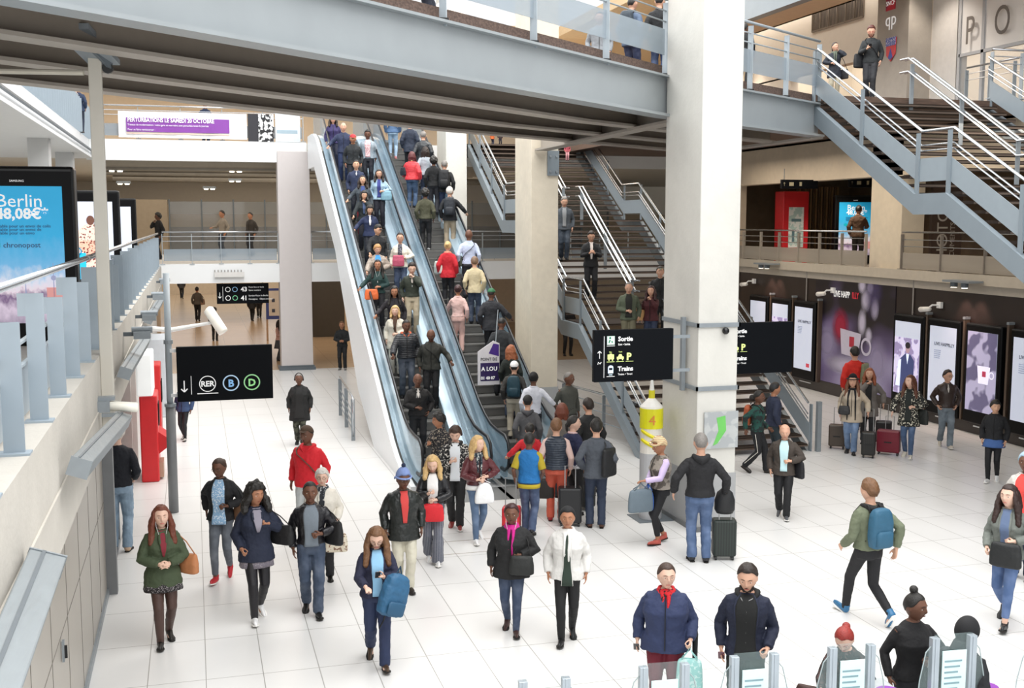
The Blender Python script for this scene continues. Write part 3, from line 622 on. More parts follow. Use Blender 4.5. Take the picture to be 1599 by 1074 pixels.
# RER sign on its pole
t = thing('hanging_sign', 'large black sign with round RER, B and D badges on a grey pole', 'sign', (-.34, 20.5, 2.02), radians(0))
MB().box((0, 0, 0), (1.66, .1, .98)).build('panel', SIGNBLK, t, bevel=.008)
w = MB(); arrow(w, .12, .28, .10); w.box((.235, -.006, .13), (.245, -.001, .46)); w.box((.34, -.006, .13), (.70, -.001, .145)); ring(w, .52, .31, .145, .015); w.build('pictogram', SIGNW, t)
text('RER', .135, SIGNW, t, (.52, -.006, .265), align='CENTER', bold=.004)
w = MB(); ring(w, .925, .31, .145, .022); w.build('badge', lit('a9c4dc', .3), t); text('B', .18, lit('7fb0dd', .3), t, (.925, -.012, .245), align='CENTER', bold=.006)
w = MB(); ring(w, 1.29, .31, .145, .022); w.build('badge', lit('8fc88f', .3), t); text('D', .18, lit('8fd08a', .3), t, (1.29, -.012, .245), align='CENTER', bold=.006)
t = thing('sign_pole', 'grey two-part pole that carries the large black sign on the left', 'pole', (-.47, 20.64, 0))
MB().cyl((0, 0, 0), (0, 0, 1.95), .085, 16).build('lower_tube', mat('7d7f81', .45, metal=.2), t, smooth=True); MB().cyl((0, 0, 1.9), (0, 0, 4.3), .055, 14).build('upper_tube', STEELL, t, smooth=True)
MB().cyl((0, 0, 1.93), (0, 0, 1.98), .10, 16).cyl((0, 0, 3.05), (0, 0, 3.12), .08, 12).build('collar', GALV, t); [MB().box((.02, -.06, z), (.14, -.03, z + .06)).build('bracket', WHITE, t) for z in (2.1, 2.9)]
# Sortie signs
def sortie(x, y, z, w0, h0, label, arr):
    t = thing('hanging_sign', label, 'sign', (x, y, z)); MB().box((0, 0, 0), (w0, .1, h0)).build('panel', SIGNBLK, t, bevel=.008); ox = .0 if arr else -.1; oz = h0 - .86
    if arr:
        w = MB(); arrow(w, .09, .46 + oz, .06, 'up'); w.box((.165, -.006, .08 + oz), (.171, -.001, .76 + oz)); w.tube([(.06, -.004, .30 + oz), (.07, -.004, .34 + oz), (.10, -.004, .31 + oz), (.12, -.004, .34 + oz)], .007, 5); w.build('pictogram', SIGNW, t)
    w = MB(); w.box((ox + .22, -.006, .62 + oz), (ox + .35, -.001, .76 + oz)); w.build('pictogram_square', MINT, t)
    w = MB(); disc(w, ox + .27, .73 + oz, .018, y=-.009); w.beam((ox + .27, -.009, .70 + oz), (ox + .25, -.009, .65 + oz), .004, .02); w.beam((ox + .3, -.009, .68 + oz), (ox + .31, -.009, .65 + oz), .004, .02); w.build('running_figure', mat('1c6d50', .5), t)
    w = MB()
    for xx in (ox + .215, ): w.box((xx, -.006, .595 + oz), (xx + .14, -.001, .602 + oz)); w.box((xx, -.006, .095 + oz), (xx + .14, -.001, .102 + oz))
    w.build('underline', SIGNW, t)
    text('Sortie', .105, SIGNW, t, (ox + .41, -.004, .675 + oz), bold=.003); text('Exit • Salida', .045, SIGNW, t, (ox + .41, -.004, .605 + oz))
    text('Trains', .105, SIGNW, t, (ox + .41, -.004, .185 + oz), bold=.003); text('Trains • Treni', .045, SIGNW, t, (ox + .41, -.004, .115 + oz))
    w = MB()
    for i in range(3): w.box((ox + .215 + i * .165, -.006, .335 + oz), (ox + .35 + i * .165, -.001, .342 + oz))
    w.box((ox + .23, -.006, .38 + oz), (ox + .34, -.001, .46 + oz)).box((ox + .245, -.006, .355 + oz), (ox + .265, -.001, .38 + oz)).box((ox + .305, -.006, .355 + oz), (ox + .325, -.001, .38 + oz)).box((ox + .265, -.006, .46 + oz), (ox + .305, -.001, .475 + oz))
    w.box((ox + .39, -.006, .38 + oz), (ox + .51, -.001, .42 + oz)).prism([(ox + .41, -.006, .42 + oz), (ox + .43, -.006, .46 + oz), (ox + .47, -.006, .46 + oz), (ox + .49, -.006, .42 + oz)], (0, .004, 0)).box((ox + .40, -.006, .36 + oz), (ox + .42, -.001, .38 + oz)).box((ox + .48, -.006, .36 + oz), (ox + .5, -.001, .38 + oz))
    w.build('bus_and_taxi', LIME, t); text('Bus', .03, LIME, t, (ox + .26, -.004, .49 + oz)); text('Taxis', .03, LIME, t, (ox + .42, -.004, .49 + oz)); text('P', .16, LIME, t, (ox + .56, -.004, .365 + oz), bold=.006)
    w = MB(); w.box((ox + .24, -.006, .15 + oz), (ox + .33, -.001, .25 + oz)); disc(w, ox + .285, .25 + oz, .03, rx=.045); w.box((ox + .255, -.006, .12 + oz), (ox + .315, -.001, .13 + oz)); w.build('train_icon', BLUEW, t)
    MB().box((ox + .255, -.009, .205 + oz), (ox + .315, -.007, .24 + oz)).build('train_window', SIGNBLK, t)
    return t
t = sortie(6.21, 17.0, 2.6, 1.39, .85, 'black exit sign with arrow and pictograms left of the tall front column', True)
[MB().box((1.38, .02, z), (1.70, .06, z + .05)).build('bracket', GALV, t) for z in (.12, .68)]
t = sortie(9.0, 18.2, 2.46, 1.50, .93, 'black exit sign partly hidden behind the tall front column on its right side', False)
[MB().box((-.3, .02, z), (.02, .06, z + .05)).build('bracket', GALV, t) for z in (.12, .68)]
# small sign 43 / 41 under the mezzanine
a, b = atY(338, 443, 40.4), atY(420, 473, 40.4)
t = thing('hanging_sign', 'small black sign with white line numbers 43 and 41 under the white mezzanine edge', 'sign', (a.x, 40.4, b.z)); W_, H_ = b.x - a.x, a.z - b.z
[MB().cyl((x, .05, H_ - .02), (x, .05, 3.16 - b.z), .015).build('hanger', STEELD, t) for x in (.2, W_ - .2)]
MB().box((0, 0, 0), (W_, .1, H_)).build('panel', SIGNBLK, t)
w = MB(); arrow(w, .1, .3, .1); w.box((.2, -.006, .1), (.215, -.001, .6)); ring(w, .38, .5, .09, .02); ring(w, .38, .2, .09, .02); w.build('pictogram', SIGNW, t)
w = MB(); ring(w, .62, .5, .09, .02); w.build('badge', lit('7fa6c8', .4), t); w = MB(); ring(w, .62, .2, .09, .02); w.build('badge', lit('6fb98a', .4), t)
for z, s in ((.43, '43'), (.12, '41')): text(s, .22, SIGNW, t, (.82, -.005, z), bold=.006)
for z, s in ((.55, 'Voies bus et taxis'), (.44, 'Gare routiere'), (.25, 'Sorties Place de Berlin'), (.13, 'Consignes   Objets trouves')): text(s, .075, SIGNW, t, (1.08, -.005, z))
# small gallery signs
for (px0, px1, py, lab) in ((1221, 1277, 288, 'flat black direction sign hanging over the red kiosk and the poster'), (1327, 1362, 286, 'flat black direction sign half hidden by the upper staircase')):
    a, b = atY(px0, py, 31.0), atY(px1, py, 31.0); t = thing('hanging_sign', lab, 'sign', (a.x, 31, a.z - .12)); wd = b.x - a.x + (.3 if px0 > 1300 else 0)
    MB().box((0, 0, 0), (wd, .1, .27)).build('panel', SIGNBLK, t); w = MB(); arrow(w, .08, .13, .05, 'up'); w.box((.25, -.006, .08), (.4, -.001, .19)); w.box((.6, -.006, .08), (.68, -.001, .2)); w.build('pictogram', mat('b5ad90', .5), t)
    MB().cyl((.1, .05, .27), (.1, .05, .6), .012).cyl((wd - .1, .05, .27), (wd - .1, .05, .6), .012).build('hanger', STEELD, t)
# ------------------------------------------------------------------ advertising totems
def sky_mat():
    m = bpy.data.materials.new('city_poster'); m.use_nodes = True; nt = m.node_tree; N = nt.nodes; L = nt.links; b = N['Principled BSDF']
    tc = N.new('ShaderNodeTexCoord'); sp = N.new('ShaderNodeSeparateXYZ'); L.new(tc.outputs['Generated'], sp.inputs[0])
    nz = N.new('ShaderNodeTexNoise'); nz.inputs['Scale'].default_value = 11; nz.inputs['Detail'].default_value = 8; L.new(tc.outputs['Generated'], nz.inputs['Vector'])
    ma = N.new('ShaderNodeMath'); ma.operation = 'MULTIPLY_ADD'; ma.inputs[1].default_value = .22; L.new(nz.outputs[0], ma.inputs[0]); L.new(sp.outputs[2], ma.inputs[2])
    r = N.new('ShaderNodeValToRGB'); L.new(ma.outputs[0], r.inputs[0]); e = r.color_ramp.elements
    e[0].position = 0; e[0].color = lin('5a4a6e'); e[1].position = 1; e[1].color = lin('1f9fd0')
    for p, c in ((.22, 'd9c9dc'), (.30, '7a5f86'), (.36, 'e9dbe6'), (.42, 'd5dcee'), (.52, '6fb4e0'), (.75, '2aa6d8')): k = e.new(p); k.color = lin(c)
    L.new(r.outputs[0], b.inputs['Base Color']); L.new(r.outputs[0], b.inputs['Emission Color']); b.inputs['Emission Strength'].default_value = .3; return m
CITY = sky_mat(); SCRW = mat('cdd4e6', .3, emit=.35, var=.03); FRAME = mat('0e0f11', .35, var=.05, spec=.3)
def totem(label, loc, rz, w0, h0, kind, z0=0., depth=.3, fr=.14):
    """screen faces local -Y"""
    t = thing('advertising_totem', label, 'totem', loc, rz); MB().box((-w0 / 2, 0, z0), (w0 / 2, depth, z0 + h0)).build('housing', FRAME, t, bevel=.035)
    MB().box((-w0 / 2 + .03, -.006, z0 + .03), (w0 / 2 - .03, 0, z0 + h0 - .06)).build('bezel', BLACKG, t)
    sw, sb, st_ = w0 / 2 - fr, z0 + h0 * .13, z0 + h0 - fr * 1.7
    scr = MB().box((-sw, -.012, sb), (sw, -.006, st_)).build('screen', CITY if kind in ('berlin', 'berlin_small') else SCRW, t)
    y = -.016; H = st_ - sb
    if 'berlin' in kind:
        text('Berlin', .21 * sw / .46, SIGNW, t, (-sw * .54, y, st_ - H * .15), sx=1.0); text('48,08€*', .17 * sw / .46, SIGNW, t, (-sw * .56, y, st_ - H * .235), bold=.005)
        for i in range(3): text('Valable pour un envoi de colis en Europe'[:30 - i * 5], .045 * sw / .42, lit('16406a', .2), t, (-sw * .6, y, st_ - H * (.30 + .025 * i)))
        text('chronopost', .085 * sw / .46, lit('1c3f6b', .1), t, (-sw * .42, y, st_ - H * .445)); w = MB(); w.prism([(-sw * .70, y, st_ - H * .44), (-sw * .55, y, st_ - H * .46), (-sw * .48, y, st_ - H * .44), (-sw * .48, y, st_ - H * .41), (-sw * .58, y, st_ - H * .395), (-sw * .70, y, st_ - H * .41)], (0, .003, 0)); w.build('logo_box', lit('119aa8', .5), t)
        w = MB(); w.prism([(sw * .70, y, sb + H * .02), (sw * .74, y, sb + H * .02), (sw * .725, y, sb + H * .44), (sw * .715, y, sb + H * .44)], (0, .002, 0)); disc(w, sw * .72, sb + H * .33, .03, y=y - .003)
        w.prism([(sw * .02, y, sb + H * .1), (sw * .10, y, sb + H * .1), (sw * .06, y, sb + H * .32)], (0, .002, 0)); w.build('tower_picture', lit('8b8fae', .5), t)
        w = MB(); w.box((sw * .55, y, sb + H * .12), (sw * .95, y + .002, sb + H * .26)); w.build('roofs_picture', lit('c88a86', .5), t)
        text('SAMSUNG', .035, SIGNW, t, (-.1, -.012, st_ + .05))
    elif kind == 'person':
        w = MB(); disc(w, .02, sb + H * .52, H * .20, y=y, rx=sw * .62); w.prism([(-sw * .5, y, sb + H * .1), (sw * .6, y, sb + H * .1), (sw * .55, y, sb + H * .5), (-sw * .45, y, sb + H * .5)], (0, .002, 0)); w.build('shirt_picture', mat('e8c9bb', .5, kind='spots', hex2='6e2f2c', emit=.5, pscale=.6), t)
        w = MB(); disc(w, .02, sb + H * .76, .10, y=y - .003, rx=.08); w.build('head_picture', lit('6a4336', .4), t)
        w = MB(); w.box((-sw * .95, y - .004, sb), (-sw * .2, y, sb + H * .34)); w.build('bag_picture', lit('1aa7cf', .8), t); w = MB(); ring(w, -sw * .58, sb + H * .36, .1, .025, y=y - .004); w.build('strap_picture', lit('1484a8', .6), t)
    elif kind == 'plain': 
        for i in range(4): text('lorem ipsum dolor'.replace('lorem ipsum dolor', '- - - - - -'), .05, lit('8f98ad', .3), t, (-sw * .5, y, st_ - H * (.35 + .03 * i)))
    elif kind == 'live':
        text('LIVE HAPPILLY', .085 * sw / .36, lit('3c4252', .1), t, (-sw * .62, y, st_ - H * .25))
        for i in range(5): text('Decouvrez le plaisir'[:18 - i], .035, lit('8f98ad', .3), t, (-sw * .6, y, st_ - H * (.32 + .025 * i)))
        MB().box((sw * .45, y, sb + H * .05), (sw * .8, y + .003, sb + H * .11)).build('logo_mark', lit('c33a4a', .4), t)
    elif kind == 'barman':
        w = MB(); w.box((-sw, y, sb), (sw, y + .002, st_ - H * .22)); w.build('backdrop_picture', mat('8c7fa6', .4, kind='camo', hex2='c9c2de', pscale=.25, emit=.6), t)
        w = MB(); w.prism([(-sw * .45, y - .003, sb), (sw * .6, y - .003, sb), (sw * .62, y - .003, sb + H * .48), (sw * .3, y - .003, sb + H * .56), (-sw * .1, y - .003, sb + H * .56), (-sw * .5, y - .003, sb + H * .48)], (0, .002, 0)); w.build('waistcoat_picture', lit('39426e', .5), t)
        w = MB(); w.prism([(-sw * .02, y - .006, sb + H * .56), (sw * .22, y - .006, sb + H * .56), (sw * .1, y - .006, sb + H * .42)], (0, .002, 0)).prism([(-sw * .8, y - .006, sb + H * .1), (-sw * .45, y - .006, sb + H * .1), (-sw * .4, y - .006, sb + H * .48), (-sw * .62, y - .006, sb + H * .45)], (0, .002, 0)); w.build('shirt_picture', lit('cfd9ee', .8), t)
        w = MB(); disc(w, sw * .1, sb + H * .64, H * .07, y=y - .006, rx=.1); w.build('head_picture', lit('a88a94', .5), t); w = MB(); disc(w, sw * .1, sb + H * .68, H * .045, y=y - .009, rx=.11); w.build('hair_picture', lit('2a2430', .1), t)
    elif kind == 'cup':
        w = MB(); w.box((-sw, y, sb), (sw, y + .002, st_)); w.build('backdrop_picture', mat('5f5a78', .4, kind='camo', hex2='a9a4c0', pscale=.15, emit=.5), t)
        w = MB(); w.prism([(-sw * .15, y - .003, sb + H * .36), (sw * .5, y - .003, sb + H * .36), (sw * .62, y - .003, sb + H * .58), (-sw * .25, y - .003, sb + H * .58)], (0, .002, 0)); ring(w, sw * .72, sb + H * .48, .09, .03, y=y - .003); w.build('cup_picture', lit('d9d6e6', .7), t)
        w = MB(); w.box((sw * .1, y - .006, sb + H * .45), (sw * .35, y - .004, sb + H * .52)); w.build('logo_mark', lit('b63c58', .4), t)
    return t
totem('large black totem with the Berlin price poster on the left mezzanine', (-1.98, 14.6, 3.7), 0, 1.24, 2.16, 'berlin', depth=.35)
totem('second black totem showing a person in a red patterned shirt, behind the white post', (-2.1, 25.5, 3.7), 0, 1.22, 2.16, 'person', depth=.35)
totem('third black totem with a plain pale screen on the left mezzanine', (-2.15, 34.0, 3.7), 0, 1.22, 2.16, 'plain', depth=.35)
totem('black totem with the small Berlin price poster on the right gallery', (21.9, 34.0, 3.75), radians(-12), 1.45, 2.35, 'berlin_small', depth=.3)
X0 = 18.28
spec = [(1168, 1196, 'plain', 'leftmost wall screen with pale page, right of the exit sign'), (1202, 1231, 'barman', 'wall screen with a small portrait, second from the left'), (1237, 1270, 'live', 'wall screen with pale page beside the coffee mural, left of it'),
        (1393, 1440, 'barman', 'wall screen with a barman in a waistcoat, right of the coffee mural'), (1447, 1497, 'live', 'wall screen with pale page behind the man in the brown leather jacket'), (1506, 1562, 'cup', 'wall screen with a blurred coffee cup picture'), (1577, 1640, 'live', 'rightmost wall screen cut by the picture edge')]
for a, b, k, lab in spec:
    ya, yb = atX(a, 560, X0).y, atX(b, 560, X0).y
    totem(lab, (X0, (ya + yb) / 2, 0), -pi / 2, ya - yb, 2.45, k, z0=.28, depth=.16, fr=.11)
    MB_ = thing('wall_post', 'brown bar post right of the wall screen ' + {'plain': 'with the pale page nearest the exit sign', 'barman': 'with the portrait' if a < 1300 else 'with the barman', 'live': 'left of the mural' if a < 1300 else ('behind the leather jacket man' if a < 1500 else 'at the edge'), 'cup': 'with the cup'}[k], 'post', (X0 + .02, yb - {1202: .13, 1393: .10, 1447: .12, 1506: .19}.get(a, .16), 0))
    MB().box((0, -.035, .3), (.14, .035, 2.85)).build('bar', mat('5b4d42', .4, metal=.2), MB_); MB().box((-.01, -.045, 2.8), (.15, .045, 2.86)).build('cap', GALV, MB_)
    MB().box((X0 + .1, yb + .3, .18), (X0 + .12, ya - .3, .21)).build('x', WHITE); o = bpy.data.objects['x']; o.name = 'light_strip'; o.parent = MB_; o.location = -V(MB_.location)
# mural
ya, yb = atX(1268, 600, 18.4).y, atX(1392, 600, 18.4).y
t = thing('coffee_mural', 'huge blurred purple coffee cup mural with LIVE HAPPILLY lettering on the right wall', 'poster', (18.44, (ya + yb) / 2, .36), -pi / 2); hw = (ya - yb) / 2
def mural_mat():
    m = bpy.data.materials.new('mural'); m.use_nodes = True; nt = m.node_tree; N = nt.nodes; L = nt.links; b = N['Principled BSDF']
    tc = N.new('ShaderNodeTexCoord'); nz = N.new('ShaderNodeTexNoise'); nz.inputs['Scale'].default_value = 2.2; nz.inputs['Detail'].default_value = 1; L.new(tc.outputs['Generated'], nz.inputs['Vector'])
    r = N.new('ShaderNodeValToRGB'); sp = N.new('ShaderNodeSeparateXYZ'); L.new(tc.outputs['Generated'], sp.inputs[0]); mm = N.new('ShaderNodeMath'); mm.operation = 'MULTIPLY_ADD'; mm.inputs[1].default_value = -.42; L.new(sp.outputs[2], mm.inputs[0]); L.new(nz.outputs[0], mm.inputs[2]); ma = N.new('ShaderNodeMath'); ma.inputs[1].default_value = .22; L.new(mm.outputs[0], ma.inputs[0])
    L.new(ma.outputs[0], r.inputs[0]); e = r.color_ramp.elements; e[0].position = .36; e[0].color = lin('1b161c'); e[1].position = .8; e[1].color = lin('a79fc4')
    k = e.new(.5); k.color = lin('4c4160'); k = e.new(.62); k.color = lin('776a95')
    L.new(r.outputs[0], b.inputs['Base Color']); b.inputs['Roughness'].default_value = .35; b.inputs['Emission Strength'].default_value = 0; return m
MB().box((-hw, -.01, 0), (hw, .01, 3.3)).build('printed_panel', mural_mat(), t)
for i, (x, z, rx, rz) in enumerate(((.45, 3.02, .24, .27), (.85, 2.98, .2, .26), (.66, 2.62, .28, .38), (1.1, 2.4, .22, .36), (.5, 1.95, .24, .46), (.85, 1.6, .2, .28), (1.0, 2.9, .5, .9), (-1.3, 1.2, .7, .7), (.2, .7, 1.5, .45), (1.3, .9, .6, .8))): w = MB(); disc(w, x, min(z, 3.28 - rz * .9) if rz < .5 else z, rz, y=-.012 - .0006 * i, rx=rx); w.build('light_spot_picture', soft_spot('d9d2ea' if i < 6 else ('5f5384' if i == 6 else 'b7adcf'), .8 if i < 6 else .5), t)
w = MB(); disc(w, -.1, .6, .34, y=-.020, rx=1.4); w.build('saucer_picture', soft_spot('cfc8e0', .8), t)
w = MB(); w.prism([(-.5, -.023, .95), (.35, -.023, .9), (.5, -.023, 1.62), (-.6, -.023, 1.70)], (0, .002, 0)); ring(w, .75, 1.28, .26, .08, y=-.022); w.build('cup_picture', mat('cfc9dc', .4), t)
MB().box((-.1, -.026, 1.2), (.15, -.024, 1.5)).build('logo_mark', mat('b52a3f', .4), t); w = MB(); disc(w, -.6, 1.75, .6, y=-.019, rx=.5); w.build('red_patch_picture', soft_spot('a81f3f', .9), t)
text('LIVE HAPP', .26, SIGNW, t, (-1.0, -.03, 2.62), bold=.004, sx=.72); text('ILLY', .26, mat('c83040', .5, emit=.2), t, (-.03, -.03, 2.62), bold=.004, sx=.72)
# wall lamps and cameras at the right
for px, py, lab in ((1193, 413, 'twin wall spot lamp above the leftmost wall screens'), (1498, 441, 'twin wall spot lamp at right above the barman screens')):
    p = atX(px, py, 18.0); t = thing('wall_spot_lamp', lab, 'lamp', p)
    MB().box((-.12, -.5, .0), (.3, .5, .05)).build('bracket', GALV, t)
    for s in (-.2, .2): MB().cyl((0, s, -.12), (0, s, 0), .09, 12).build('spot_head', STEELD, t); MB().cyl((0, s, -.13), (0, s, -.12), .07, 12).build('bulb', LAMPM, t)
    for s in (-.25, .25): l = spot('wall_lamp_light', p + V((.05, s, -.15)), 60, (1, .7, .6), 70, (0, radians(-18), 0))
for px, py, lab in ((1163, 444, 'white security camera on the dark wall above the leftmost screens'), (1284, 459, 'white security camera on the dark wall left of the mural words'), (1447, 483, 'white security camera hanging above the barman screen')):
    p = atX(px, py, 18.15); t = thing('security_camera', lab, 'camera', p)
    MB().tube([(0, .28, -.02), (0, .26, -.02), (0, -.12, .02)], [.03, .07, .06], 10).build('barrel', mat('e9e6e0', .4), t, smooth=True); MB().tube([(0, -.05, .03), (.05, -.15, .12), (.26, -.2, .12)], .025, 6).box((.2, -.28, .04), (.28, -.12, .2)).build('bracket', WHITE, t)
for px, lab in ((1153, 'thin conduit on the dark wall next to the tall column'), (1259, 'thin conduit on the dark wall left of the mural'), (1426, 'thin conduit on the dark wall above the barman screen')):
    p = atX(px, 460, 18.42); tag(MB().cyl((0, 0, 0), (0, 0, 1.3), .02, 6).build('conduit', mat('9a9590', .5)), lab, 'conduit').location = (p.x, p.y, 2.4)
# gallery furniture
p = atY(1180, 392, 36.0)
t = thing('red_kiosk', 'red photo kiosk with a white poster on the right gallery', 'kiosk', (20.3, 35.2, 3.75)); MB().box((-.5, 0, 0), (.5, .6, 2.5)).build('cabinet', mat('c8232c', .4), t, bevel=.03)
MB().box((-.28, -.012, .55), (.3, 0, 1.95)).build('poster', mat('e6ecec', .4, kind='camo', hex2='b8d2d0', pscale=.4), t); w = MB(); w.box((-.15, -.016, .75), (-.05, -.012, 1.15)).box((.05, -.016, .7), (.14, -.012, 1.1)).box((-.18, -.016, 1.45), (.2, -.012, 1.55)); w.build('printed_figures', mat('5f7f8a', .5), t)
t = thing('slatted_screen', 'brown vertical slat screen between the red kiosk and the poster', 'screen', (20.95, 36.3, 3.75))
for i in range(16): MB().box((i * .11, 0, 0), (i * .11 + .05, .08, 2.7)).build('slat', mat('8d7350', .5) if i % 2 else mat('5b4a37', .5), t)
t = thing('lettered_panel', 'brown panel with tall vertical lettering on the right gallery', 'sign', (20.9, 27.2, 3.75))
a, b = atY(1453, 400, 27.2), atY(1500, 400, 27.2); t.location.x = a.x
MB().box((0, 0, 0), (b.x - a.x, .1, 2.9)).build('panel', mat('5c4a40', .6), t); text('PHOTO', .5, mat('d9d1c6', .5), t, (.52, -.005, .1), (pi / 2, radians(-90), 0), sx=1.0); text('DOCUMENTS', .22, mat('cfc6bb', .5), t, (.76, -.005, .1), (pi / 2, radians(-90), 0))
for px, py, lab in ((1171, 287, 'small round downlight on the gallery ceiling above the red kiosk'),): pass
spot('gallery_wash', (17.9, 31.7, 7.6), 260, WARM, 80, (0, radians(25), 0)); spot('gallery_wash', (17.9, 36.0, 6.2), 120, WARM, 80, (0, radians(25), 0)); spot('gallery_wash', (21, 33, 6.8), 200, WARM, 120)
spot('upper_wash', (18.5, 32.0, 12.1), 500, WARM, 70, (0, radians(10), 0)); spot('upper_wash', (18.6, 36.0, 11.5), 300, WARM, 80, (0, radians(10), 0)); spot('upper_wash', (18.2, 25.5, 12.1), 300, (1, .9, .8), 100, (0, radians(8), 0))
for px, py, lab in ((1178, 36, 'round downlight on the top right ceiling beside the tall column'), (1237, 26, 'second downlight along the top right ceiling'), (1301, 4, 'third downlight above the ventilation grille')):
    p = atZ(px, py, 12.15); t = thing('downlight', lab, 'lamp', p); MB().cyl((0, 0, -.12), (0, 0, .05), .17, 14).build('housing', GALV, t); MB().cyl((0, 0, -.135), (0, 0, -.12), .13, 14).build('bulb', LAMPM, t)
# ------------------------------------------------------------------ banner on the upper railing
a, b = atY(184, 173, 39.9), atY(386, 218, 39.9)
t = thing('banner', 'white banner with a purple notice about the Saturday disruption, tied to the upper railing', 'banner', (a.x, 39.88, b.z)); W_, H_ = b.x - a.x, a.z - b.z
w = MB(); n = 24
for i in range(n): x0, x1 = W_ * i / n, W_ * (i + 1) / n; y0, y1 = .02 * sin(i * .9), .02 * sin((i + 1) * .9); w.add([(x0, y0, 0), (x1, y1, 0), (x1, y1, H_), (x0, y0, H_)], [(0, 1, 2, 3)])
w.build('cloth', mat('f2f0f2', .6), t); w = MB()
for i in range(20): x0, x1 = W_ * (.06 + .8 * i / 20), W_ * (.06 + .8 * (i + 1) / 20); w.add([(x0, -.035 + .01 * sin(i), H_ * .22), (x1, -.035 + .01 * sin(i + 1), H_ * .22), (x1, -.035 + .01 * sin(i + 1), H_ * .76), (x0, -.035 + .01 * sin(i), H_ * .76)], [(0, 1, 2, 3)])
w.build('purple_field', mat('8a45a5', .6), t); MB().box((W_ * .06, -.036, H_ * .14), (W_ * .86, -.03, H_ * .19)).build('stripe', mat('e6c9b6', .6), t)
text('PERTURBATIONS LE SAMEDI 20 OCTOBRE', .19, SIGNW, t, (W_ * .07, -.055, H_ * .60), bold=.004, sx=.78)
text('Travaux de modernisation : votre gare et vos trains sont perturbés toute la journée', .09, SIGNW, t, (W_ * .07, -.055, H_ * .45), sx=.85); text('Pour se faire rembourser :', .09, SIGNW, t, (W_ * .07, -.055, H_ * .27), sx=.9)
a, b = atY(403, 178, 39.9), atY(428, 222, 39.9)
t = thing('pattern_panel', 'black and white patterned panel at the end of the banner', 'panel', (a.x, 39.9, b.z)); MB().box((0, 0, 0), (b.x - a.x, .03, a.z - b.z)).build('board', mat('eeeeee', .5, kind='camo', hex2='16161a', pscale=.6), t)
MB().box((-.35, .01, 0), (0, .04, a.z - b.z)).build('dark_strip', mat('26262c', .5), t)
t = thing('notice_board', 'pale grey notice panel on the upper railing left of the escalator', 'panel', (b.x + .05, 39.9, b.z)); MB().box((0, 0, 0), (.85, .03, 1.0)).build('board', mat('d4dade', .5), t); MB().box((.05, -.004, .3), (.75, 0, .42)).build('grey_band', mat('9fb2bd', .5), t)
# ------------------------------------------------------------------ pencil-shaped bollard, map board
t = thing('pencil_bollard', 'tall bollard shaped like a yellow and white pencil beside the front column', 'bollard', (7.63, 17.95, 0))
MB().cyl((0, 0, 0), (0, 0, 1.18), .2, 24).build('grey_base', mat('b7b8ba', .4), t, smooth=False); MB().cyl((0, 0, 1.18), (0, 0, 1.62), .195, 24).build('body', mat('e9e4da', .4), t)
for z in (1.2, 1.36): 
    w = MB(); pts = [(.186 * sin(a), -.186 * cos(a), z + .10 - a * .09) for a in [i * .2 - 1.4 for i in range(15)]]; w.tube(pts, .035, 6); w.build('diagonal_stripe', mat('e8dc1c', .4), t)
MB().cyl((0, 0, 1.62), (0, 0, 1.97), .205, 24).build('yellow_band', mat('e3df1e', .35), t); MB().tube([(0, 0, 1.97), (0, 0, 2.0), (0, 0, 2.14)], [.2, .195, .06], 24).build('white_cone', mat('f2f0ea', .4), t)
MB().tube([(0, 0, 2.12), (0, 0, 2.28)], .055, 14).build('yellow_neck', mat('d8cf25', .4), t); MB().tube([(0, 0, 2.28), (0, 0, 2.52)], [.045, .015], 12).build('tip', mat('e9e9e4', .4), t)
text('4', .25, mat('d8823a', .5), t, (-.14, -.21, 1.7), (pi / 2, 0, -.4)); MB().box((-.32, -.3, 0), (.32, .3, .012)).build('foot_plate', STEELD, t)
t = thing('map_board', 'grey wall map with a green area fixed to the front column', 'map', (8.12, 16.88, 1.42)); MB().box((0, -.02, 0), (.62, 0, .62)).build('board', mat('b9bcbb', .4, kind='camo', hex2='a7abad', pscale=.4), t)
MB().prism([(.16, -.024, .05), (.24, -.024, .08), (.4, -.024, .3), (.38, -.024, .55), (.22, -.024, .52), (.26, -.024, .3)], (0, .003, 0)).build('green_area', mat('6cc05e', .5), t)
# ------------------------------------------------------------------ red machine at left and things under the mezzanine
t = thing('ticket_machine', 'tall red ticket machine by the left wall, white top', 'machine', (-1.0, 23.2, 0))
MB().box((-.12, 0, 0), (.22, .95, 1.75)).build('cabinet', mat('d8242a', .35), t, bevel=.03); MB().prism([(.22, .1, 1.0), (.42, .1, .85), (.42, .1, .7), (.22, .1, .55)], (0, .75, 0)).build('shelf', mat('c81f26', .35), t)
MB().box((-.16, -.05, 1.75), (.15, 1.0, 2.6)).build('header', mat('eef0f0', .4, emit=.3), t, bevel=.03); MB().box((.2, .2, .05), (.3, .75, .35)).build('plinth', mat('b9a38c', .4), t); MB().box((.225, .25, 1.1), (.24, .7, 1.55)).build('display', BLACKG, t)
MB().box((.40, .3, .83), (.45, .65, .87)).build('key_pad', BLACK, t)
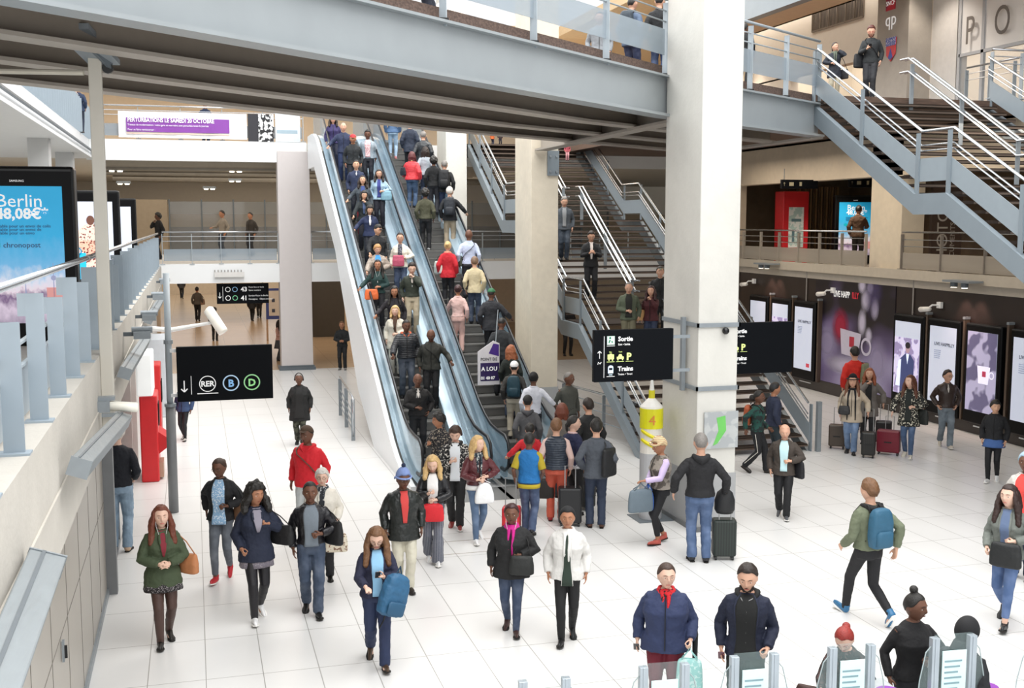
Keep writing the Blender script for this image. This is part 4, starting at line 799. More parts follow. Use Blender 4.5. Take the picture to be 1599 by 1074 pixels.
# second machine
t = thing('ticket_machine', 'second red machine behind the tall one by the left wall', 'machine', (-1.02, 27.0, 0)); MB().box((-.2, 0, .05), (.2, .9, 1.9)).build('cabinet', mat('cf2a2d', .35), t, bevel=.03); MB().box((.2, .2, 1.0), (.22, .7, 1.5)).build('display', BLACKG, t)
t = thing('photo_booth', 'pale grey booth with a grey curtain beyond the red machines at left', 'booth', (-1.1, 31, 0)); MB().box((-.4, 0, 0), (.3, 1.6, 2.1)).build('cabin', mat('c4c8cd', .4), t, bevel=.02); MB().box((.3, .2, .4), (.32, .9, 2.0)).build('curtain', mat('77797f', .7), t)
a = atZ(413, 527, 0); t = thing('notice_board', 'blue framed notice board with small pictures left of the square column', 'board', (3.0, 50, .0))
MB().box((0, 0, 0), (.08, .08, 2.0)).box((1.6, 0, 0), (1.68, .08, 2.0)).build('leg', mat('b89a80', .5), t); MB().box((0, -.03, .95), (1.7, .05, 2.3)).build('frame', mat('3b4a8c', .5), t); MB().box((.12, -.04, 1.1), (1.58, -.03, 2.2)).build('sheet', mat('d8cfc4', .5), t)
w = MB()
for i in range(4):
    for j in range(2): w.box((.25 + i * .32, -.045, 1.25 + j * .45), (.38 + i * .32, -.04, 1.4 + j * .45))
w.build('small_pictures', mat('3b4256', .5), t)
t = thing('drain_cover', 'square steel access cover in the white floor before the escalators', 'cover', atZ(732, 853, 0)); w = MB(); w.box((-.5, -.35, 0), (.5, -.34, .004)).box((-.5, .34, 0), (.5, .35, .004)).box((-.5, -.35, 0), (-.49, .35, .004)).box((.49, -.35, 0), (.5, .35, .004)); w.build('rim', mat('9c8f84', .5), t)
t = thing('vent_box', 'small pale ventilation box on the white mezzanine edge', 'box', atY(358, 427, 39.8)); MB().box((-.5, -.1, -.12), (.5, .0, .05)).build('box', mat('d7d4d0', .5), t)
w = MB()
for i in range(9): w.box((-.5 + i * .11, -.06, .05), (-.46 + i * .11, -.04, .13))
w.build('fringe', mat('9c9894', .5), t)
# white cylinder camera hanging before the far hall
p = atY(337, 505, 24.0); t = thing('wall_camera', 'big white cylinder camera on a long arm in front of the far hall', 'camera', p)
MB().tube([(-.16, .15, .30), (-.14, .14, .28), (.13, -.02, -.16), (.15, -.03, -.19)], [.07, .11, .11, .10], 14).build('barrel', mat('f2eee4', .4), t, smooth=True); MB().tube([(-.02, .1, .02), (-.9, .1, -.12), (-2.15, .1, .0)], [.03, .05, .06], 8).build('arm', mat('d8d8d6', .4), t)
# ------------------------------------------------------------------ fare gates in the foreground
GLA = glass('gate_glass', 'a9bdbd', .13)
def gate(px, py, d, label, sheet=True, hgt=1.55, w0=.36):
    p = atZ(px, py, hgt) ; t = thing('fare_gate', label, 'gate', (p.x, p.y, 0)); a = -YAW * .3; t.rotation_euler.z = a
    for s in (-1, 1): MB().box((s * w0 / 2 - .035, -.03, 0), (s * w0 / 2 + .035, .03, hgt)).box((s * w0 / 2 - .01, -.035, .2), (s * w0 / 2 + .01, -.03, hgt)).build('upright', mat('aab4bc', .3, metal=.5), t, bevel=.01)
    MB().box((-w0 / 2, -.01, .5), (w0 / 2, .01, hgt + .02)).build('glass_panel', GLA, t)
    for s in (-1, 1):
        pts = [(s * w0 / 2, 0, .6), (s * (w0 / 2 + .15), 0, .6), (s * (w0 / 2 + .15), 0, 1.0), (s * (w0 / 2 + .13), 0, 1.22), (s * (w0 / 2 + .08), 0, hgt - .13), (s * w0 / 2, 0, hgt - .04)]
        fixn(MB().prism(pts, (0, .012, 0)).build('glass_wing', GLA, t)); MB().tube(pts[1:], .005, 5).build('glass_edge', mat('a9b6b8', .3), t)
    if sheet: MB().box((-w0 * .32, -.03, hgt - .55), (w0 * .32, -.02, hgt - .12)).build('notice', mat('d2ecec', .5), t); w = MB(); [w.box((-w0 * .26, -.034, hgt - .22 - i * .05), (w0 * (.2 - .05 * (i % 3)), -.03, hgt - .205 - i * .05)) for i in range(6)]; w.build('printed_lines', mat('7d9aa2', .5), t)
    MB().box((w0 / 2 + .16, -.5, 0), (w0 / 2 + .44, .55, 1.0)).build('cabinet', mat('c2c6c8', .3, metal=.2), t, bevel=.03)
    o = t.children[-1]; MB().cyl((w0 / 2 + .30, .2, 1.0), (w0 / 2 + .30, .2, 1.02), .11, 20).build('reader_disc', mat('8b3fa5', .4), o)
    return t
gate(850, 1060, 9, 'leftmost low glass fare gate, cut by the picture bottom', hgt=1.5)
gate(1037, 1038, 9, 'glass fare gate below the woman in the navy coat')
gate(1178, 1022, 9, 'glass fare gate below the young man in the black hoodie')
gate(1330, 1008, 9, 'glass fare gate in front of the woman with red hair')
gate(1489, 993, 9, 'glass fare gate in front of the person in the black hood', hgt=1.6)
gate(1640, 1000, 9, 'rightmost glass fare gate at the lower right corner')
# ------------------------------------------------------------------ people
def smooth_mod(o, vox, it=2, disp=0., dscale=.12, fac=.5):
    r = o.modifiers.new('remesh', 'REMESH'); r.mode = 'VOXEL'; r.voxel_size = vox; r.use_smooth_shade = True
    s = o.modifiers.new('smooth', 'SMOOTH'); s.iterations = it; s.factor = fac
    if disp:
        k = 'folds%.2f' % dscale; tx = bpy.data.textures.get(k)
        if not tx: tx = bpy.data.textures.new(k, 'CLOUDS'); tx.noise_scale = dscale; tx.noise_depth = 2
        d = o.modifiers.new('folds', 'DISPLACE'); d.texture = tx; d.strength = disp; d.mid_level = .5; d.texture_coords = 'GLOBAL'
TORSO = [(.80, .160, .118, 0), (.88, .170, .125, .004), (.95, .168, .122, .004), (1.03, .152, .110, 0), (1.10, .146, .106, -.003), (1.18, .154, .112, -.005), (1.27, .172, .120, -.004),
         (1.34, .184, .118, .0), (1.395, .180, .104, .006), (1.435, .150, .088, .010), (1.47, .100, .075, .012), (1.50, .068, .066, .010)]
def tor(z, fem=0, b=1., waist=1.):
    T = TORSO
    if z <= T[0][0]: a = T[0]
    elif z >= T[-1][0]: a = T[-1]
    else:
        for p, q in zip(T, T[1:]):
            if p[0] <= z <= q[0]: f = (z - p[0]) / (q[0] - p[0]); f = f * f * (3 - 2 * f); a = [p[i] + (q[i] - p[i]) * f for i in range(4)]; break
    rx, ry, cy = a[1], a[2], a[3]
    if fem:
        if z > 1.3: rx *= .90 + (.05 if z > 1.46 else 0)
        w = math.exp(-((z - 1.08) / .10) ** 2); rx *= 1 - .10 * w * (2 - waist); ry *= 1 - .06 * w
        hgt = math.exp(-((z - .90) / .09) ** 2); rx *= 1 + .05 * hgt
    g = 1 + (b - 1) * (1 if z < 1.36 else max(.25, 1 - (z - 1.36) * 5)); rx *= g; ry *= 1 + (g - 1) * 1.35
    if b > 1.1: cy = cy - (b - 1) * .10 * math.exp(-((z - 1.08) / .16) ** 2)
    return rx, ry, cy
def sgn(x): return -1 if x < 0 else 1
def tpoint(z, a, off, fem, b, waist=1.):
    """surface point of the trunk at height z and angle a (0 = front, + towards the person's left)"""
    rx, ry, cy = tor(z, fem, b, waist); e = .88
    x = (rx + off) * sgn(sin(a)) * abs(sin(a)) ** e; y = cy - (ry + off) * sgn(cos(a)) * abs(cos(a)) ** e
    if fem and 1.17 < z < 1.38: bump = .026 * math.exp(-((z - 1.275) / .05) ** 2) * max(0, cos(a)) ** 1.2 * (.6 + .4 * abs(sin(2 * a))); y -= bump
    return V((x, y, z))
HS = 1.19
def head_dir(u, v, grow=0., fem=0, beard=0.):
    """head surface; u azimuth (0 front), v polar angle from the top"""
    sx, sy, sz = HS * .076, HS * .096, HS * .118; d = V((sin(v) * sin(u), -sin(v) * cos(u), cos(v)))
    f = max(0, cos(u)); zz = d.z
    x, y, z = d.x * .082, d.y * .097, d.z * .117
    if zz < 0: k = 1 - .36 * (-zz) ** 1.3; x *= k; y = y * (1 - .14 * -zz) - .014 * (-zz) ** 2 if d.y < 0 else y * (1 - .30 * -zz)
    if d.y > 0: y *= 1.04
    if d.y < -.2:
        n = math.exp(-((x) / .011) ** 2)
        y -= .022 * n * math.exp(-((z + .022) / .017) ** 2) + .010 * n * math.exp(-((z - .0) / .02) ** 2)
        for s in (-1, 1): y += .010 * math.exp(-((x - s * .031) / .016) ** 2 - ((z - .004) / .013) ** 2)
        y -= .006 * math.exp(-((z - .030) / .010) ** 2) * max(0, 1 - (x / .06) ** 2)
        y -= .007 * math.exp(-(x / .024) ** 2 - ((z + .060) / .010) ** 2)
        y -= .007 * math.exp(-(x / .022) ** 2 - ((z + .100) / .014) ** 2)
        for s in (-1, 1): y -= .004 * math.exp(-((x - s * .04) / .02) ** 2 - ((z + .022) / .02) ** 2)
    p = V((x, y, z)) * HS; return p + d * grow
def head_mesh(mb, c, R, nu=28, nv=22):
    rings = []
    for i in range(1, nv): rings.append([c + R @ head_dir(2 * pi * j / nu, pi * i / nv) for j in range(nu)])
    o = len(mb.v); n = nu; vs = [tuple(p) for r in rings for p in r] + [tuple(c + R @ head_dir(0, 0)), tuple(c + R @ head_dir(0, pi))]
    k = len(rings); T, Bm = k * n, k * n + 1
    fs = [(i * n + j, (i + 1) * n + j, (i + 1) * n + (j + 1) % n, i * n + (j + 1) % n) for i in range(k - 1) for j in range(n)]
    fs += [(T, j, (j + 1) % n) for j in range(n)] + [(Bm, (k - 1) * n + (j + 1) % n, (k - 1) * n + j) for j in range(n)]
    mb.add(vs, fs)
    for s in (-1, 1): mb.ball(c + R @ V((s * .077 * HS, .008, -.008)), (.011, .020, .033), 8, 6, M=R)
def hairline(u, front, side, back):
    a = abs((u + pi) % (2 * pi) - pi)
    pts = [(0, front), (.75, front * .98), (1.15, (front + side) / 2), (1.5, side), (1.9, side * 1.02), (2.5, back), (pi, back)]
    for p, q in zip(pts, pts[1:]):
        if p[0] <= a <= q[0]: f = (a - p[0]) / max(1e-6, q[0] - p[0]); f = f * f * (3 - 2 * f); return radians(p[1] + (q[1] - p[1]) * f)
    return radians(back)
def cap(mb, c, R, T=.012, front=52, side=88, back=118, noise_=0., nu=28, nv=9, lift=0., mi=0, seed=0):
    rings = []
    for i in range(1, nv + 1):
        r = []
        for j in range(nu):
            u = 2 * pi * j / nu; v = hairline(u, front, side, back) * i / nv; g = T * (1 - .35 * (i / nv) ** 6)
            if noise_: g += noise_ * noise.noise(V((sin(v) * sin(u), cos(u) * sin(v), cos(v))) * 4.5 + V((seed, 0, 0)))
            p = head_dir(u, v, g); p.z += lift * max(0, cos(v)); r.append(c + R @ p)
        rings.append(r)
    inner = [c + R @ head_dir(2 * pi * j / nu, hairline(2 * pi * j / nu, front, side, back) * .97, -.012) for j in range(nu)]
    rings.append(inner); n = nu; k = len(rings)
    vs = [tuple(p) for r in rings for p in r] + [tuple(c + R @ (head_dir(0, 0, T) + V((0, 0, lift)))), tuple(c + R @ V((0, 0, .02)))]
    fs = [(i * n + j, (i + 1) * n + j, (i + 1) * n + (j + 1) % n, i * n + (j + 1) % n) for i in range(k - 1) for j in range(n)]
    fs += [(len(vs) - 2, j, (j + 1) % n) for j in range(n)] + [(len(vs) - 1, (k - 1) * n + (j + 1) % n, (k - 1) * n + j) for j in range(n)]
    mb.add(vs, fs, mi)
def ik(a, t, l1, l2, hint):
    d = t - a; L = d.length; mx = (l1 + l2) * .995
    if L > mx: t = a + d * (mx / L); d = t - a; L = mx
    c = (l1 * l1 - l2 * l2 + L * L) / (2 * L); h = sqrt(max(0, l1 * l1 - c * c)); u = d.normalized(); n = hint - u * hint.dot(u)
    n = n.normalized() if n.length > 1e-5 else V((0, 0, 1)); return a + u * c + n * h, t
ARMS = {  # wrist offset from the middle of the shoulders: outward, forward, up; elbow hint: outward, forward, up; finger curl; palm turn
    'down': ((.235, .02, -.52), (.5, -1, 0), .35), 'swf': ((.22, .20, -.47), (.4, -1, -.3), .4), 'swb': ((.25, -.20, -.46), (.6, -1, 0), .4), 'out': ((.34, .05, -.47), (.6, -.8, 0), .35),
    'phone': ((.06, .27, -.22), (.8, -.3, -1), .9), 'belly': ((.05, .20, -.34), (1, -.3, -.6), .7), 'strap': ((.13, .13, -.14), (.8, .0, -1), 1.2), 'bag': ((.12, .17, -.30), (1, -.2, -.7), 1.1),
    'rail': ((.46, .20, -.36), (.6, -.5, -.6), .8), 'railf': ((.34, .34, -.40), (.6, -.4, -.8), .8), 'up': ((.10, .10, .10), (.9, .4, -1), 1.0), 'mouth': ((.03, .17, .03), (.8, .2, -1), 1.0), 'fwd': ((.16, .38, -.30), (.7, -.5, -1), .6),
    'pocket': ((.20, .06, -.46), (.9, -1, 0), .9), 'hold': ((.20, .16, -.44), (.5, -1, -.4), 1.3), 'holdout': ((.30, .06, -.50), (.5, -1, 0), 1.4), 'pull': ((.26, -.24, -.44), (.6, -1, 0), 1.4), 'reach': ((.28, .34, -.22), (.6, -.2, -1), .7), 'cross': ((-.06, .19, -.28), (1, .1, -.8), .8), 'back': ((.18, -.17, -.40), (1, -.8, 0), .8)}
def hand(mb, w, fd, up, s=1., curl=.4, thumb=1, fr=.0085, wide=.021):
    """palm plus five fingers; fd = pointing direction, up = back-of-hand direction, thumb = side (+/-)"""
    fd = fd.normalized(); up = (up - fd * up.dot(fd)).normalized(); sd = fd.cross(up) * thumb
    P = lambda f, x, u: w + (fd * f + sd * x + up * u) * s
    mb.tube([P(-.02, 0, 0), P(.0, 0, 0), P(.035, .004, 0), P(.075, .004, 0), P(.092, .004, -.002)], [(.018 * s, .024 * s), (.019 * s, .026 * s), (.017 * s, .036 * s), (.016 * s, .041 * s), (.011 * s, .037 * s)] if abs(sd.dot(V((1, 0, 0)))) < 9 else .03, 10)
    for k, (x, L) in enumerate(((.034, .068), (.0125, .078), (-.0095, .072), (-.031, .056))):
        a = P(.08, x, 0); ang = 0; p = a; pts = [P(.06, x * .9, 0), a]
        for seg, ln in enumerate((.45, .32, .23)):
            ang += curl * (.55 if seg == 0 else .85) * (1 + .08 * k); dd = (fd * cos(ang) - up * sin(ang) + sd * (x * 1.6)).normalized(); p = p + dd * L * ln * s; pts.append(p)
        mb.tube(pts, [fr * s, fr * s, fr * .95 * s, fr * .88 * s, fr * .72 * s], 7)
    t0 = P(.018, .028, -.004); t1 = P(.045, .055, -.012 - .01 * curl); t2 = P(.068, .062 - .012 * curl, -.022 - .018 * curl); t3 = P(.086, .060 - .02 * curl, -.03 - .022 * curl)
    mb.tube([P(.005, .012, 0), t0, t1, t2, t3], [.011 * s, .0125 * s, .0105 * s, .0095 * s, .007 * s], 7)
SKIN = {'w': 'd3a58c', 'p': 'dcb5a0', 't': 'a8765a', 'b': '6a4838', 'd': '503429', 'a': 'cfa387'}
HAIRC = {'blk': '17130f', 'brn': '3c281c', 'lbr': '6e4c30', 'bln': 'c8a670', 'aub': '6b3522', 'wht': 'cfcac2', 'gry': '7d7873', 'red': '8a2f22', 'dbr': '261a13'}
PEOPLE = []
def person(label, hx, hy, fy=None, z=None, h=1.70, F=0, skin='w', fem=0, b=1.0, lean=0, stride=0., lead='L', arms='down down', top=None, bottom=None, shoes='1b1b1d', hair='short', hc='blk', head=(0, 0), inner=None,
           extra=(), inc=None, bend=0., name='person', y0=None, det=None, bags=(), sit=0, group=None, dx=0):
    """hx,hy head top pixel; fy foot pixel (floor people) or z level / inc (escalator, stairs)"""
    if inc is not None:
        p = None; Y = 25.
        for _ in range(60):
            q = atY(hx, hy, Y); zz = inc(Y) + h; Y += .45 * (q.z - zz) / .8 if False else 0
            break
        lo, hi = 20.0, 41.0
        f = lambda Y: atY(hx, hy, Y).z - (inc(Y) + h)
        best = min((abs(f(20 + i * .02)), 20 + i * .02) for i in range(1050)); Y = best[1]; q = atY(hx, hy, Y); pos = V((q.x, Y, inc(Y)))
    elif y0 is not None: q = atY(hx, hy, y0); pos = V((q.x, y0, z or 0)); h = q.z - (z or 0)
    elif z is not None and fy is None: q = atZ(hx, hy, z + h); pos = V((q.x, q.y, z))
    else: q = atZ(hx, fy - (4 if stride else 2), z or 0); pos = q; t_ = atY(hx, hy, q.y); h = t_.z - (z or 0)
    dist = (pos - V((0, 0, CAMZ))).length; az = atan2(pos.x, pos.y)
    near = dist < 21 if det is None else det
    vox = .0062 if dist < 15.5 else (.0075 if near else (.010 if dist < 30 else .014))
    rz = radians(F) - az; s = h / 1.765
    root = thing(name, label, 'person', pos, rz, group); root.scale = (s, s, s)
    sk = mat(SKIN.get(skin, skin), .5, var=.06, scale=9, spec=.35)
    # posture
    drop = 0; hipz = .925
    st = stride / 2
    if stride: hipz = min(.925, .085 + sqrt(.868 ** 2 - (st * 1.02) ** 2))
    if sit: hipz = .50
    drop = .925 - hipz; la = radians(lean)
    def U(p):     # upper body transform: lean about the hips, then drop
        p = V(p); q = p - V((0, 0, .95)); 
        if q.z > 0 and la: w_ = min(1, q.z / .15); c_, s_ = cos(la * w_), sin(la * w_); q = V((q.x, q.y * c_ - q.z * s_, q.y * s_ + q.z * c_))
        return q + V((0, 0, .95 - drop))
    mb = MB()
    nseg = 18
    trunk = [.86, .93, 1.0, 1.07, 1.14, 1.21, 1.28, 1.34, 1.39, 1.43, 1.46, 1.485, 1.51]
    mb.rings([[U(tpoint(z_, 2 * pi * j / nseg, -.006, fem, b)) for j in range(nseg)] for z_ in trunk])
    # neck + head
    hp, ht = radians(head[0]), radians(head[1]); Rl = Matrix.Rotation(la * .3, 3, 'X') @ Matrix.Rotation(ht, 3, 'Z') @ Matrix.Rotation(hp, 3, 'X'); nb = U((0, .012, 1.49)); hc_ = U((0, -.012, 1.56)) + Matrix.Rotation(la * .3, 3, 'X') @ Matrix.Rotation(hp * .6, 3, 'X') @ V((0, -.008, .099))
    hs = 1.0
    mb.tube([nb - V((0, 0, .05)), nb, nb.lerp(hc_, .5) + V((0, .008, 0)), hc_ + Rl @ V((0, .02, -.05))], [.062 if not fem else .054, .060 if not fem else .050, .056 if not fem else .047, .05], 12)
    head_mesh(mb, hc_, Rl)
    # arms
    AR = {}; armv = arms.split(); shw = (.170 if not fem else .150) * (1 + (b - 1) * .55)
    for side, sg, an in (('L', 1, armv[0]), ('R', -1, armv[1])):
        o, hn, cu = ARMS[an]; S0 = U((sg * shw, .012, 1.395)); T0 = V((sg * o[0], -o[1], 1.43 + o[2])); 
        if an in ('down', 'swf', 'swb', 'out', 'holdout', 'pull', 'pocket', 'hold'): T0.x += sg * (b - 1) * .22
        T1 = V((T0.x, T0.y, T0.z - drop)) + (U((0, 0, 1.42)) - V((0, 0, 1.42 - drop)))
        E, W = ik(S0, T1, .285, .262, V((sg * hn[0], -hn[1], hn[2]))); fd = (W - E).normalized(); AR[side] = (S0, E, W, fd)
        if an in ('phone', 'belly', 'bag', 'strap', 'mouth', 'cross'): fd2 = (fd + V((-sg * .5, -.1, .25 if an in ('phone',) else 0))).normalized(); up = V((sg * .2, -1, .3)) if an != 'phone' else V((sg * .5, -.6, -.7))
        elif an in ('rail', 'railf', 'fwd', 'reach'): fd2 = fd; up = V((0, 0, 1))
        else: fd2 = fd; up = V((sg, 0, 0))
        mb.tube([S0 + V((-sg * .03, 0, .0)), S0, S0.lerp(E, .35), E, E.lerp(W, .35), W], [.052, .052, .046, .038, .038, .026], 10)
        hand(mb, W, fd2, up, 1.0 if not fem else .92, cu, thumb=(1 if (fd2.cross(up)).dot(V((-sg * .4, -1, .2))) > 0 else -1))
        AR[side] += (fd2, up)
    # legs
    LG = {}
    for side, sg in (('L', 1), ('R', -1)):
        fwd = (st if side == lead else -st) if stride else (0.02 * sg); lift = 0; pitch = 0
        if stride and side != lead: pitch = min(52, stride * 75); lift = .155 * sin(radians(pitch))
        if stride and side == lead: pitch = -min(16, stride * 26)
        H = V((sg * (.088 if not fem else .082) * (1 + (b - 1) * .4), .0, hipz)); Ank = V((sg * (.095 if not stride else .07), -fwd + .02, .085 + lift))
        if sit: Ank = V((sg * .11, -.42, .085))
        K, Ank = ik(H, Ank, .445, .425, V((sg * .06, -1, .15))); LG[side] = (H, K, Ank, pitch)
        mb.tube([H + V((0, 0, .05)), H, H.lerp(K, .4), K, K.lerp(Ank, .3), Ank], [.075, .082, .07, .052, .05, .036], 10)
        fr_ = Matrix.Rotation(radians(pitch), 3, 'X')
        mb.tube([Ank + fr_ @ V((0, .03, -.05)), Ank + fr_ @ V((0, -.04, -.05)), Ank + fr_ @ V((0, -.12, -.062))], [(.03, .03), (.034, .028), (.03, .015)], 8)
    ob = mb.build('body', sk, root, True); smooth_mod(ob, vox, 2)
    # ---- face
    if abs(((F + head[1] + 180) % 360) - 180) < 125 and dist < 45:
        fz = lambda x, z_, o: hc_ + Rl @ (V((x * HS, head_dir(math.asin(max(-.99, min(.99, x / .076))), pi / 2 - math.asin(max(-.95, min(.95, z_ / .118)))).y - o, z_ * HS)))
        for sg in (-1, 1):
            e = MB(); c = fz(sg * .031, .004, -.001); e.ball(c, (.0150, .0065, .0056), 10, 6, 0, Rl); e.ball(c + Rl @ V((0, -.0040, -.0005)), (.0074, .0045, .0060), 8, 6, 1, Rl); e.build('eye', [mat('e3ddd6', .3, var=.02), mat('1d1511', .2, var=.1)], root, True)
            w = MB(); w.tube([fz(sg * .014, .030, .003), fz(sg * .03, .033, .003), fz(sg * .048, .027, .003)], [.0022, .0034, .0016], 5); w.build('eyebrow', mat(HAIRC.get(hc if hc not in ('wht',) else 'gry', hc), .7), root)
        lipc = {'w': 'b5655a', 'p': 'bf6b62', 't': '8f4f40', 'b': '5e2f2a', 'd': '4d2724', 'a': 'b06355'}.get(skin, 'a85f55')
        w = MB(); w.tube([fz(-.022, -.060, .001), fz(-.01, -.058, .004), fz(0, -.059, .005), fz(.01, -.058, .004), fz(.022, -.060, .001)], [.002, .0052, .0055, .0052, .002], 6); w.build('lips', mat(lipc, .4, var=.05), root, True)
    # ---- hair and headgear
    hm = mat(HAIRC.get(hc, hc), .45 if hc != 'wht' else .6, var=.35, scale=40, bump=.4)
    def H(w, nm, m, v=None, it=2, disp=0): o = w.build(nm, m, root, True); smooth_mod(o, v or (.008 if near else .012), it, disp, .05); return o
    hv = hair
    def locks(w, L, r=.030, a0=75, n=11, spread=.06, fr=0):
        for i in range(n):
            a = radians(a0 + (360 - 2 * a0) * i / (n - 1)); u = a
            p0 = hc_ + Rl @ head_dir(u, radians(62), .010); p1 = hc_ + Rl @ head_dir(u, radians(100), .018); base = p1
            sdx = sin(u); cy = cos(u); front = abs(a - pi) > radians(62)
            z2 = hc_.z - L * .55; z3 = hc_.z - L * (1 if not front else .92)
            ox = sgn(sdx) * max(abs(sdx) * (.10 + spread * .6), .02); oy = (.085 + spread * .2) * (-cy) if not front else -.055 - fr
            q2 = V((hc_.x + ox, hc_.y + oy + .01, z2)); q3 = V((hc_.x + ox * 1.15, (hc_.y + oy * 1.15) if not front else hc_.y - .085 - fr + lean * -.002, z3))
            w.tube([p0, p1, base.lerp(q2, .5) + V((ox * .1, 0, 0)), q2, q3, q3 - V((0, -.005, .03))], [.014, r * .8, r, r * 1.05, r * .85, r * .3], 7)
    if hv == 'short': w = MB(); cap(w, hc_, Rl, .015, 48, 82, 114, noise_=.010, lift=.006, nv=11); H(w, 'hair', hm, disp=.006)
    elif hv == 'crop': w = MB(); cap(w, hc_, Rl, .006, 48, 78, 112); H(w, 'hair', hm)
    elif hv == 'thin': w = MB(); cap(w, hc_, Rl, .006, 30, 84, 114); H(w, 'hair', hm)
    elif hv == 'quiff': w = MB(); cap(w, hc_, Rl, .014, 50, 84, 112, lift=.02, noise_=.01); H(w, 'hair', hm)
    elif hv == 'mop': w = MB(); cap(w, hc_, Rl, .022, 60, 98, 122, noise_=.014); H(w, 'hair', hm)
    elif hv == 'bob': w = MB(); cap(w, hc_, Rl, .020, 56, 96, 125, noise_=.008); locks(w, .16, .032, 68, 11, .0); H(w, 'hair', hm)
    elif hv == 'long': w = MB(); cap(w, hc_, Rl, .014, 50, 92, 120); locks(w, .36, .038, 66, 15, .05); H(w, 'hair', hm, it=6, disp=.02)
    elif hv == 'mid': w = MB(); cap(w, hc_, Rl, .016, 50, 94, 122); locks(w, .25, .040, 68, 13, .03); H(w, 'hair', hm, it=6, disp=.02)
    elif hv == 'curly': w = MB(); cap(w, hc_, Rl, .045, 58, 104, 128, noise_=.035, nv=12); locks(w, .22, .05, 70, 10, .07); H(w, 'hair', hm, disp=.03)
    elif hv == 'afro': w = MB(); cap(w, hc_, Rl, .04, 56, 100, 124, noise_=.03, nv=12); H(w, 'hair', hm, disp=.02)
    elif hv in ('bun', 'topbun', 'puff'):
        w = MB(); cap(w, hc_, Rl, .010, 48, 86, 116); d = {'bun': (0, .105, .04), 'topbun': (0, .03, .145), 'puff': (0, .12, -.02)}[hv]; w.ball(hc_ + Rl @ (V(d) * HS), .046 if hv != 'puff' else .07, 12, 8); H(w, 'hair', hm)
    elif hv == 'pony': w = MB(); cap(w, hc_, Rl, .011, 48, 86, 116); w.tube([hc_ + Rl @ V((0, .09, .03)), hc_ + Rl @ V((0, .13, -.02)), hc_ + Rl @ V((0, .12, -.12)), hc_ + Rl @ V((0, .10, -.18))], [.02, .032, .028, .008], 8); H(w, 'hair', hm)
    elif hv == 'braids': w = MB(); cap(w, hc_, Rl, .016, 46, 86, 116, noise_=.006); w.ball(hc_ + Rl @ V((0, .06, .09)), .05, 12, 8); H(w, 'hair', mat(HAIRC.get(hc, hc), .5, hex2='201010', kind='stripes', pscale=2.5))
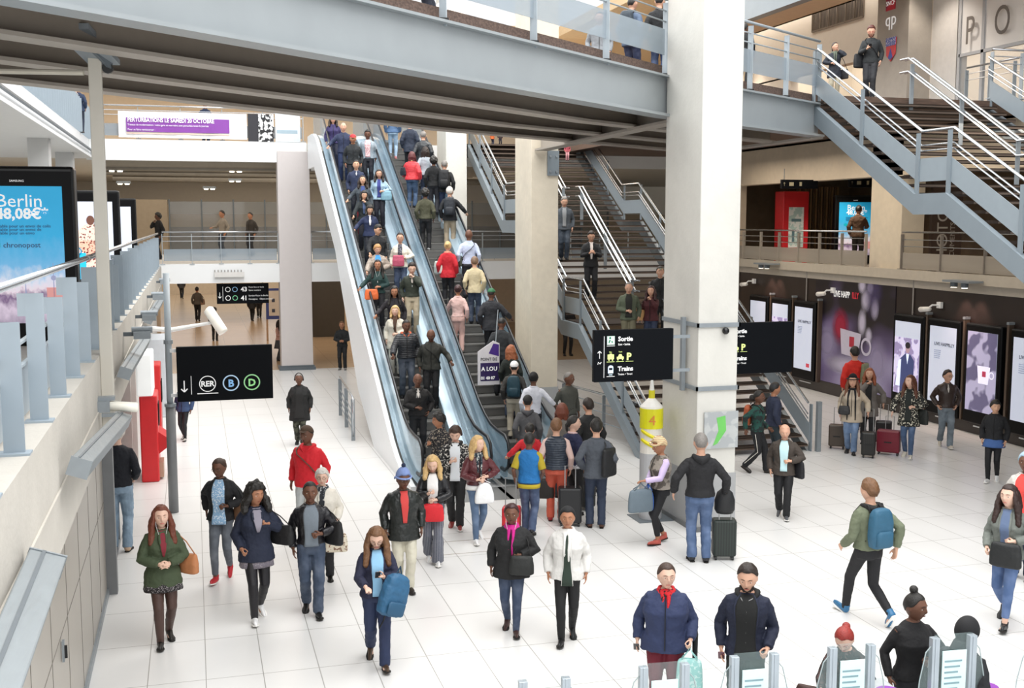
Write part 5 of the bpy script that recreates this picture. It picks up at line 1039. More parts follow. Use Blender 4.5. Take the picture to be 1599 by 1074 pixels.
    for ex in extra:
        k, c = (ex.split(':') + ['222222'])[:2]
        if k == 'beanie': w = MB(); cap(w, hc_, Rl, .020, 58, 82, 92, lift=.03); H(w, 'knitted_hat', mat(c, .9, bump=.6, scale=30)); w = MB(); w.ball(hc_ + Rl @ (V((0, .0, .178)) * HS), .034, 12, 8); H(w, 'pompom', mat('2b3550', .9, bump=.8, scale=60)); w = MB(); [w.tube([hc_ + Rl @ head_dir(2 * pi * j / 20, radians(66 + (20 if 5 < j < 15 else 8)), .022) for j in range(21)], .014, 6)]; w.build('hat_brim', mat(c, .9, bump=.6), root, True)
        elif k == 'cap': w = MB(); cap(w, hc_, Rl, .016, 52, 74, 84); w.tube([hc_ + Rl @ V((0, -.06, .062)), hc_ + Rl @ V((0, -.10, .060)), hc_ + Rl @ V((0, -.155, .050))], [(.01, .07), (.008, .068), (.006, .04)], 12) if False else w.ball(hc_ + Rl @ (V((0, -.105, .055)) * HS), (.066, .055, .007), 14, 6, 0, Rl); H(w, 'cap', mat(c, .7))
        elif k == 'flatcap': w = MB(); cap(w, hc_, Rl, .022, 50, 70, 84); w.ball(hc_ + Rl @ (V((0, -.085, .068)) * HS), (.07, .045, .008), 14, 6, 0, Rl @ Matrix.Rotation(.3, 3, 'X')); H(w, 'flat_cap', mat(c, .8))
        elif k == 'wrap': w = MB(); cap(w, hc_, Rl, .018, 50, 88, 110); w.ball(hc_ + Rl @ (V((0, .07, .04)) * HS), (.07, .06, .07), 12, 8); H(w, 'head_wrap', mat(c, .8, bump=.4))
        elif k == 'turban': w = MB(); cap(w, hc_, Rl, .03, 54, 80, 98, lift=.01, noise_=.01); w.tube([hc_ + Rl @ (V((cos(j * .5) * .095, -.02 + sin(j * .5) * .10, .055 + .012 * sin(j))) * HS) for j in range(14)], .022, 7); H(w, 'turban', mat('d8c79a', .8, hex2='8a3f3a', kind='zstripes', pscale=1.6))
        elif k == 'brim': w = MB(); cap(w, hc_, Rl, .02, 52, 74, 84, lift=.03); w.tube([hc_ + Rl @ (V((cos(j * pi / 10) * .11, sin(j * pi / 10) * .125, .05)) * HS) for j in range(21)], [(.012, .025)] * 21, 6); H(w, 'brimmed_hat', mat(c, .9))
        elif k == 'hooddown': w = MB(); cz = U((0, .07, 1.475)); w.tube([U((-.015, -.125, 1.41)), U((-.055, -.095, 1.45)), U((-.092, -.03, 1.48)), U((-.10, .04, 1.49)), U((-.065, .105, 1.47)), U((0, .135, 1.44)), U((.065, .105, 1.47)), U((.10, .04, 1.49)), U((.092, -.03, 1.48)), U((.055, -.095, 1.45)), U((.015, -.125, 1.41))], [.012, .022, .028, .033, .046, .06, .046, .033, .028, .022, .012], 9); H(w, 'hood', mat(c, .8), .01)
        elif k == 'hoodup': w = MB(); cap(w, hc_, Rl, .024, 58, 106, 135, nv=12); w.tube([hc_ + Rl @ V((0, .06, -.08)), U((0, .05, 1.47))], [.09, .12], 12); H(w, 'hood', mat(c, .8), .01)
        elif k == 'scarf': w = MB(); cy_ = 1.50; [w.tube([U(((.080 + .012 * kk) * cos(a), .005 + (.080 + .012 * kk) * sin(a) - .01 * kk, cy_ - .028 * kk + .008 * sin(3 * a))) for a in [i * 2 * pi / 12 for i in range(13)]], .024, 7) for kk in (0, 1)]; w.tube([U((.03, -.095, 1.47)), U((.03, -.145, 1.38)), U((.015, -.165, 1.27)), U((.02, -.16, 1.12))], [(.03, .03), (.022, .045), (.018, .05), (.012, .045)], 8); w.tube([U((-.03, -.095, 1.47)), U((-.035, -.14, 1.36)), U((-.03, -.155, 1.20))], [(.03, .03), (.02, .04), (.012, .04)], 8); H(w, 'scarf', mat(c, .85, bump=.4) if len(ex.split(':')) < 3 else mat(c, .85, hex2=ex.split(':')[2], kind='spots'), .009)
        elif k == 'longscarf': w = MB(); [w.tube([U((.085 * cos(a), .085 * sin(a), 1.49)) for a in [i * 2 * pi / 12 for i in range(13)]], .028, 7)]; [w.tube([U((sx * .06, -.10, 1.47)), U((sx * .08, -.15, 1.33)), U((sx * .085, -.165, 1.10)), U((sx * .09, -.165, .80))], [(.03, .03), (.02, .05), (.018, .055), (.012, .055)], 8) for sx in (-1, 1)]; H(w, 'scarf', mat(c, .85, bump=.4), .01)
        elif k == 'glasses': w = MB(); [w.tube([hc_ + Rl @ (V((sg * .032 + .021 * cos(a), -.100 - .002 * abs(cos(a)), .004 + .016 * sin(a))) * HS) for a in [i * pi / 6 for i in range(13)]], .0022, 5) for sg in (-1, 1)]; w.tube([hc_ + Rl @ (V((-.012, -.102, .006)) * HS), hc_ + Rl @ (V((.012, -.102, .006)) * HS)], .0022, 5); [w.tube([hc_ + Rl @ (V((sg * .053, -.098, .006)) * HS), hc_ + Rl @ (V((sg * .078, -.0, .004)) * HS)], .002, 5) for sg in (-1, 1)]; w.build('glasses', mat(c, .3), root)
        elif k == 'headphones': w = MB(); w.tube([hc_ + Rl @ (V((.092 * cos(a), .0, .0 + .132 * sin(a))) * HS) for a in [i * pi / 10 for i in range(11)]], .009, 6); [w.ball(hc_ + Rl @ (V((sg * .09, .005, -.008)) * HS), (.018, .032, .036), 10, 8) for sg in (-1, 1)]; w.build('headphones', mat(c, .4), root, True)
        elif k == 'earwires': w = MB(); [w.tube([hc_ + Rl @ V((sg * .075, -.02, -.02)), hc_ + Rl @ V((sg * .07, -.08, -.11)), U((sg * .02, -.13, 1.36)), U((0, -.15, 1.2))], .0028, 4) for sg in (-1, 1)]; w.build('earphone_cord', mat('efefef', .5), root)
        elif k == 'beard': w = MB(); [w.ball(hc_ + Rl @ V((x * HS, head_dir(x / .076, radians(v_)).y + .004, z_ * HS)), (.018, .013, .016), 8, 6, 0, Rl) for x, z_, v_ in ((-.05, -.05, 118), (-.042, -.075, 130), (-.025, -.095, 145), (0, -.103, 150), (.025, -.095, 145), (.042, -.075, 130), (.05, -.05, 118))]; w.ball(hc_ + Rl @ (V((0, -.098, -.045)) * HS), (.024, .006, .006), 8, 6, 0, Rl); H(w, 'beard', hm, .006)
        elif k == 'collar': w = MB(); w.tube([U((.078 * sin(a), .012 - .078 * cos(a), 1.495 + .014 * cos(a) * -1)) for a in [radians(25 + i * 310 / 12) for i in range(13)]], [(.022, .014)] * 13, 7); H(w, 'collar', mat(c, .7), .009)
        elif k == 'frontzip': w = MB(); w.tube([U(tpoint(z_, 0, .042, fem, b, 1.6)) for z_ in [1.44 - .05 * i for i in range(11)]], .004, 5); w.tube([U((-.06, -.11, 1.47)), U(tpoint(1.42, -.1, .042, fem, b, 1.6)), U((.06, -.11, 1.47))], .004, 5); w.build('zip', mat('c9c9c9', .3, metal=.5), root)
        elif k == 'belt': w = MB(); w.rings([[U(tpoint(z_, 2 * pi * j / 20, .012, fem, b)) for j in range(20)] for z_ in (.985, 1.015)]); w.build('belt', mat(c, .4), root, True)
    # ---- trousers / skirt / tights
    btm = (bottom or '222222').split(':'); kind = btm[1] if len(btm) > 1 else 'trousers'; bc = btm[0]; lo = float(btm[-1]) if len(btm) > 2 else .0
    opts = {'denim': dict(kind='denim')}.get(kind, {})
    if kind == 'denim': bm_ = mat(bc, .8, kind='denim', bump=.3)
    elif kind == 'stripes': bm_ = mat(bc, .7, kind='stripes', hex2='cfd3dc', pscale=1.6)
    elif kind == 'camo': bm_ = mat(bc, .8, kind='camo', hex2='26281f')
    else: bm_ = mat(bc, .75, bump=.2)
    slim = kind in ('slim', 'tights', 'denimslim'); wide = kind in ('wide', 'stripes')
    if kind == 'denimslim': bm_ = mat(bc, .8, kind='denim', bump=.3)
    if kind == 'tights': bm_ = mat(bc, .5)
    w = MB(); off = .012 if slim else .022
    for side, sg in (('L', 1), ('R', -1)):
        H_, K, An, pitch = LG[side]; e = An + (K - An).normalized() * (.0 + lo); bb = 1 + (b - 1) * .7
        up_ = U((sg * .075 * bb, 0, .985)) if not sit else H_ + V((0, 0, .05))
        w.tube([up_, H_ + V((0, .005, 0)), H_.lerp(K, .35), K, K.lerp(e, .35), e, e - (K - e).normalized() * .03],
               [(.078 * bb + off, .085 * bb + off), ((.084) * bb + off, .096 * bb + off), (.072 * bb + off, .078 * bb + off), (.054 + off, .054 + off), (.050 + off * (1 if not wide else 2), .052 + off * (1 if not wide else 2)), (.036 + off * (1 if slim else 1.5 if not wide else 3),) * 2, (.034 + off * (1 if slim else 1.4 if not wide else 3),) * 2], 12)
    zs = (.84, .875, .92, .98, 1.03, 1.06) if not sit else (.93, .98, 1.03, 1.06)
    w.rings([[U(tpoint(z_, 2 * pi * j / 18, .008, fem, b)) for j in range(18)] for z_ in zs])
    w.ball(U((0, .01, .87)) if not sit else V((0, 0, .55)), (.12 * b, .10 * b, .07), 12, 8)
    nm = 'tights' if kind == 'tights' else 'trousers'; o = w.build(nm, bm_, root, True); smooth_mod(o, .010 if near else .015, 3, .024 if not slim else .010, .10)
    # ---- shoes
    shc = shoes.split(':'); boot = len(shc) > 1 and shc[1] == 'boot'
    for side, sg in (('L', 1), ('R', -1)):
        H_, K, An, pitch = LG[side]; Rf = Matrix.Rotation(radians(-sg * 0), 3, 'Z') @ Matrix.Rotation(radians(pitch), 3, 'X'); Rz = Matrix.Rotation(radians(sg * 7), 3, 'Z')
        P = lambda x, y, z_: An + Rf @ (Rz @ V((x, y, z_)))
        w = MB(); w.tube([P(0, .055, -.045), P(0, .04, -.042), P(0, 0, -.035), P(0, -.07, -.050), P(0, -.135, -.056), P(0, -.185, -.062), P(0, -.205, -.066)], [(.012, .012), (.042, .036), (.048, .040), (.034, .046), (.026, .049), (.020, .040), (.008, .012)], 12)
        # make sure the long axis is sideways
        w.tube([P(0, .012, -.05), P(0, .012, .03 if not boot else .14)], [.042, .046], 10)
        o = w.build('shoe', mat(shc[0], .4, var=.08), root, True); smooth_mod(o, .008 if near else .012, 2)
        w = MB(); outline = [(.032, .05), (.036, 0), (.040, -.07), (.050, -.135), (.036, -.185), (0, -.208), (-.036, -.185), (-.050, -.135), (-.040, -.07), (-.036, 0), (-.032, .05), (0, .065)]
        w.prism([P(x, y, -.086) for x, y in outline], Rf @ V((0, 0, .016))); fixn(w.build('sole', mat('e9e7e2' if len(shc) > 1 and shc[1] == 'white' or shc[0] in ('ececec', 'f0f0f0') else '16130f', .6), o))
    # ---- skirt or dress hem
    for ex in extra:
        k = ex.split(':')[0]
        if k == 'skirt':
            _, c, hem, fl = ex.split(':')[:4]; hem = float(hem); fl = float(fl); w = MB(); m2 = mat(c, .8, hex2='9d9698', kind='spots', pscale=2) if ex.endswith('pat') else mat(c, .8, bump=.3)
            zs = [1.04, .98, .92, .86, .5 * (.86 + hem), hem]; R_ = [[U(tpoint(max(.86, z_), 2 * pi * j / 24, .012 + (fl * max(0, (.95 - z_))) + .008 * cos(6 * 2 * pi * j / 24) * (z_ < .9), fem, b)) + V((0, 0, min(0, z_ - .86))) for j in range(24)] for z_ in zs]
            w.rings(R_); o = w.build('skirt', m2, root, True)
    # ---- upper garments
    if top:
        tp = top.split(':'); tc_ = tp[0]; tk = tp[1] if len(tp) > 1 else 'jacket'; hem = float(tp[2]) if len(tp) > 2 and tp[2] else .90; style = tp[3] if len(tp) > 3 else ''
        off = {'tee': .012, 'shirt': .014, 'jacket': .024, 'coat': .030, 'puffer': .042, 'vest': .034, 'knit': .020}[tk]
        rough = .35 if style == 'leather' else .8
        if style.startswith('pat'): gm = mat(tc_, .8, hex2=style[3:] or 'e8e6e0', kind='spots', pscale=.8)
        elif style.startswith('mix'): gm = mat(tc_, .85, hex2=style[3:], kind='camo', pscale=.8)
        elif style.startswith('plaid'): gm = mat(tc_, .8, hex2=style[5:], kind='plaid')
        elif style.startswith('rows'): gm = mat(tc_, .8, hex2=style[4:], kind='zstripes')
        elif style == 'denim': gm = mat(tc_, .8, kind='denim')
        elif tk == 'puffer' or style == 'quilt': gm = mat(tc_, .5, kind='quilt', pscale=1.3)
        else: gm = mat(tc_, rough, bump=.25, scale=12)
        w = MB(); zs = []; z_ = 1.475
        while z_ > max(hem, .86) + .03: zs.append(z_); z_ -= .05
        zs.append(max(hem, .86)); fl = .10 if tk in ('coat', 'jacket') else .03
        R_ = []
        for z_ in zs: R_.append([U(tpoint(z_, 2 * pi * j / 24, off + (max(0, 1.0 - z_) * fl), fem, b, 1 if tk not in ('coat', 'puffer', 'jacket') else 1.6)) for j in range(24)])
        if hem < .86:
            k = 4
            for i in range(1, k + 1):
                zz = .86 - (.86 - hem) * i / k; R_.append([U(tpoint(.86, 2 * pi * j / 24, off + (1.0 - zz) * (fl + (.12 if style == 'flare' else 0)) + .006 * cos(10 * pi * j / 24), fem, b)) + V((0, 0, zz - .86)) for j in range(24)])
        R_ = [[U(tpoint(1.50, 2 * pi * j / 24, .006, fem, b)) for j in range(24)]] + R_
        if tk in ('coat', 'jacket', 'puffer') or hem > .95:      # hollow hem: turn inwards so that it reads as cloth
            R_.append([p.lerp(U((0, 0, max(hem, .86))) + V((0, 0, min(0, hem - .86))), .12) for p in R_[-1]])
        w.rings(R_)
        slv = style == 'sleeveless' or tk == 'vest' or 'nosleeve' in top; short = 'shortsleeve' in top
        if not slv:
            for side, sg in (('L', 1), ('R', -1)):
                S0, E, W_, fd, _, _ = AR[side]; g = off * .85; end = E.lerp(W_, .55 if 'roll' in top else (.93 if not short else 0)); 
                pts = [U((sg * .09, .012, 1.415)), S0 + V((-sg * .012, 0, .0)), S0.lerp(E, .3), S0.lerp(E, .65), E, E.lerp(W_, .3), E.lerp(W_, .65), end]; rr = [.038 + g, .050 + g, .051 + g, .046 + g, .044 + g, .043 + g, .037 + g, .033 + g * .8]
                if short: pts = pts[:4]; rr = [x + .006 for x in rr[:4]]
                if 'roll' in top: pts = pts[:6] + [end]; rr = rr[:6] + [.042 + g]
                w.tube(pts, rr, 12)
        if style == 'leather' or tk == 'puffer': dsp, dsc = .018, .07
        else: dsp, dsc = (.012 if tk in ('tee',) else .024), .085
        nm = {'tee': 't_shirt', 'shirt': 'shirt', 'jacket': 'jacket', 'coat': 'coat', 'puffer': 'padded_jacket', 'vest': 'vest', 'knit': 'sweater'}[tk]
        o = w.build(nm, gm, root, True); smooth_mod(o, .009 if dist < 21 else .014, 3, dsp, dsc)
        if inner:   # shirt front seen between the open edges
            ip = inner.split(':'); wt = radians(float(ip[1]) if len(ip) > 1 else 16); wb = radians(float(ip[2]) if len(ip) > 2 else 10); zb = float(ip[3]) if len(ip) > 3 else max(hem, .93); hx2 = ip[4] if len(ip) > 4 else None
            g = MB(); rows = 12; o2 = off + .010; rs = []
            for i in range(rows + 1):
                z_ = 1.49 - (1.49 - zb) * i / rows; a = wt + (wb - wt) * (i / rows); 
                if i == 0: a = radians(34)
                r = []
                for j in range(9):
                    th = -a + 2 * a * j / 8
                    if z_ >= .86: p = tpoint(z_, th, (o2 if z_ < 1.46 else .012) + max(0, 1.0 - z_) * fl, fem, b, 1 if tk not in ('coat', 'puffer', 'jacket') else 1.6)
                    else: p = tpoint(.86, th, o2 + (1.0 - z_) * fl, fem, b, 1.6) + V((0, 0, z_ - .86))
                    r.append(U(p))
                rs.append(r)
            vs = [tuple(p) for r in rs for p in r]; g.add(vs, [(i * 9 + j, i * 9 + j + 1, (i + 1) * 9 + j + 1, (i + 1) * 9 + j) for i in range(rows) for j in range(8)])
            oi = g.build('shirt_front', mat(ip[0], .8, hex2=hx2, kind='spots', pscale=1.2) if hx2 else mat(ip[0], .8, bump=.2), root, True); sd_ = oi.modifiers.new('s', 'SOLIDIFY'); sd_.thickness = .012; sd_.offset = -1
            for sg in (0, 8):      # rolled edges of the open front, wider at the chest
                ln = [r[sg] + V((0, -.004, 0)) for r in rs]; g = MB(); g.tube(ln, [(.016 if tk != 'coat' else .02, .009) if i in (0,) else ((.020, .009) if i < 6 and 'shirt' not in tk else (.010, .007)) for i in range(len(ln))], 7)
                g.build('lapel', gm, root, True)
        elif tk in ('jacket', 'coat', 'puffer', 'vest') and abs(((F + 180) % 360) - 180) < 110:
            g = MB(); ln = [U(tpoint(z_, 0, off + .012 + max(0, 1.0 - z_) * fl, fem, b, 1.6)) for z_ in [1.47 - (1.47 - max(hem, .88)) * i / 10 for i in range(11)]]; g.tube(ln, .006, 5); g.build('zip', mat('9a9a9a' if style == 'zip' else '101010', .4), root)
        if tk in ('jacket', 'coat', 'puffer', 'shirt', 'vest') and not any(e.startswith(('hood', 'scarf', 'collar')) for e in extra):
            g = MB(); g.tube([U((.080 * sin(a), .014 - .078 * cos(a), 1.492)) for a in [radians(28 + i * 304 / 12) for i in range(13)]], [(.020, .012)] * 13, 7); g.build('collar', gm, root, True)
    for ex in extra:
        kk = ex.split(':')
        if kk[0] == 'sleeves':      # sleeves of another colour under a vest
            g = MB(); short = len(kk) > 2 and kk[2] == 'short'
            for side, sg in (('L', 1), ('R', -1)):
                S0, E, W_, fd, _, _ = AR[side]; pts = [U((sg * .12, .012, 1.42)), S0, S0.lerp(E, .5), E, E.lerp(W_, .5), E.lerp(W_, .93)]; rr = [.066, .068, .062, .054, .05, .042]
                if short: pts = pts[:4]; pts[3] = S0.lerp(E, .85); rr = [.066, .070, .070, .070]
                g.tube(pts, rr, 12)
            o = g.build('sleeve', mat(kk[1], .8, bump=.2), root, True); smooth_mod(o, .011, 2, .01)
        elif kk[0] == 'stripe':
            g = MB()
            for side, sg in (('L', 1), ('R', -1)):
                H_, K, An, pitch = LG[side]; g.tube([H_ + V((sg * .115, 0, -.05)), H_.lerp(K, .5) + V((sg * .092, 0, 0)), K + V((sg * .074, 0, 0)), An + V((sg * .062, 0, .05))], .008, 5)
            g.build('side_stripe', mat(kk[1], .7), root)
        elif kk[0] == 'strings': g = MB(); [g.tube([U((sg * .03, -.13, 1.45)), U((sg * .035, -.155, 1.38)), U((sg * .04, -.16, 1.30))], .004, 5) for sg in (-1, 1)]; g.build('drawstring', mat('e8e8e8', .6), root)
        elif kk[0] == 'hemcloth': g = MB(); g.rings([[U(tpoint(z_, 2 * pi * j / 20, .03, fem, b)) for j in range(20)] for z_ in (float(kk[2]), float(kk[2]) + .07)]); g.build('shirt_hem', mat(kk[1], .8), root, True)
        elif kk[0] == 'armband': pass
        elif kk[0] == 'xstrap':     # strap across the chest and back
            sgx = 1 if kk[2] == 'L' else -1; g = MB(); pts = [U(tpoint(z_, a, .040, fem, b, 1.6)) for z_, a in ((1.02, -sgx * 1.5), (1.10, -sgx * .9), (1.2, -sgx * .45), (1.3, 0), (1.38, sgx * .45), (1.44, sgx * .8))] + [U((sgx * .10, .02, 1.50))] + [U(tpoint(z_, pi - a, .040, fem, b, 1.6)) for z_, a in ((1.42, sgx * .8), (1.3, sgx * .2), (1.2, -sgx * .3), (1.1, -sgx * .8), (1.02, -sgx * 1.5))]
            g.tube(pts, [(.006, .016)] * len(pts), 6); g.build('shoulder_strap', mat(kk[1], .6), root, True)
    M = Matrix.Translation(pos) @ Matrix.Rotation(rz, 4, 'Z') @ Matrix.Scale(s, 4)
    info = dict(root=root, M=M, AR=AR, U=U, hc=hc_, s=s, rz=rz, near=near, fem=fem, b=b, label=label, pos=pos)
    PEOPLE.append(info)
    for bg_ in bags: bag(info, bg_)
    return info
# ------------------------------------------------------------------ bags, cases and other things people hold
def bag(I, spec):
    """spec: (kind, colour, side, label [, options])"""
    kind, c, side, label = spec[:4]; o = spec[4] if len(spec) > 4 else {}; M, U, s = I['M'], I['U'], I['s']; sg = 1 if side == 'L' else -1
    m = mat(c, o.get('rough', .6), bump=.2, scale=14); dark = mat(o.get('trim', '151515'), .5); W_ = I['AR'][side][2] if side in 'LR' else None
    def root(name, cat, loc): t = thing(name, label, cat, M @ V(loc), I['rz'], o.get('group')); t.scale = (s, s, s); return t
    if kind == 'backpack':
        sz = o.get('size', 1.); p = U((o.get('x', 0), .215 + (I['b'] - 1) * .1, 1.26)); t = root('backpack', 'backpack', p)
        w = MB(); w.rings([[V((.15 * sz * k * sgn(cos(a)) * abs(cos(a)) ** .6, (.085 * k + .0) * sgn(sin(a)) * abs(sin(a)) ** .6 * sz, z * sz)) for a in [2 * pi * j / 20 for j in range(20)]] for z, k in ((-.25, .75), (-.235, .95), (-.1, 1.05), (.05, 1.02), (.16, .92), (.215, .7), (.235, .35))]); ob = w.build('bag_body', m, t, True); smooth_mod(ob, .012, 2, .012, .08)
        w = MB(); w.rings([[V((.115 * sz * k * sgn(cos(a)) * abs(cos(a)) ** .6, .075 * sz + .045 * k * sgn(sin(a)) * abs(sin(a)) ** .6 * sz, z * sz)) for a in [2 * pi * j / 16 for j in range(16)]] for z, k in ((-.23, .7), (-.21, 1), (-.06, 1.0), (-.03, .7))]); w.build('front_pocket', m, t, True)
        w = MB(); [w.tube([V((x * sz, -.07, .17)), V((x * 1.05 * sz, -.12, .245)), V((x * 1.1, -.24, .22)), V((x * 1.15, -.36, .10)), V((x * 1.2, -.30, -.08)), V((x * 1.2, -.12, -.2))], [(.008, .02)] * 6, 6) for x in (-.10, .10)]; w.build('shoulder_strap', dark, t, True)
        w = MB(); w.tube([V((-.03, -.06, .23)), V((0, -.07, .27)), V((.03, -.06, .23))], .009, 6); w.build('grab_handle', dark, t); return t
    if kind == 'handbag':   # hangs at the side from the shoulder
        wd, hg = o.get('w', .30), o.get('h', .24); z0 = o.get('z', 1.0); x0 = sg * (o.get('x', .27) + (I['b'] - 1) * .15); y0 = -o.get('y', .04); p = U((x0, y0, z0)); t = root('handbag', 'bag', p); ro = 0 if o.get('front') else o.get('rot', .75 * sg); t.rotation_euler.z += ro
        w = MB(); w.rings([[V((.055 * k2 * sgn(cos(a)) * abs(cos(a)) ** .7, wd / 2 * k * sgn(sin(a)) * abs(sin(a)) ** .7, z)) for a in [2 * pi * j / 18 for j in range(18)]] for z, k, k2 in ((-hg / 2, .85, .8), (-hg / 2 + .02, 1, 1.1), (0, 1.0, 1.15), (hg / 2 - .03, .9, .8), (hg / 2, .82, .45))])
        if o.get('front'): w.xform(lambda v: V((v.y, v.x, v.z)))
        ob = w.build('bag_body', m, t, True); smooth_mod(ob, .010, 2, .01, .07); sh = Matrix.Rotation(-ro, 3, 'Z') @ (U((sg * .13, .015, 1.465)) - p); k = .5 * wd * .7
        ends = (V((0, k, hg / 2)), V((0, -k, hg / 2))) if not o.get('front') else (V((k, 0, hg / 2)), V((-k, 0, hg / 2)))
        if o.get('strap', 1): w = MB(); w.tube([ends[0], ends[0].lerp(sh, .5) + V((sg * .03, 0, 0)), sh + V((0, .02, .0)), sh + V((0, -.02, 0)), ends[1].lerp(sh, .5) + V((sg * .03, -.02, 0)), ends[1]], [(.006, .010)] * 6, 6); w.build('shoulder_strap', dark if not o.get('trim') else mat(o['trim'], .5), t, True)
        return t
    if kind in ('tote', 'plastic'):   # hangs from the hand
        wd, hg = o.get('w', .32), o.get('h', .34); fdv = I['AR'][side][4]; p = W_ + V(fdv) * .06 + V((0, 0, -.02)); dz = o.get('drop', .12); t = root('shopping_bag' if kind == 'tote' else 'plastic_bag', 'bag', p)
        w = MB(); n = 16; fr = o.get('front', 1)
        R_ = [[V(((wd / 2 * k if fr else .05 * k2) * sgn(cos(a)) * abs(cos(a)) ** .6, (.05 * k2 if fr else wd / 2 * k) * sgn(sin(a)) * abs(sin(a)) ** .6, -dz - z)) for a in [2 * pi * j / n for j in range(n)]] for z, k, k2 in ((0, .8 if kind == 'tote' else .35, .5), (.06, .92 if kind == 'tote' else .7, 1), (hg * .6, 1, 1.2), (hg - .02, 1, 1.0), (hg, .9, .6))]
        w.rings(R_); mm = mat(c, .6, hex2=o['hex2'], kind='spots', pscale=.6) if 'hex2' in o else m; ob = w.build('bag_body', mm, t, True); ob.modifiers.new('s', 'SUBSURF').levels = 1
        w = MB(); k = wd * .28
        for q in (-1, 1):
            e = [V((q2 * k, q * .03, -dz - .01)) if fr else V((q * .03, q2 * k, -dz - .01)) for q2 in (-1, 1)]; w.tube([e[0], e[0] * .3 + V((0, 0, -.02)), V((0, 0, .0)), e[1] * .3 + V((0, 0, -.02)), e[1]], [(.005, .010)] * 5, 6)
        w.build('handle', mm if kind == 'plastic' else mat(o.get('trim', c), .6), t, True); return t
    if kind == 'case':        # suitcase standing on the floor by its handle
        wd, hg, dp = o.get('w', .38), o.get('h', .58), .24; x, y = o.get('x', sg * .36), o.get('y', .1); p = V((x, y, 0)); t = thing('suitcase', label, 'suitcase', M @ p, I['rz'] + radians(o.get('rot', 0)), o.get('group')); t.location.z = I['pos'].z
        MB().box((-wd / 2, -dp / 2, .06), (wd / 2, dp / 2, .06 + hg)).build('shell', mat(c, .4, kind='ribs' if o.get('ribs') else None, pscale=.35), t, bevel=.035)
        for a in (-1, 1):
            for b_ in (-1, 1): MB().cyl((a * (wd / 2 - .05) - .015, b_ * (dp / 2 - .05), .03), (a * (wd / 2 - .05) + .015, b_ * (dp / 2 - .05), .03), .03, 10).build('wheel', BLACK, t)
        hh = o.get('hh', .38); MB().tube([(-.09, dp * .3, .05 + hg), (-.09, dp * .3, .06 + hg + hh), (.09, dp * .3, .06 + hg + hh), (.09, dp * .3, .05 + hg)], .009, 6).build('pull_handle', mat(o.get('trim', '9c9c9c'), .3, metal=.4), t)
        MB().box((-.08, -dp / 2 - .012, .06 + hg * .45), (.08, -dp / 2, .06 + hg * .5)).build('side_handle', BLACK, t); MB().box((-wd / 2 - .003, -.012, .09), (wd / 2 + .003, .004, .04 + hg)).build('zip', mat('101010', .5), t); return t
    if kind == 'phone':
        p = W_ + V(I['AR'][side][4]) * .09 + V((0, -.02, .02)); t = root('mobile_phone', 'phone', p); t.rotation_euler.x = radians(-50)
        MB().box((-.033, -.065, -.004), (.033, .065, .004)).build('case', mat(c, .3), t, bevel=.003); MB().box((-.029, -.06, .004), (.029, .06, .005)).build('screen', mat('20242c', .1), t); return t
P = person; RUN = .2 / SL
def ez(y): return 0 if y < Y0e else .2 * math.floor((y - Y0e) / RUN)
def sz(y):
    N_ = [(22.35, 0), (26.75, 2.63), (28.1, 2.63), (32.6, 5.26), (34.0, 5.26), (38.6, 7.9)]
    if y < 22.35: return 0
    for (a, za), (b, zb) in zip(N_, N_[1:]):
        if a <= y <= b:
            if za == zb: return za
            k = round((zb - za) / .165); return za + (zb - za) / k * (math.floor((y - a) / (b - a) * k) + 1)
    return 7.9
def HB(c, side, label, **o): return ('handbag', c, side, label, o)
def BP(c, label, **o): return ('backpack', c, 'B', label, o)
def TB(c, side, label, **o): return ('tote', c, side, label, o)
def CS(c, side, label, **o): return ('case', c, side, label, o)
# ---- floor, left half
P('young woman in an olive green coat with long auburn hair and brown tights, hands together', 258, 792, 1008, F=6, skin='p', fem=1, b=1.06, stride=.28, lead='R', arms='belly belly', top='414d36:coat:.78::', inner='7d2430:14:2:1.18', bottom='4a342d:tights', shoes='15120f:boot', hair='long', hc='aub', extra=('skirt:1d1a1c:.72:.22:pat', 'earwires'), bags=(HB('b8794f', 'L', 'tan shoulder bag of the woman in the olive green coat', w=.28, h=.26, z=1.02, x=.31, trim='b8794f'),))
P('woman in a black blazer, light denim shirt and grey jeans with red shoes', 348, 718, 908, F=-12, skin='b', fem=1, stride=.34, lead='R', arms='bag swb', top='17171a:jacket:.90:', inner='8fb4d6:24:24:.86:dfe8f0', bottom='5b626d:denimslim::.06', shoes='b3202c:white', hair='bun', hc='brn', head=(8, -15), extra=('glasses:1a1a1a',), bags=(HB('86634a', 'L', 'brown shoulder bag of the woman in the black blazer', w=.30, h=.30, z=1.02, x=.29),))
P('woman in a navy coat with curly black hair, grey skirt and white trainers', 403, 758, 970, F=10, skin='t', fem=1, b=1.05, stride=.34, lead='R', arms='strap hold', top='1b2236:coat:.80:', inner='8d8894:20:3:1.2', bottom='17151a:tights', shoes='f0f0f0', hair='curly', hc='blk', head=(3, 22), extra=('skirt:77717c:.72:.12:pat',), bags=(HB('131315', 'L', 'black leather handbag of the woman with curly hair', w=.36, h=.26, z=1.10, x=.32),))
P('man in a black leather jacket over a grey shirt and blue jeans', 488, 755, 962, F=2, skin='b', stride=.3, lead='L', arms='bag down', top='16151a:jacket:.98:leather', inner='727b84:24:24:.96', bottom='33455f:denim', shoes='100e0e', hair='crop', hc='blk', extra=('belt:17120f',), bags=(HB('141416', 'L', 'black bag of the man in the black leather jacket', w=.30, h=.32, z=1.10, x=.30),))
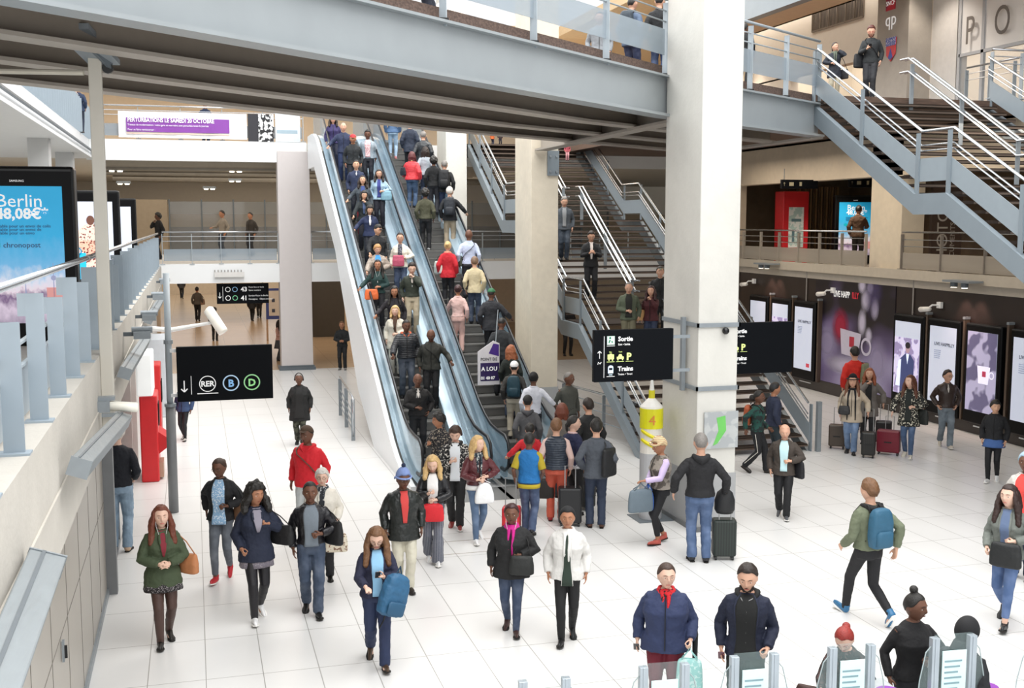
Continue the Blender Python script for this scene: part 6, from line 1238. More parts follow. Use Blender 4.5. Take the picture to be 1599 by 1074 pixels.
P('older woman with short white hair and a cream coat behind the leather jacket man', 506, 734, 906, F=-4, skin='p', fem=1, b=1.12, arms='hold down', top='ded8cc:coat:.74:', inner='23262b:12:6:1.1', bottom='1c1c20', shoes='14130f', hair='mop', hc='wht', extra=('glasses:4b3a2e', 'scarf:2c3036:c9c9c9'), bags=(TB('e2d8c4', 'L', 'cream shopping bag with dark pattern held by the white haired woman', w=.36, h=.32, hex2='8a6a55', front=1, trim='6d3b2c'),))
P('man in a red hoodie and brown flat cap walking behind the white haired woman', 483, 668, 846, F=-22, skin='b', b=1.14, stride=.25, arms='down down', top='d3202c:knit:.86:', bottom='c4c8c8', shoes='2a2a2a', hair='crop', extra=('flatcap:4c3a2c', 'hooddown:d3202c', 'xstrap:5d4436:R'), head=(5, -10))
P('woman in a navy blazer looking down at her phone, long brown hair and glasses', 590, 822, 1040, F=4, skin='p', fem=1, b=1.04, stride=.46, lead='L', arms='phone fwd', top='23253c:jacket:.90:', inner='8fbfe0:20:14:.93', bottom='25304f', shoes='4d3a2c', hair='long', hc='lbr', head=(30, -4), extra=('glasses:3a2a20', 'belt:1b1b1b'), bags=(('phone', '1a1a1c', 'L', 'dark phone held by the woman in the navy blazer'),))
P('tall man in a blue bobble hat and long black leather coat over a red shirt', 631, 736, 925, F=8, skin='b', b=1.12, stride=.22, arms='down down', top='1d211f:coat:.78:leather', inner='c8423f:14:6:1.05', bottom='cbc6b4', shoes='2b2522', hair='crop', extra=('beanie:7f93c4', 'glasses:1a1a1a'), head=(6, 10))
P('blonde young woman in a black leather jacket and navy striped trousers', 677, 712, 882, F=-2, skin='p', fem=1, stride=.3, lead='L', arms='belly phone', top='17171a:jacket:1.0:leather', inner='e9e6e4:24:20:1.0', bottom='23263b:stripes', shoes='f0f0f0', hair='mid', hc='bln', head=(24, -5), bags=(TB('d3202b', 'L', 'bright red tote bag on the arm of the blonde young woman', w=.38, h=.30, drop=.02),))
P('boy with headphones in a black patterned hoodie over a white t-shirt', 712, 666, 828, F=-4, skin='p', stride=.2, arms='down phone', top='1a1a1d:jacket:.90:patd8d4cc', inner='dfe4e8:22:20:.86', bottom='1a1a1c', shoes='8f3a36:white', hair='mop', hc='brn', head=(25, 0), extra=('headphones:2c1c22', 'hooddown:1a1a1d'))
P('blonde woman in a burgundy jacket, patterned scarf and blue jeans', 746, 683, 848, F=14, skin='p', fem=1, stride=.36, lead='R', arms='bag belly', top='5a2a2e:jacket:.98:leather', bottom='4a688c:denimslim', shoes='f0f0f0', hair='mid', hc='bln', head=(0, 32), extra=('scarf:23303c:c7c9c4', 'hemcloth:ececea:.90'), bags=(('plastic', 'eeeeee', 'L', 'white plastic bag held by the blonde woman with the scarf', {'w': .34, 'h': .36, 'drop': .06}),))
P('woman in a black coat with a bright pink scarf and blue jeans', 799, 790, 990, F=-4, skin='b', fem=1, b=1.2, stride=.3, lead='L', arms='bag down', top='1a1a1b:coat:.80:', bottom='2f4261:denimslim', shoes='3c2420', hair='braids', hc='3c1a1c', extra=('scarf:c21f82', 'earwires'), bags=(HB('1b1d1c', 'L', 'black handbag carried in front by the woman with the pink scarf', w=.34, h=.26, z=1.02, x=.12, y=.25, front=1),))
P('woman in a white draped cardigan, black head wrap and black leggings', 885, 795, 1004, F=0, skin='t', fem=1, b=1.05, stride=.3, lead='R', arms='down down', top='d6d4d0:coat:.86::', inner='27352c:6:14:.80', bottom='141416:slim', shoes='141414', hair='none', extra=('wrap:161618', 'scarf:e6e4e0'))
P('woman with headphones in an open black coat and camouflage trousers', 469, 585, 698, F=-4, skin='b', fem=1, b=1.12, stride=.2, arms='down down', top='191919:coat:.62:', inner='1e1d1d:14:26:.70', bottom='4b4d40:camo', shoes='15151a:boot', hair='crop', hc='gry', extra=('headphones:1c1c1e',))
P('man in dark clothes holding a bag strap, standing beyond the square column', 535, 503, 579, F=-6, skin='t', arms='belly belly', top='1d1f20:jacket:.88:', bottom='1a1a1c', shoes='8c8c8c', hair='short', hc='lbr')
P('white haired person in a dark sweater and jeans behind the glass at left', 189, 664, 862, F=172, skin='p', arms='hold hold', top='14161f:knit:.93:', bottom='7d9ab3:denim', shoes='c9a98f', hair='mop', hc='wht')
P('person in a blue jacket and black leggings behind the big black sign', 288, 596, 691, F=-20, skin='b', fem=1, stride=.3, arms='down down', top='35486b:jacket:.88:', bottom='1a1a1e:slim', shoes='b9b3ab', hair='pony', hc='blk')
P('person in black trousers carrying a yellow-green bag near the cylinder camera', 336, 481, 534, F=170, skin='t', arms='down hold', top='23231f:jacket:.90:', bottom='1b1b1d', shoes='2a2a2a', hair='afro', hc='blk', bags=(TB('8f9a2c', 'R', 'yellow-green shopping bag in the far hall', w=.4, h=.3),))
P('person in a grey jacket and black trousers walking away in the far hall', 309, 449, 505, F=176, skin='t', stride=.3, arms='down down', top='554f49:jacket:.88:', bottom='17171a', hair='short', hc='blk', bags=(HB('8f6f58', 'R', 'brown bag of the person walking away in the far hall', w=.3, h=.3),))
P('distant person in dark clothes below the sign with the numbers', 394, 459, 505, F=170, skin='t', stride=.4, arms='down down', top='1f1f22:coat:.80:', bottom='17171a', hair='short')
P('farthest walking person at the back of the far hall', 284, 430, 470, F=175, skin='t', stride=.4, arms='down down', top='3a3532:coat:.80:', bottom='17171a', hair='short')
P('second distant walker in dark clothes to the right of the far hall', 405, 452, 500, F=0, skin='t', stride=.3, arms='down down', top='2a2426:jacket:.85:', bottom='201e20', hair='short')
P('person in pink half hidden behind the square column', 437, 500, 565, F=60, skin='p', fem=1, arms='belly belly', top='d9a99c:knit:.90:', bottom='3f4146:trousers', hair='long', hc='dbr', extra=('skirt:4c4d52:.55:.2',))
# ---- group waiting at the foot of the right escalator, seen from behind
P('man in a blue and yellow work vest walking with a red suitcase', 826, 678, 838, F=172, skin='b', stride=.25, arms='down hold', top='1b6aa8:vest:.93:', bottom='3a4f74:denim', shoes='15151a', hair='crop', hc='blk', extra=('sleeves:a89424:short', 'hemcloth:b9a32a:.84'), bags=(CS('c5222b', 'L', 'small red suitcase of the man in the blue and yellow vest', x=.30, y=.05, w=.3, h=.42, hh=.5, trim='8d8d8d'),))
P('man in a quilted navy vest, pink sleeves and orange trousers', 868, 657, 815, F=176, skin='w', b=1.05, arms='down down', top='2a3340:vest:.93:quilt', bottom='c65a44', shoes='a82a30', hair='short', hc='lbr', extra=('sleeves:d3b5ac',), bags=(TB('27231f', 'L', 'dark brown soft bag held by the man in orange trousers', w=.42, h=.36, drop=.1),))
P('woman in a navy jacket in profile beside the man in the grey suit', 894, 652, 806, F=140, skin='p', fem=1, arms='down down', top='202544:jacket:.92:', bottom='1a1a1d', shoes='18181a', hair='pony', hc='blk', head=(0, -45), extra=('hemcloth:d9d9de:.88', 'collar:d9b9b9'), bags=(CS('24282a', 'R', 'dark green upright suitcase next to the woman in the navy jacket', x=.12, y=-.45, w=.4, h=.58, ribs=1),))
P('man in a black quilted jacket facing the group at the escalator foot', 918, 625, 775, F=205, skin='w', arms='down down', top='1c1d1e:jacket:.90:', bottom='1d1d22', shoes='18181a', hair='short', hc='dbr')
P('man in a grey suit jacket with a black bag on his shoulder, seen from behind', 930, 658, 825, F=184, skin='w', arms='pocket pocket', top='4b5058:jacket:.84:', bottom='2a3448:trousers', shoes='4f3126', hair='short', hc='blk', bags=(HB('191a1c', 'R', 'large black shoulder bag on the back of the man in the grey suit jacket', w=.34, h=.46, z=1.12, x=.20, y=-.14), CS('17181b', 'L', 'black suitcase between the navy jacket woman and the grey suit man', x=.42, y=-.10, w=.4, h=.62)))
P('woman with red-brown hair and a grey coat in front of the dark shirt man', 877, 633, 778, F=184, skin='p', fem=1, arms='down down', top='6c6862:coat:.80:', bottom='2a2a2e', hair='bob', hc='aub')
P('dark skinned man in a grey-green shirt looking to the right by the barrier', 887, 583, 712, F=28, skin='b', arms='down down', top='454640:shirt:.90:', bottom='2a2926', shoes='15151a', hair='crop', hc='gry', head=(0, 40))
P('child in a red jacket with outstretched arm at the escalator foot', 827, 664, 792, F=182, skin='w', arms='rail down', top='c8262f:jacket:.86:', bottom='1c1c22', hair='short', hc='blk')
P('man in a white shirt and black cap stepping onto the right escalator', 833, 586, F=178, inc=ez, h=1.74, skin='b', arms='down rail', top='dadce6:shirt:.90:', bottom='25262c', hair='crop', extra=('wrap:121212',))
P('man in a grey hooded jacket and black cap on the escalator foot', 824, 620, F=178, inc=ez, h=1.72, skin='w', arms='down down', top='57585b:jacket:.86:', bottom='26262b', hair='crop', extra=('cap:18181a', 'hooddown:47484c'))
P('person with a white cap and a teal backpack on the right escalator', 803, 563, F=176, inc=ez, h=1.70, skin='w', arms='down down', top='3b3936:jacket:.95:', bottom='bfb5a2', hair='crop', extra=('cap:efefef',), bags=(BP('1d3f4c', 'dark teal backpack on the right escalator below the red haired woman', size=1.0),))
P('woman with long reddish hair in a black jacket on the right escalator', 798, 545, F=172, inc=ez, h=1.62, skin='w', fem=1, arms='down down', top='1d2420:jacket:.90:', bottom='27364e:denim', shoes='15151a', hair='mid', hc='9c5b38', head=(0, -60))
P('man in a dark grey jacket with bowed head holding the advertising board', 782, 499, F=170, inc=ez, h=1.78, skin='b', b=1.05, arms='down down', top='2e3134:jacket:.84:', bottom='1d1d22', hair='crop', head=(28, 0), lean=6)
P('man in a dark coat with a green cap further up the right escalator', 767, 452, F=174, inc=ez, h=1.76, skin='b', b=1.05, arms='down rail', top='2d2e33:coat:.78:', bottom='1c1c20', hair='crop', head=(20, 0), extra=('cap:2e6b45',))
P('woman in a pale pink outfit with her hair tied up on the right escalator', 715, 441, F=176, inc=ez, h=1.64, skin='t', fem=1, arms='railf down', top='e3bfb8:shirt:.96:', bottom='dfb6ac', shoes='d9c9c0', hair='bun', hc='3c1f20')
P('man in a cream jacket with a shoulder bag on the right escalator', 741, 400, F=178, inc=ez, h=1.68, skin='w', arms='down down', top='d2c39f:jacket:.84:', bottom='2f3f59:denim', hair='short', hc='7a5f49', bags=(HB('2a2825', 'L', 'dark bag of the man in the cream jacket', w=.3, h=.34, z=1.1),))
P('bald man in a light blue shirt with a thin strap on the right escalator', 732, 362, F=178, inc=ez, h=1.76, skin='b', b=1.08, arms='down down', top='c3cde6:shirt:.90:', bottom='33333a', hair='none', hc='blk', extra=('xstrap:22252c:R',), bags=(HB('3f453a', 'L', 'dark green bag at the hip of the man in the light blue shirt', w=.32, h=.28, z=.98, strap=0),))
P('blonde woman in a bright red coat with a white and yellow bag', 699, 375, F=172, inc=ez, h=1.66, skin='w', fem=1, arms='down down', top='c1202d:coat:.80:', bottom='1e1e22', shoes='d9d0c8', hair='bun', hc='bln', extra=('scarf:e08d7c',), bags=(HB('d8d8cf', 'L', 'white and grey bag of the blonde woman in the red coat', w=.36, h=.34, z=1.08),))
P('white haired man in black with a backpack on the right escalator', 702, 297, F=178, inc=ez, h=1.74, skin='w', arms='down rail', top='1a1c20:jacket:.84:', bottom='a99a84', hair='short', hc='wht', bags=(BP('232830', 'black backpack with orange trim below the other backpack on the escalator', size=1.05),))
P('person in an olive green jacket on the right escalator', 664, 301, F=176, inc=ez, h=1.68, skin='b', arms='down down', top='4a4a38:jacket:.92:', bottom='18181b', shoes='cfcfd0', hair='afro', hc='blk')
P('man with grey hair carrying a large black backpack on the right escalator', 694, 256, F=177, inc=ez, h=1.76, skin='w', b=1.05, arms='down down', top='1a1b1d:jacket:.86:', bottom='2b3550', hair='crop', hc='gry', extra=('hooddown:1a1b1d',), bags=(BP('17181b', 'large plain black backpack higher up the right escalator', size=1.1),))
P('woman in a red padded jacket with a black handbag on the right escalator', 643, 240, F=170, inc=ez, h=1.64, skin='p', fem=1, b=1.08, arms='railf down', top='d83a42:puffer:.90:', bottom='35567c:denim', hair='bob', hc='602a2c', extra=('collar:b3976b',), bags=(HB('2b2f36', 'L', 'black handbag of the woman in the red padded jacket', w=.32, h=.26, z=1.18),))
P('person in a black hooded jacket on the right escalator beside the red jacket', 677, 246, F=176, inc=ez, h=1.66, skin='b', arms='down down', top='17181a:jacket:.88:', bottom='2a2a30', hair='afro', hc='blk')
P('person in a pale grey jacket on the upper part of the right escalator', 664, 231, F=178, inc=ez, h=1.62, skin='w', fem=1, arms='down down', top='a9b3bb:jacket:.86:', bottom='39465c', hair='mid', hc='dbr')
P('bald man in a dark leather coat near the top of the right escalator', 661, 209, F=176, inc=ez, h=1.74, skin='w', b=1.08, arms='down down', top='2b2f33:coat:.74:leather', bottom='1c1c20', hair='thin', hc='gry')
P('person in dark blue near the top of the right escalator under the bridge', 640, 190, F=178, inc=ez, h=1.74, skin='w', arms='down down', top='2a3242:coat:.78:', bottom='1c1c20', hair='short', hc='dbr')
P('person in light jeans at the top of the right escalator under the bridge', 613, 168, F=175, inc=ez, h=1.66, skin='p', fem=1, arms='down down', top='4f6a8c:jacket:.90:', bottom='8fb0cc:denimslim', shoes='d98f8f', hair='long', hc='brn')
# ---- left escalator, facing the hall, from the bottom up
P('woman with spiky black hair and a patterned dark jacket at the left escalator exit', 686, 653, F=-40, inc=ez, h=1.66, skin='t', fem=1, arms='down phone', top='1f1f24:jacket:.88:pat9a8f80', bottom='1c1c20', hair='afro', hc='blk', head=(8, -30))
P('bald man in a black hoodie with white drawstrings low on the left escalator', 652, 582, F=4, inc=ez, h=1.76, skin='b', b=1.1, arms='pocket belly', top='1d1c1d:jacket:.90:', inner='d5cfc9:10:2:1.3', bottom='1d1d20', hair='none', hc='blk', extra=('strings', 'hooddown:1d1c1d'))
P('man in a black padded jacket with an orange hood on the left escalator', 634, 501, F=6, inc=ez, h=1.76, skin='b', b=1.05, arms='down railf', top='25272c:puffer:.92:', bottom='3f4b5c:denim', hair='crop', extra=('hooddown:c8603e',), head=(12, 10))
P('bald man in a dark olive jacket holding the right handrail of the left escalator', 673, 514, F=-2, inc=ez, h=1.76, skin='b', b=1.12, arms='rail down', top='2f302b:jacket:.88:', bottom='1c1c1e', hair='none', hc='blk', extra=('xstrap:1a1a1a:R',), head=(20, 0))
P('short haired blonde woman in a cream coat on the left escalator', 617, 473, F=-4, inc=ez, h=1.62, skin='p', fem=1, arms='belly down', top='e0dacb:coat:.70:', inner='4a372c:14:4:1.15', bottom='d7d2c6', hair='bob', hc='bln', extra=('scarf:5a4030',))
P('young woman in black leaning on the left handrail behind the cream coat', 616, 452, F=-2, inc=ez, h=1.66, skin='t', fem=1, arms='down rail', top='201c22:jacket:.86:', bottom='1b1b1e', hair='long', hc='blk', head=(12, 0))
P('young man in a dark green jacket and beige trousers on the left escalator', 643, 412, F=2, inc=ez, h=1.76, skin='p', arms='mouth down', top='33392f:jacket:.96:', inner='cfc6bd:8:4:1.3', bottom='b5a78e', shoes='8a8078', hair='quiff', hc='dbr', head=(20, 6), extra=('earwires',))
P('woman with long dark hair and a dark green top carrying an orange bag', 590, 413, F=-4, inc=ez, h=1.64, skin='t', fem=1, arms='belly rail', top='1d3836:knit:.92:', bottom='1d1d22', hair='long', hc='blk', extra=('earwires',), bags=(HB('dd6a34', 'R', 'orange bag of the woman in the dark green top', w=.36, h=.28, z=.90, x=.16, y=.22, front=1, strap=0),))
P('woman with short fair hair in a beige padded jacket on the left escalator', 589, 382, F=6, inc=ez, h=1.60, skin='w', fem=1, b=1.1, arms='bag railf', top='a3968a:puffer:.90:', inner='3f8fd6:20:14:1.05', bottom='3c3a40', hair='mop', hc='b98b58', head=(15, 15))
P('woman with glasses in a white cardigan carrying a pink bag on the left escalator', 625, 367, F=-4, inc=ez, h=1.68, skin='w', fem=1, arms='bag down', top='dfdacd:jacket:.88:', inner='3a3a44:16:14:.95:8f9098', bottom='35496a:denim', hair='short', hc='dbr', extra=('glasses:222222',), bags=(HB('b8506a', 'R', 'pink bag held in front of the woman in the white cardigan', w=.32, h=.30, z=1.06, x=.04, y=.26, front=1, strap=0),))
P('man in a black cap and jacket on the left escalator looking down', 589, 354, F=20, inc=ez, h=1.70, skin='a', arms='down railf', top='1b1d21:jacket:.88:', bottom='1c1c20', hair='short', hc='blk', head=(22, 20), extra=('cap:17181a',))
P('woman in navy with a white collar on the left escalator holding the handrail', 577, 326, F=4, inc=ez, h=1.62, skin='a', fem=1, arms='down rail', top='26304f:jacket:.88:', inner='e3e3e3:12:4:1.2', bottom='22242c', hair='bob', hc='blk', head=(22, 8))
P('woman in a dark green jacket touching her face on the left escalator', 568, 303, F=4, inc=ez, h=1.62, skin='a', fem=1, arms='mouth railf', top='22292b:jacket:.88:', inner='49597a:14:8:1.1', bottom='26262e', hair='bob', hc='blk', head=(10, 12))
P('woman in a plaid jacket over a blue top on the left escalator', 566, 272, F=2, inc=ez, h=1.64, skin='a', fem=1, b=1.06, arms='down rail', top='32363a:jacket:.88:plaid55606a', inner='34487f:16:12:1.0', bottom='8f2430', hair='mid', hc='dbr', head=(-6, 0))
P('man in a navy jacket with an open white collar on the left escalator', 556, 248, F=2, inc=ez, h=1.70, skin='a', arms='down down', top='2a3450:jacket:.88:', inner='d9d9dc:8:2:1.35', bottom='1f222c', hair='short', hc='blk')
P('smiling woman with curly hair in a light blue denim jacket on the left escalator', 592, 262, F=-4, inc=ez, h=1.64, skin='w', fem=1, arms='bag down', top='a7c3d6:jacket:.88:', inner='3b4487:14:14:.95', bottom='1d1f2a', hair='mid', hc='dbr', head=(10, 0), bags=(HB('7fa9bb', 'L', 'light blue bag of the woman in the denim jacket', w=.34, h=.28, z=1.0, x=.22, y=.14, front=1),))
P('man in a red cap and black jacket with a lanyard on the left escalator', 551, 209, F=2, inc=ez, h=1.74, skin='t', arms='down down', top='23272a:jacket:.90:', bottom='1d1f26', hair='crop', extra=('cap:cf2f38',), head=(10, 0))
P('man in a plaid shirt and pale grey jacket on the left escalator', 574, 206, F=-2, inc=ez, h=1.74, skin='b', arms='down down', top='98a4ae:jacket:.92:', inner='e6c9cb:22:20:.96:b06a74', bottom='1c1e27', hair='short', hc='blk', head=(12, 0))
P('man in a navy jacket near the top of the left escalator below the bridge', 536, 191, F=0, inc=ez, h=1.74, skin='w', arms='down rail', top='2b3450:jacket:.88:', bottom='28365a', hair='thin', hc='gry')
P('person in purple and dark clothes at the top of the left escalator', 520, 184, F=0, inc=ez, h=1.66, skin='w', fem=1, arms='down down', top='3a3360:jacket:.88:', bottom='25283a', hair='mid', hc='dbr')
# ---- stairs
P('grey haired man in a denim and grey jacket coming down the wide staircase', 881, 308, F=4, inc=sz, h=1.76, skin='w', stride=.15, arms='down down', top='4a5057:jacket:.86:', inner='8a8c8e:14:12:.95', bottom='2c3a4a:denim', hair='short', hc='gry', head=(20, 8), name='person')
P('man in a dark suit and white shirt looking at his phone on the staircase', 923, 366, F=6, inc=sz, h=1.80, skin='w', arms='phone phone', top='1c1d20:jacket:.84:', inner='e6dcd6:12:5:1.05', bottom='1d1e22', hair='short', hc='dbr', head=(25, 0))
P('bald man in an open olive jacket and trousers coming down the staircase', 982, 442, F=2, inc=sz, h=1.74, skin='w', b=1.06, stride=.15, arms='down belly', top='58604e:jacket:.86:', inner='23231f:20:20:.93', bottom='6e6a55', hair='thin', hc='gry', head=(22, 0))
P('woman in a maroon top with dark hair on the staircase', 1017, 450, F=-12, inc=sz, h=1.64, skin='w', fem=1, arms='mouth down', top='45191e:jacket:.88:', bottom='27324a', hair='mid', hc='3a1d1d', bags=(HB('d2a36c', 'R', 'tan shoulder bag of the woman in the maroon top', w=.36, h=.28, z=1.02),))
P('person in black with a pale hat next to the tall column on the staircase', 1031, 414, F=4, inc=sz, h=1.74, skin='w', arms='down down', top='1c1d1e:coat:.78:', bottom='2a2a2c', hair='short', hc='dbr', extra=('cap:8a8672',))
P('child with red and pale clothes near the top of the wide staircase', 886, 222, F=4, y0=37.4, z=7.3, skin='w', arms='down down', top='a44a55:jacket:.85:', bottom='c78f93', hair='short', hc='brn')
P('person in an orange top at the top of the staircase left of the middle column', 769, 205, F=150, y0=39.6, z=7.9, skin='w', arms='down down', top='d9703a:jacket:.85:', bottom='2c3044', hair='short', hc='dbr')
P('person in black beside the orange top at the top of the staircase', 781, 203, F=20, y0=39.9, z=7.9, skin='w', arms='down down', top='2b1d22:jacket:.85:', bottom='22222a', hair='long', hc='blk')
P('person standing behind the staircase foot, only dark legs showing', 886, 470, 557, F=15, skin='t', fem=1, arms='down down', top='1d1c1e:coat:.75:', bottom='1a1a1c:slim', hair='long', hc='blk')
# ---- right half of the floor
P('woman with a patterned turban, grey fur vest and lilac sleeves holding a phone', 1030, 686, 852, F=-62, skin='t', fem=1, b=1.04, stride=.18, arms='fwd belly', top='8d857c:vest:.95:mix5c554e', bottom='1a1a1d:slim::.10', shoes='b35348', hair='none', head=(12, 0), extra=('turban', 'sleeves:cdbbe0'), bags=(TB('64727c', 'L', 'large grey tote bag beside the woman in the turban', w=.46, h=.40, drop=.10, front=0), TB('2f62b8', 'R', 'bright blue bag in front of the woman in the turban', w=.30, h=.34, drop=.12)))
P('man in a black hooded jacket and jeans seen from behind by the tall column', 1091, 680, 878, F=188, skin='w', b=1.06, arms='out out', top='1b1b1e:jacket:.93:', bottom='42608c:denim', shoes='26262a', hair='crop', hc='gry', extra=('hooddown:1b1b1e',), bags=(CS('26302c', 'R', 'dark green ribbed suitcase beside the man in the black hooded jacket', x=-.36, y=-.12, w=.36, h=.58, ribs=1, hh=.30), ))
P('older man in a brown jacket and pale blue shirt walking towards the gates', 1222, 665, 812, F=-2, skin='w', b=1.05, stride=.3, lead='L', arms='bag down', top='423a34:coat:.84:', inner='bfe0e6:20:14:.93', bottom='18181b', shoes='55565a:white', hair='crop', hc='d9a78c', head=(12, 4), bags=(HB('15151a', 'L', 'black bag at the side of the man in the brown jacket', w=.26, h=.32, z=.95),))
P('woman with a rust backpack and striped track trousers walking right at the stair foot', 1181, 612, 742, F=78, skin='b', fem=1, stride=.42, lead='L', arms='swf swb', top='1d4a42:knit:.92:mix1d2a2a', bottom='16171b', shoes='2a2420', hair='puff', hc='blk', extra=('stripe:d9d5cc',), bags=(BP('a8532f', 'rust leather backpack on the woman at the stair foot', size=.9),))
P('person in dark blue beginning to climb the staircase behind the rust backpack', 1206, 600, 728, F=120, skin='t', arms='swf down', top='232a40:jacket:.88:', bottom='1f2c33', shoes='c22533:white', hair='short', hc='blk', extra=('cap:23262b',))
P('young man in a green jacket with a blue backpack striding to the left', 1352, 748, 972, F=218, skin='w', stride=.66, lead='L', arms='swf swb', top='69705a:jacket:.95:', bottom='19191c:slim', shoes='2f6a93:white', hair='short', hc='lbr', extra=('hooddown:1b1b1c',), bags=(BP('2b5b76', 'blue backpack on the young man in the green jacket', size=1.0),))
P('young woman in a grey blazer with very long brown hair and cropped jeans', 1567, 760, 978, F=-14, skin='p', fem=1, stride=.5, lead='L', arms='bag hold', top='70756f:jacket:.88:', inner='5d6e8c:14:12:1.0', bottom='3b5f94:denimslim::.10', shoes='1f2124', hair='long', hc='2e1a14', head=(0, -14), bags=(HB('17191a', 'L', 'black leather bag held in front by the woman in the grey blazer', w=.38, h=.30, z=.98, x=.06, y=.30, front=1, strap=0),))
P('person in a red top with a headband at the right picture edge', 1594, 710, 905, F=-10, skin='b', fem=1, arms='down down', top='c8c3bd:jacket:.88:', inner='d8463f:30:30:.93', bottom='20263a', hair='puff', hc='blk', extra=('wrap:9cb4c4',))
P('young man in a black jacket with a denim jacket tied round his waist', 1549, 627, 756, F=-8, skin='a', stride=.28, lead='R', arms='down down', top='15161a:jacket:.95:', bottom='15151a:slim', shoes='f0f0f0', hair='mop', hc='blk', head=(5, 25), extra=('skirt:3f5f96:.78:.35', 'collar:15161a'))
P('man with glasses in a brown leather jacket and faded jeans in front of a screen', 1475, 580, 702, F=12, skin='w', stride=.36, lead='L', arms='pocket pocket', top='33251f:jacket:.93:leather', inner='c8c2bb:8:2:1.3', bottom='6b7b88:denim', shoes='d0c8ba:white', hair='short', hc='dbr', head=(0, 30), extra=('glasses:251815',))
P('woman in a black and white patterned long coat with a burgundy suitcase', 1417, 588, 718, F=-8, skin='p', fem=1, stride=.2, arms='bag out', top='1d1e1d:coat:.70:patd9d4c2', inner='1c2220:16:14:.80', bottom='35557f:denimslim', shoes='d9d3c5:white', hair='long', hc='5a321f', head=(0, -32), bags=(CS('6e1226', 'R', 'burgundy suitcase of the woman in the patterned coat', x=-.42, y=.12, w=.50, h=.50, hh=.3), HB('1a1f1d', 'L', 'dark square bag of the woman in the patterned coat', w=.40, h=.32, z=.92)))
P('woman in a beige coat with a black hat and long black scarf', 1328, 588, 712, F=-4, skin='w', fem=1, b=1.08, stride=.2, arms='out down', top='b8aa97:coat:.74:', bottom='5878a0:denim', shoes='1d1b1a:boot', hair='long', hc='6e4630', extra=('brim:14141a', 'longscarf:15151a'), bags=(CS('20201f', 'L', 'black suitcase with a pink tag in front of the beige coat woman', x=.40, y=-.30, w=.30, h=.52, hh=.5, ribs=1), HB('2a2a2c', 'R', 'small dark crossbody bag on the beige coat', w=.26, h=.2, z=1.02, x=.14, y=.2, front=1), CS('4b4038', 'R', 'brown suitcase behind the woman in the beige coat', x=-.34, y=.5, w=.38, h=.5)))
P('smiling woman in a grey wool coat behind the woman with the hat', 1354, 577, 694, F=-2, skin='w', fem=1, arms='out mouth', top='6f6a66:coat:.66:', inner='18181a:18:18:.80', bottom='1c1c20', hair='mid', hc='8a4a2c', bags=(CS('1f1c1d', 'L', 'black suitcase with a red strap behind the black suitcase', x=.36, y=.0, w=.36, h=.5),))
P('man in a bright red jacket with a backpack facing the coffee mural', 1331, 544, 672, F=196, skin='w', arms='down down', top='cf2b20:jacket:.86:', bottom='22242c', hair='short', hc='blk', bags=(HB('7b7f63', 'R', 'green patterned bag on the shoulder of the man in the red jacket', w=.3, h=.5, z=1.2, x=.2, y=-.1),))
# ---- foreground at the gates
def front(label, hx, hy, h, **k):
    q = atZ(hx, hy, h); k.setdefault('F', 0); return P(label, hx, hy, z=0, y0=q.y, **k)
front('large woman in a navy coat with glasses and a red and black scarf', 1041, 883, 1.66, F=-2, skin='p', fem=1, b=1.34, arms='hold down', top='2b3556:coat:.84:', bottom='6b1528', shoes='222222', hair='pony', hc='3f2c22', head=(2, 16), extra=('glasses:b89a8a', 'scarf:c81f28:1a1a1a'), bags=(TB('9ed3cf', 'L', 'pale turquoise patterned bag held by the woman in the navy coat', w=.30, h=.48, drop=.12, hex2='c9e6e2'), ('phone', '2a2a2e', 'R', 'phone in the hand of the woman in the navy coat')))
front('young bearded man in a black zipped hoodie under a dark navy jacket', 1168, 883, 1.78, F=-2, skin='w', b=1.04, arms='hold down', top='1a2035:jacket:.86:', inner='121313:26:26:.88', bottom='1f2421', shoes='151515', hair='short', hc='dbr', head=(16, -3), extra=('hooddown:121313', 'beard', 'frontzip'), bags=(('phone', '5a2a3a', 'R', 'dark red phone in the hand of the bearded man'),))
front('woman with dyed red hair in a black lace top bending over her bag', 1327, 966, 1.52, F=-12, skin='p', fem=1, b=1.1, lean=16, arms='down fwd', top='1d191a:shirt:.90:pat5a4340', bottom='1c1c20', hair='bun', hc='8f2a22', head=(34, 0), bags=(HB('3a2018', 'R', 'brown handbag on the gate in front of the red haired woman', w=.42, h=.22, z=1.0, x=.26, y=.36, front=1, strap=0),))
front('young woman with a black hair bun and black t-shirt at the gates', 1428, 930, 1.64, F=30, skin='b', fem=1, b=1.1, arms='bag down', top='151416:tee:.90:', bottom='1d1d22', hair='topbun', hc='blk', head=(4, 35), bags=(HB('dcdcdc', 'L', 'white cloth bundle on the arm of the woman with the hair bun', w=.26, h=.30, z=1.12, x=.16, y=.24, front=1, strap=0),))
front('person in a black hood and dark coat turned away at the rightmost gates', 1500, 973, 1.62, F=150, skin='b', b=1.15, arms='down down', top='191a1e:coat:.80:', inner=None, bottom='1c1c20', hair='none', lean=10, extra=('hoodup:131316',))
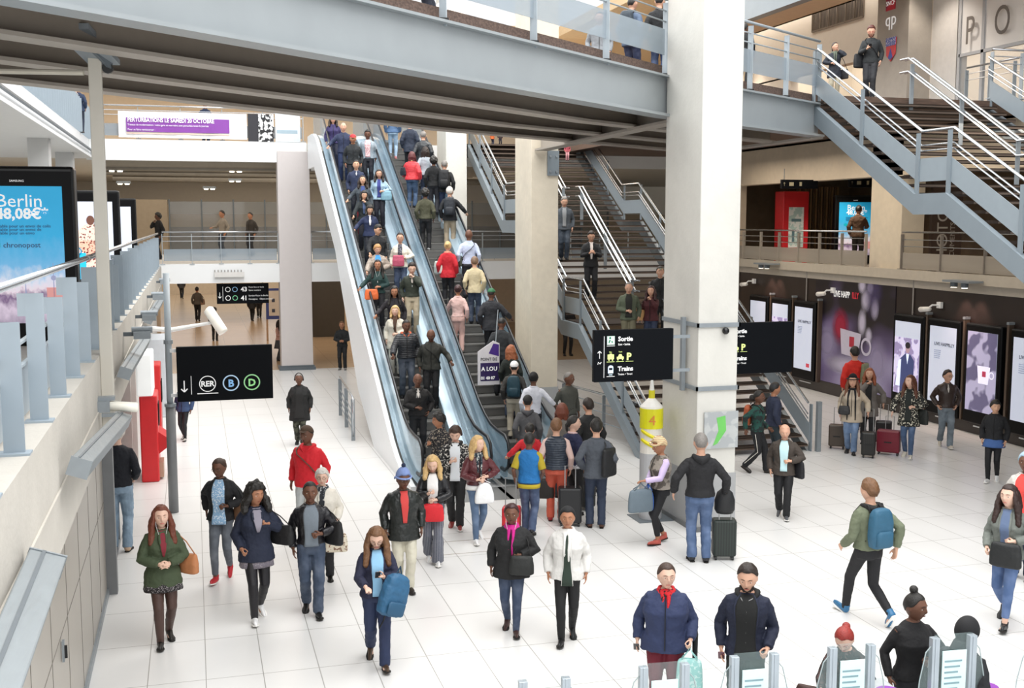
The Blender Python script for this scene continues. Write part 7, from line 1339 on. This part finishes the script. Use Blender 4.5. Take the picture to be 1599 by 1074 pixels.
# ---- footbridge, upper deck and galleries
def bridge_at(px, py, off, h, label, **k):
    """head top at the pixel, standing on the footbridge deck off metres from its near edge"""
    Y = min((abs((q := atY(px, 0, 10 + i * .02)).x * -dv.y + (q.y) * dv.x - (A.x * -dv.y + A.y * dv.x) - off), 10 + i * .02) for i in range(900))[1]
    q = atY(px, 0, Y); zt = 7.92 + h; hy = proj((q.x, Y, zt))[1]; return P(label, px, hy, z=7.92, y0=Y, **k)
bridge_at(520, 0, 2.2, 1.7, 'person in light blue crossing the footbridge, only the lower body in view', F=80, arms='down down', top='7fa6c4:jacket:.80:', bottom='b98b8f', hair='short')
bridge_at(590, 0, 1.6, 1.75, 'person in a grey jacket and blue jeans walking on the footbridge', F=80, stride=.5, arms='down down', top='6d7478:jacket:.80:', bottom='2f4670:denim', hair='short')
bridge_at(660, 0, 2.0, 1.7, 'person in dark trousers on the footbridge next to the white column', F=100, stride=.4, arms='down down', top='3a3f46:coat:.80:', bottom='1d2230', hair='short')
bridge_at(936, 0, 3.2, 1.68, 'person in a pale jacket on the footbridge near the tall column', F=0, arms='down down', top='8d9297:jacket:.80:', bottom='9aa4ad', hair='short', hc='blk')
bridge_at(987, 0, 2.0, 1.74, 'person in a blue denim shirt on the footbridge left of the tall column', F=150, arms='down down', top='55657c:jacket:.80:', bottom='25345a:denim', hair='crop', hc='blk', bags=(BP('2f3a44', 'grey backpack on the footbridge person in the denim shirt'),))
bridge_at(1030, 0, 1.4, 1.72, 'person in black on the footbridge right next to the tall column', F=170, arms='down down', top='1d1f22:jacket:.80:', bottom='26406a:denim', hair='crop', hc='blk')
P('person in a black coat on the footbridge right of the tall column', 1163, 38, F=165, y0=19.6 + 1.6, z=7.92, skin='b', b=1.1, arms='down down', top='1b1c1e:coat:.75:', bottom='1d1d20', hair='crop', hc='blk')
P('bearded man in a dark sweatshirt reading his phone at the top of the upper stairs', 1361, 42, F=-4, z=7.9, y0=22.3, skin='w', stride=.12, arms='down phone', top='25282a:knit:.88:', bottom='2a2b2f', shoes='151515', hair='short', hc='5a2a20', head=(26, 5), extra=('glasses:c22a2a', 'beard', 'xstrap:1c1c1e:R'), bags=(('phone', '222226', 'R', 'phone of the bearded man at the top of the upper stairs'), HB('1c1d20', 'R', 'black messenger bag of the bearded man', w=.32, h=.34, z=.95, strap=0)))
P('dark haired woman with a green scarf and phone beside the bearded man upstairs', 1304, 68, F=10, z=7.9, y0=22.6, skin='w', fem=1, arms='up bag', top='20242e:coat:.70:', bottom='a9a28e', shoes='151515', hair='pony', hc='dbr', extra=('scarf:5d6658',), head=(0, 25), bags=(HB('15151a', 'L', 'black bag of the woman at the top of the upper stairs', w=.4, h=.3, z=.8),))
P('silhouetted person in brown at the counter beyond the gallery railing', 1341, 322, F=170, y0=33.2, z=3.75, skin='t', arms='down fwd', top='5a4230:jacket:.85:', bottom='2a2320', hair='crop', hc='blk')
P('man in a pale grey shirt standing at the glass on the mezzanine', 347, 330, F=-60, y0=50, z=3.7, skin='t', arms='down fwd', top='8d8478:shirt:.90:', bottom='39404a', hair='short', hc='blk')
P('person in dark clothes to the right of the pale shirt man on the mezzanine', 391, 333, F=-40, y0=50.5, z=3.7, skin='t', arms='down down', top='35302c:jacket:.88:', bottom='22242a', hair='short', hc='blk')
P('person in black at the mezzanine corner beyond the three totems', 247, 334, F=-70, y0=47, z=3.7, skin='b', arms='down mouth', top='1a1a1c:jacket:.88:', bottom='1c1c22', hair='afro', hc='blk')
P('person in dark blue on the upper left walkway behind the pale fins', 122, 134, F=170, y0=37.0, z=7.9, skin='t', arms='down down', top='2a3852:jacket:.80:', bottom='222a3c', hair='short', hc='blk')
P('person in navy behind the purple banner', 320, 160, F=10, y0=41.5, z=7.9, skin='t', arms='down down', top='24304a:jacket:.80:', bottom='222a3c', hair='short', hc='blk')
P('dark silhouette on the mezzanine behind the right escalator', 772, 398, F=10, y0=43.5, z=3.7, skin='b', arms='down down', top='2a2622:jacket:.80:', bottom='22201e', hair='short', hc='blk')
# ---- loose things
for I in PEOPLE:
    if I['label'].startswith('man in a black hooded jacket and jeans'):
        q = I['M'] @ V((-.36, -.12, .64)); t = thing('travel_bag', 'round black bag standing on top of the dark green ribbed suitcase', 'bag', q, I['rz']); w = MB(); w.rings([[V((.15 * k * cos(a), .13 * k * sin(a), z)) for a in [2 * pi * j / 18 for j in range(18)]] for z, k in ((.02, .85), (.08, 1.05), (.22, 1.05), (.34, .8), (.40, .35))]); w.build('bag_body', mat('1a1b1d', .6, bump=.3), t, True); MB().tube([V((-.05, 0, .38)), V((0, 0, .45)), V((.05, 0, .38))], .01, 6).build('grab_handle', BLACK, t)
    if I['label'].startswith('woman in a navy blazer'):
        q = I['M'] @ (I['AR']['L'][2] + V((0, -.05, -.05))); q = atY(622, 905, q.y); t = thing('backpack', 'blue backpack held low in one hand by the woman in the navy blazer', 'backpack', q, I['rz'] + .5); t.rotation_euler.y = .35
        w = MB(); w.rings([[V((.165 * k * sgn(cos(a)) * abs(cos(a)) ** .6, .09 * k * sgn(sin(a)) * abs(sin(a)) ** .6, z)) for a in [2 * pi * j / 20 for j in range(20)]] for z, k in ((-.42, .6), (-.39, .95), (-.25, 1.06), (-.1, 1.02), (.02, .85), (.06, .5), (.07, .2))]); smooth_mod(w.build('bag_body', mat('2a5c80', .6, bump=.4), t, True), .009, 2, .02, .07)
        w = MB(); w.rings([[V((.12 * k * sgn(cos(a)) * abs(cos(a)) ** .6, -.085 - .03 * k + .02 * sin(a), z)) for a in [2 * pi * j / 16 for j in range(16)]] for z, k in ((-.40, .8), (-.38, 1), (-.26, 1), (-.24, .8))]); w.build('front_pocket', mat('24506f', .6), t, True); MB().tube([V((-.05, 0, .05)), V((-.02, 0, .15)), V((.03, 0, .05))], .012, 6).build('grab_handle', mat('1f3d52', .6), t)
        MB().tube([V((.02, .08, -.36)), V((.03, .1, -.50)), V((.0, .1, -.60))], .008, 5).build('shoulder_strap', BLACK, t)
    if I['label'].startswith('man in a dark grey jacket with bowed'):
        q = I['pos'] + V((-.52, -.28, 0)); z0 = ez(q.y) ; a0, a1 = atY(746, 540, q.y), atY(780, 600, q.y); t = thing('advertising_board', 'white and purple board with A LOUER lettering carried on the right escalator', 'board', (a0.x, q.y, a1.z)); W_, H_ = a1.x - a0.x, a0.z - a1.z
        MB().prism([(0, 0, 0), (W_, 0, 0), (W_, 0, H_ * 1.05), (W_ * .72, 0, H_ * 1.12), (0, 0, H_ * .85)], (0, .02, 0)).build('board', mat('e9e7ec', .5), t); MB().prism([(W_ * .12, -.004, H_ * .10), (W_ * .98, -.004, H_ * .10), (W_ * .98, -.004, H_ * .56), (W_ * .12, -.004, H_ * .56)], (0, .003, 0)).build('purple_field', mat('33235c', .5), t)
        MB().prism([(W_ * .5, -.004, H_ * .80), (W_ * .97, -.004, H_ * .72), (W_ * .97, -.004, H_ * 1.02), (W_ * .72, -.004, H_ * 1.05)], (0, .003, 0)).build('purple_spot', mat('4a2a8c', .5), t)
        text('POINT DE', W_ * .19, mat('1a1a22', .5), t, (W_ * .12, -.006, H_ * .62), sx=.9); text('A LOU', W_ * .26, SIGNW, t, (W_ * .16, -.008, H_ * .36), bold=.003, sx=.95); text('01 40 07', W_ * .19, SIGNW, t, (W_ * .14, -.008, H_ * .14), bold=.003, sx=.95); MB().beam((W_ * .7, .03, 0), (W_ * .95, .03, H_ * 1.9), .02, .02).build('pole', STEELL, t)
t = thing('umbrella', 'folded black umbrella beside the turquoise bag', 'umbrella', atY(1086, 975, PEOPLE[[i['label'][:5] == 'large' for i in PEOPLE].index(True)]['pos'].y - .1)); MB().tube([(0, 0, -.75), (0, 0, -.7), (0, 0, -.1), (0, 0, .0)], [.004, .02, .032, .015], 10).build('canopy', mat('15161a', .6), t, True); MB().tube([(0, 0, 0), (0, 0, .1)], .013, 8).build('handle', mat('2a1c14', .4), t)
MB().tube([(0, 0, -.75), (0, 0, -.85)], .005, 6).build('tip', CHROME, t)
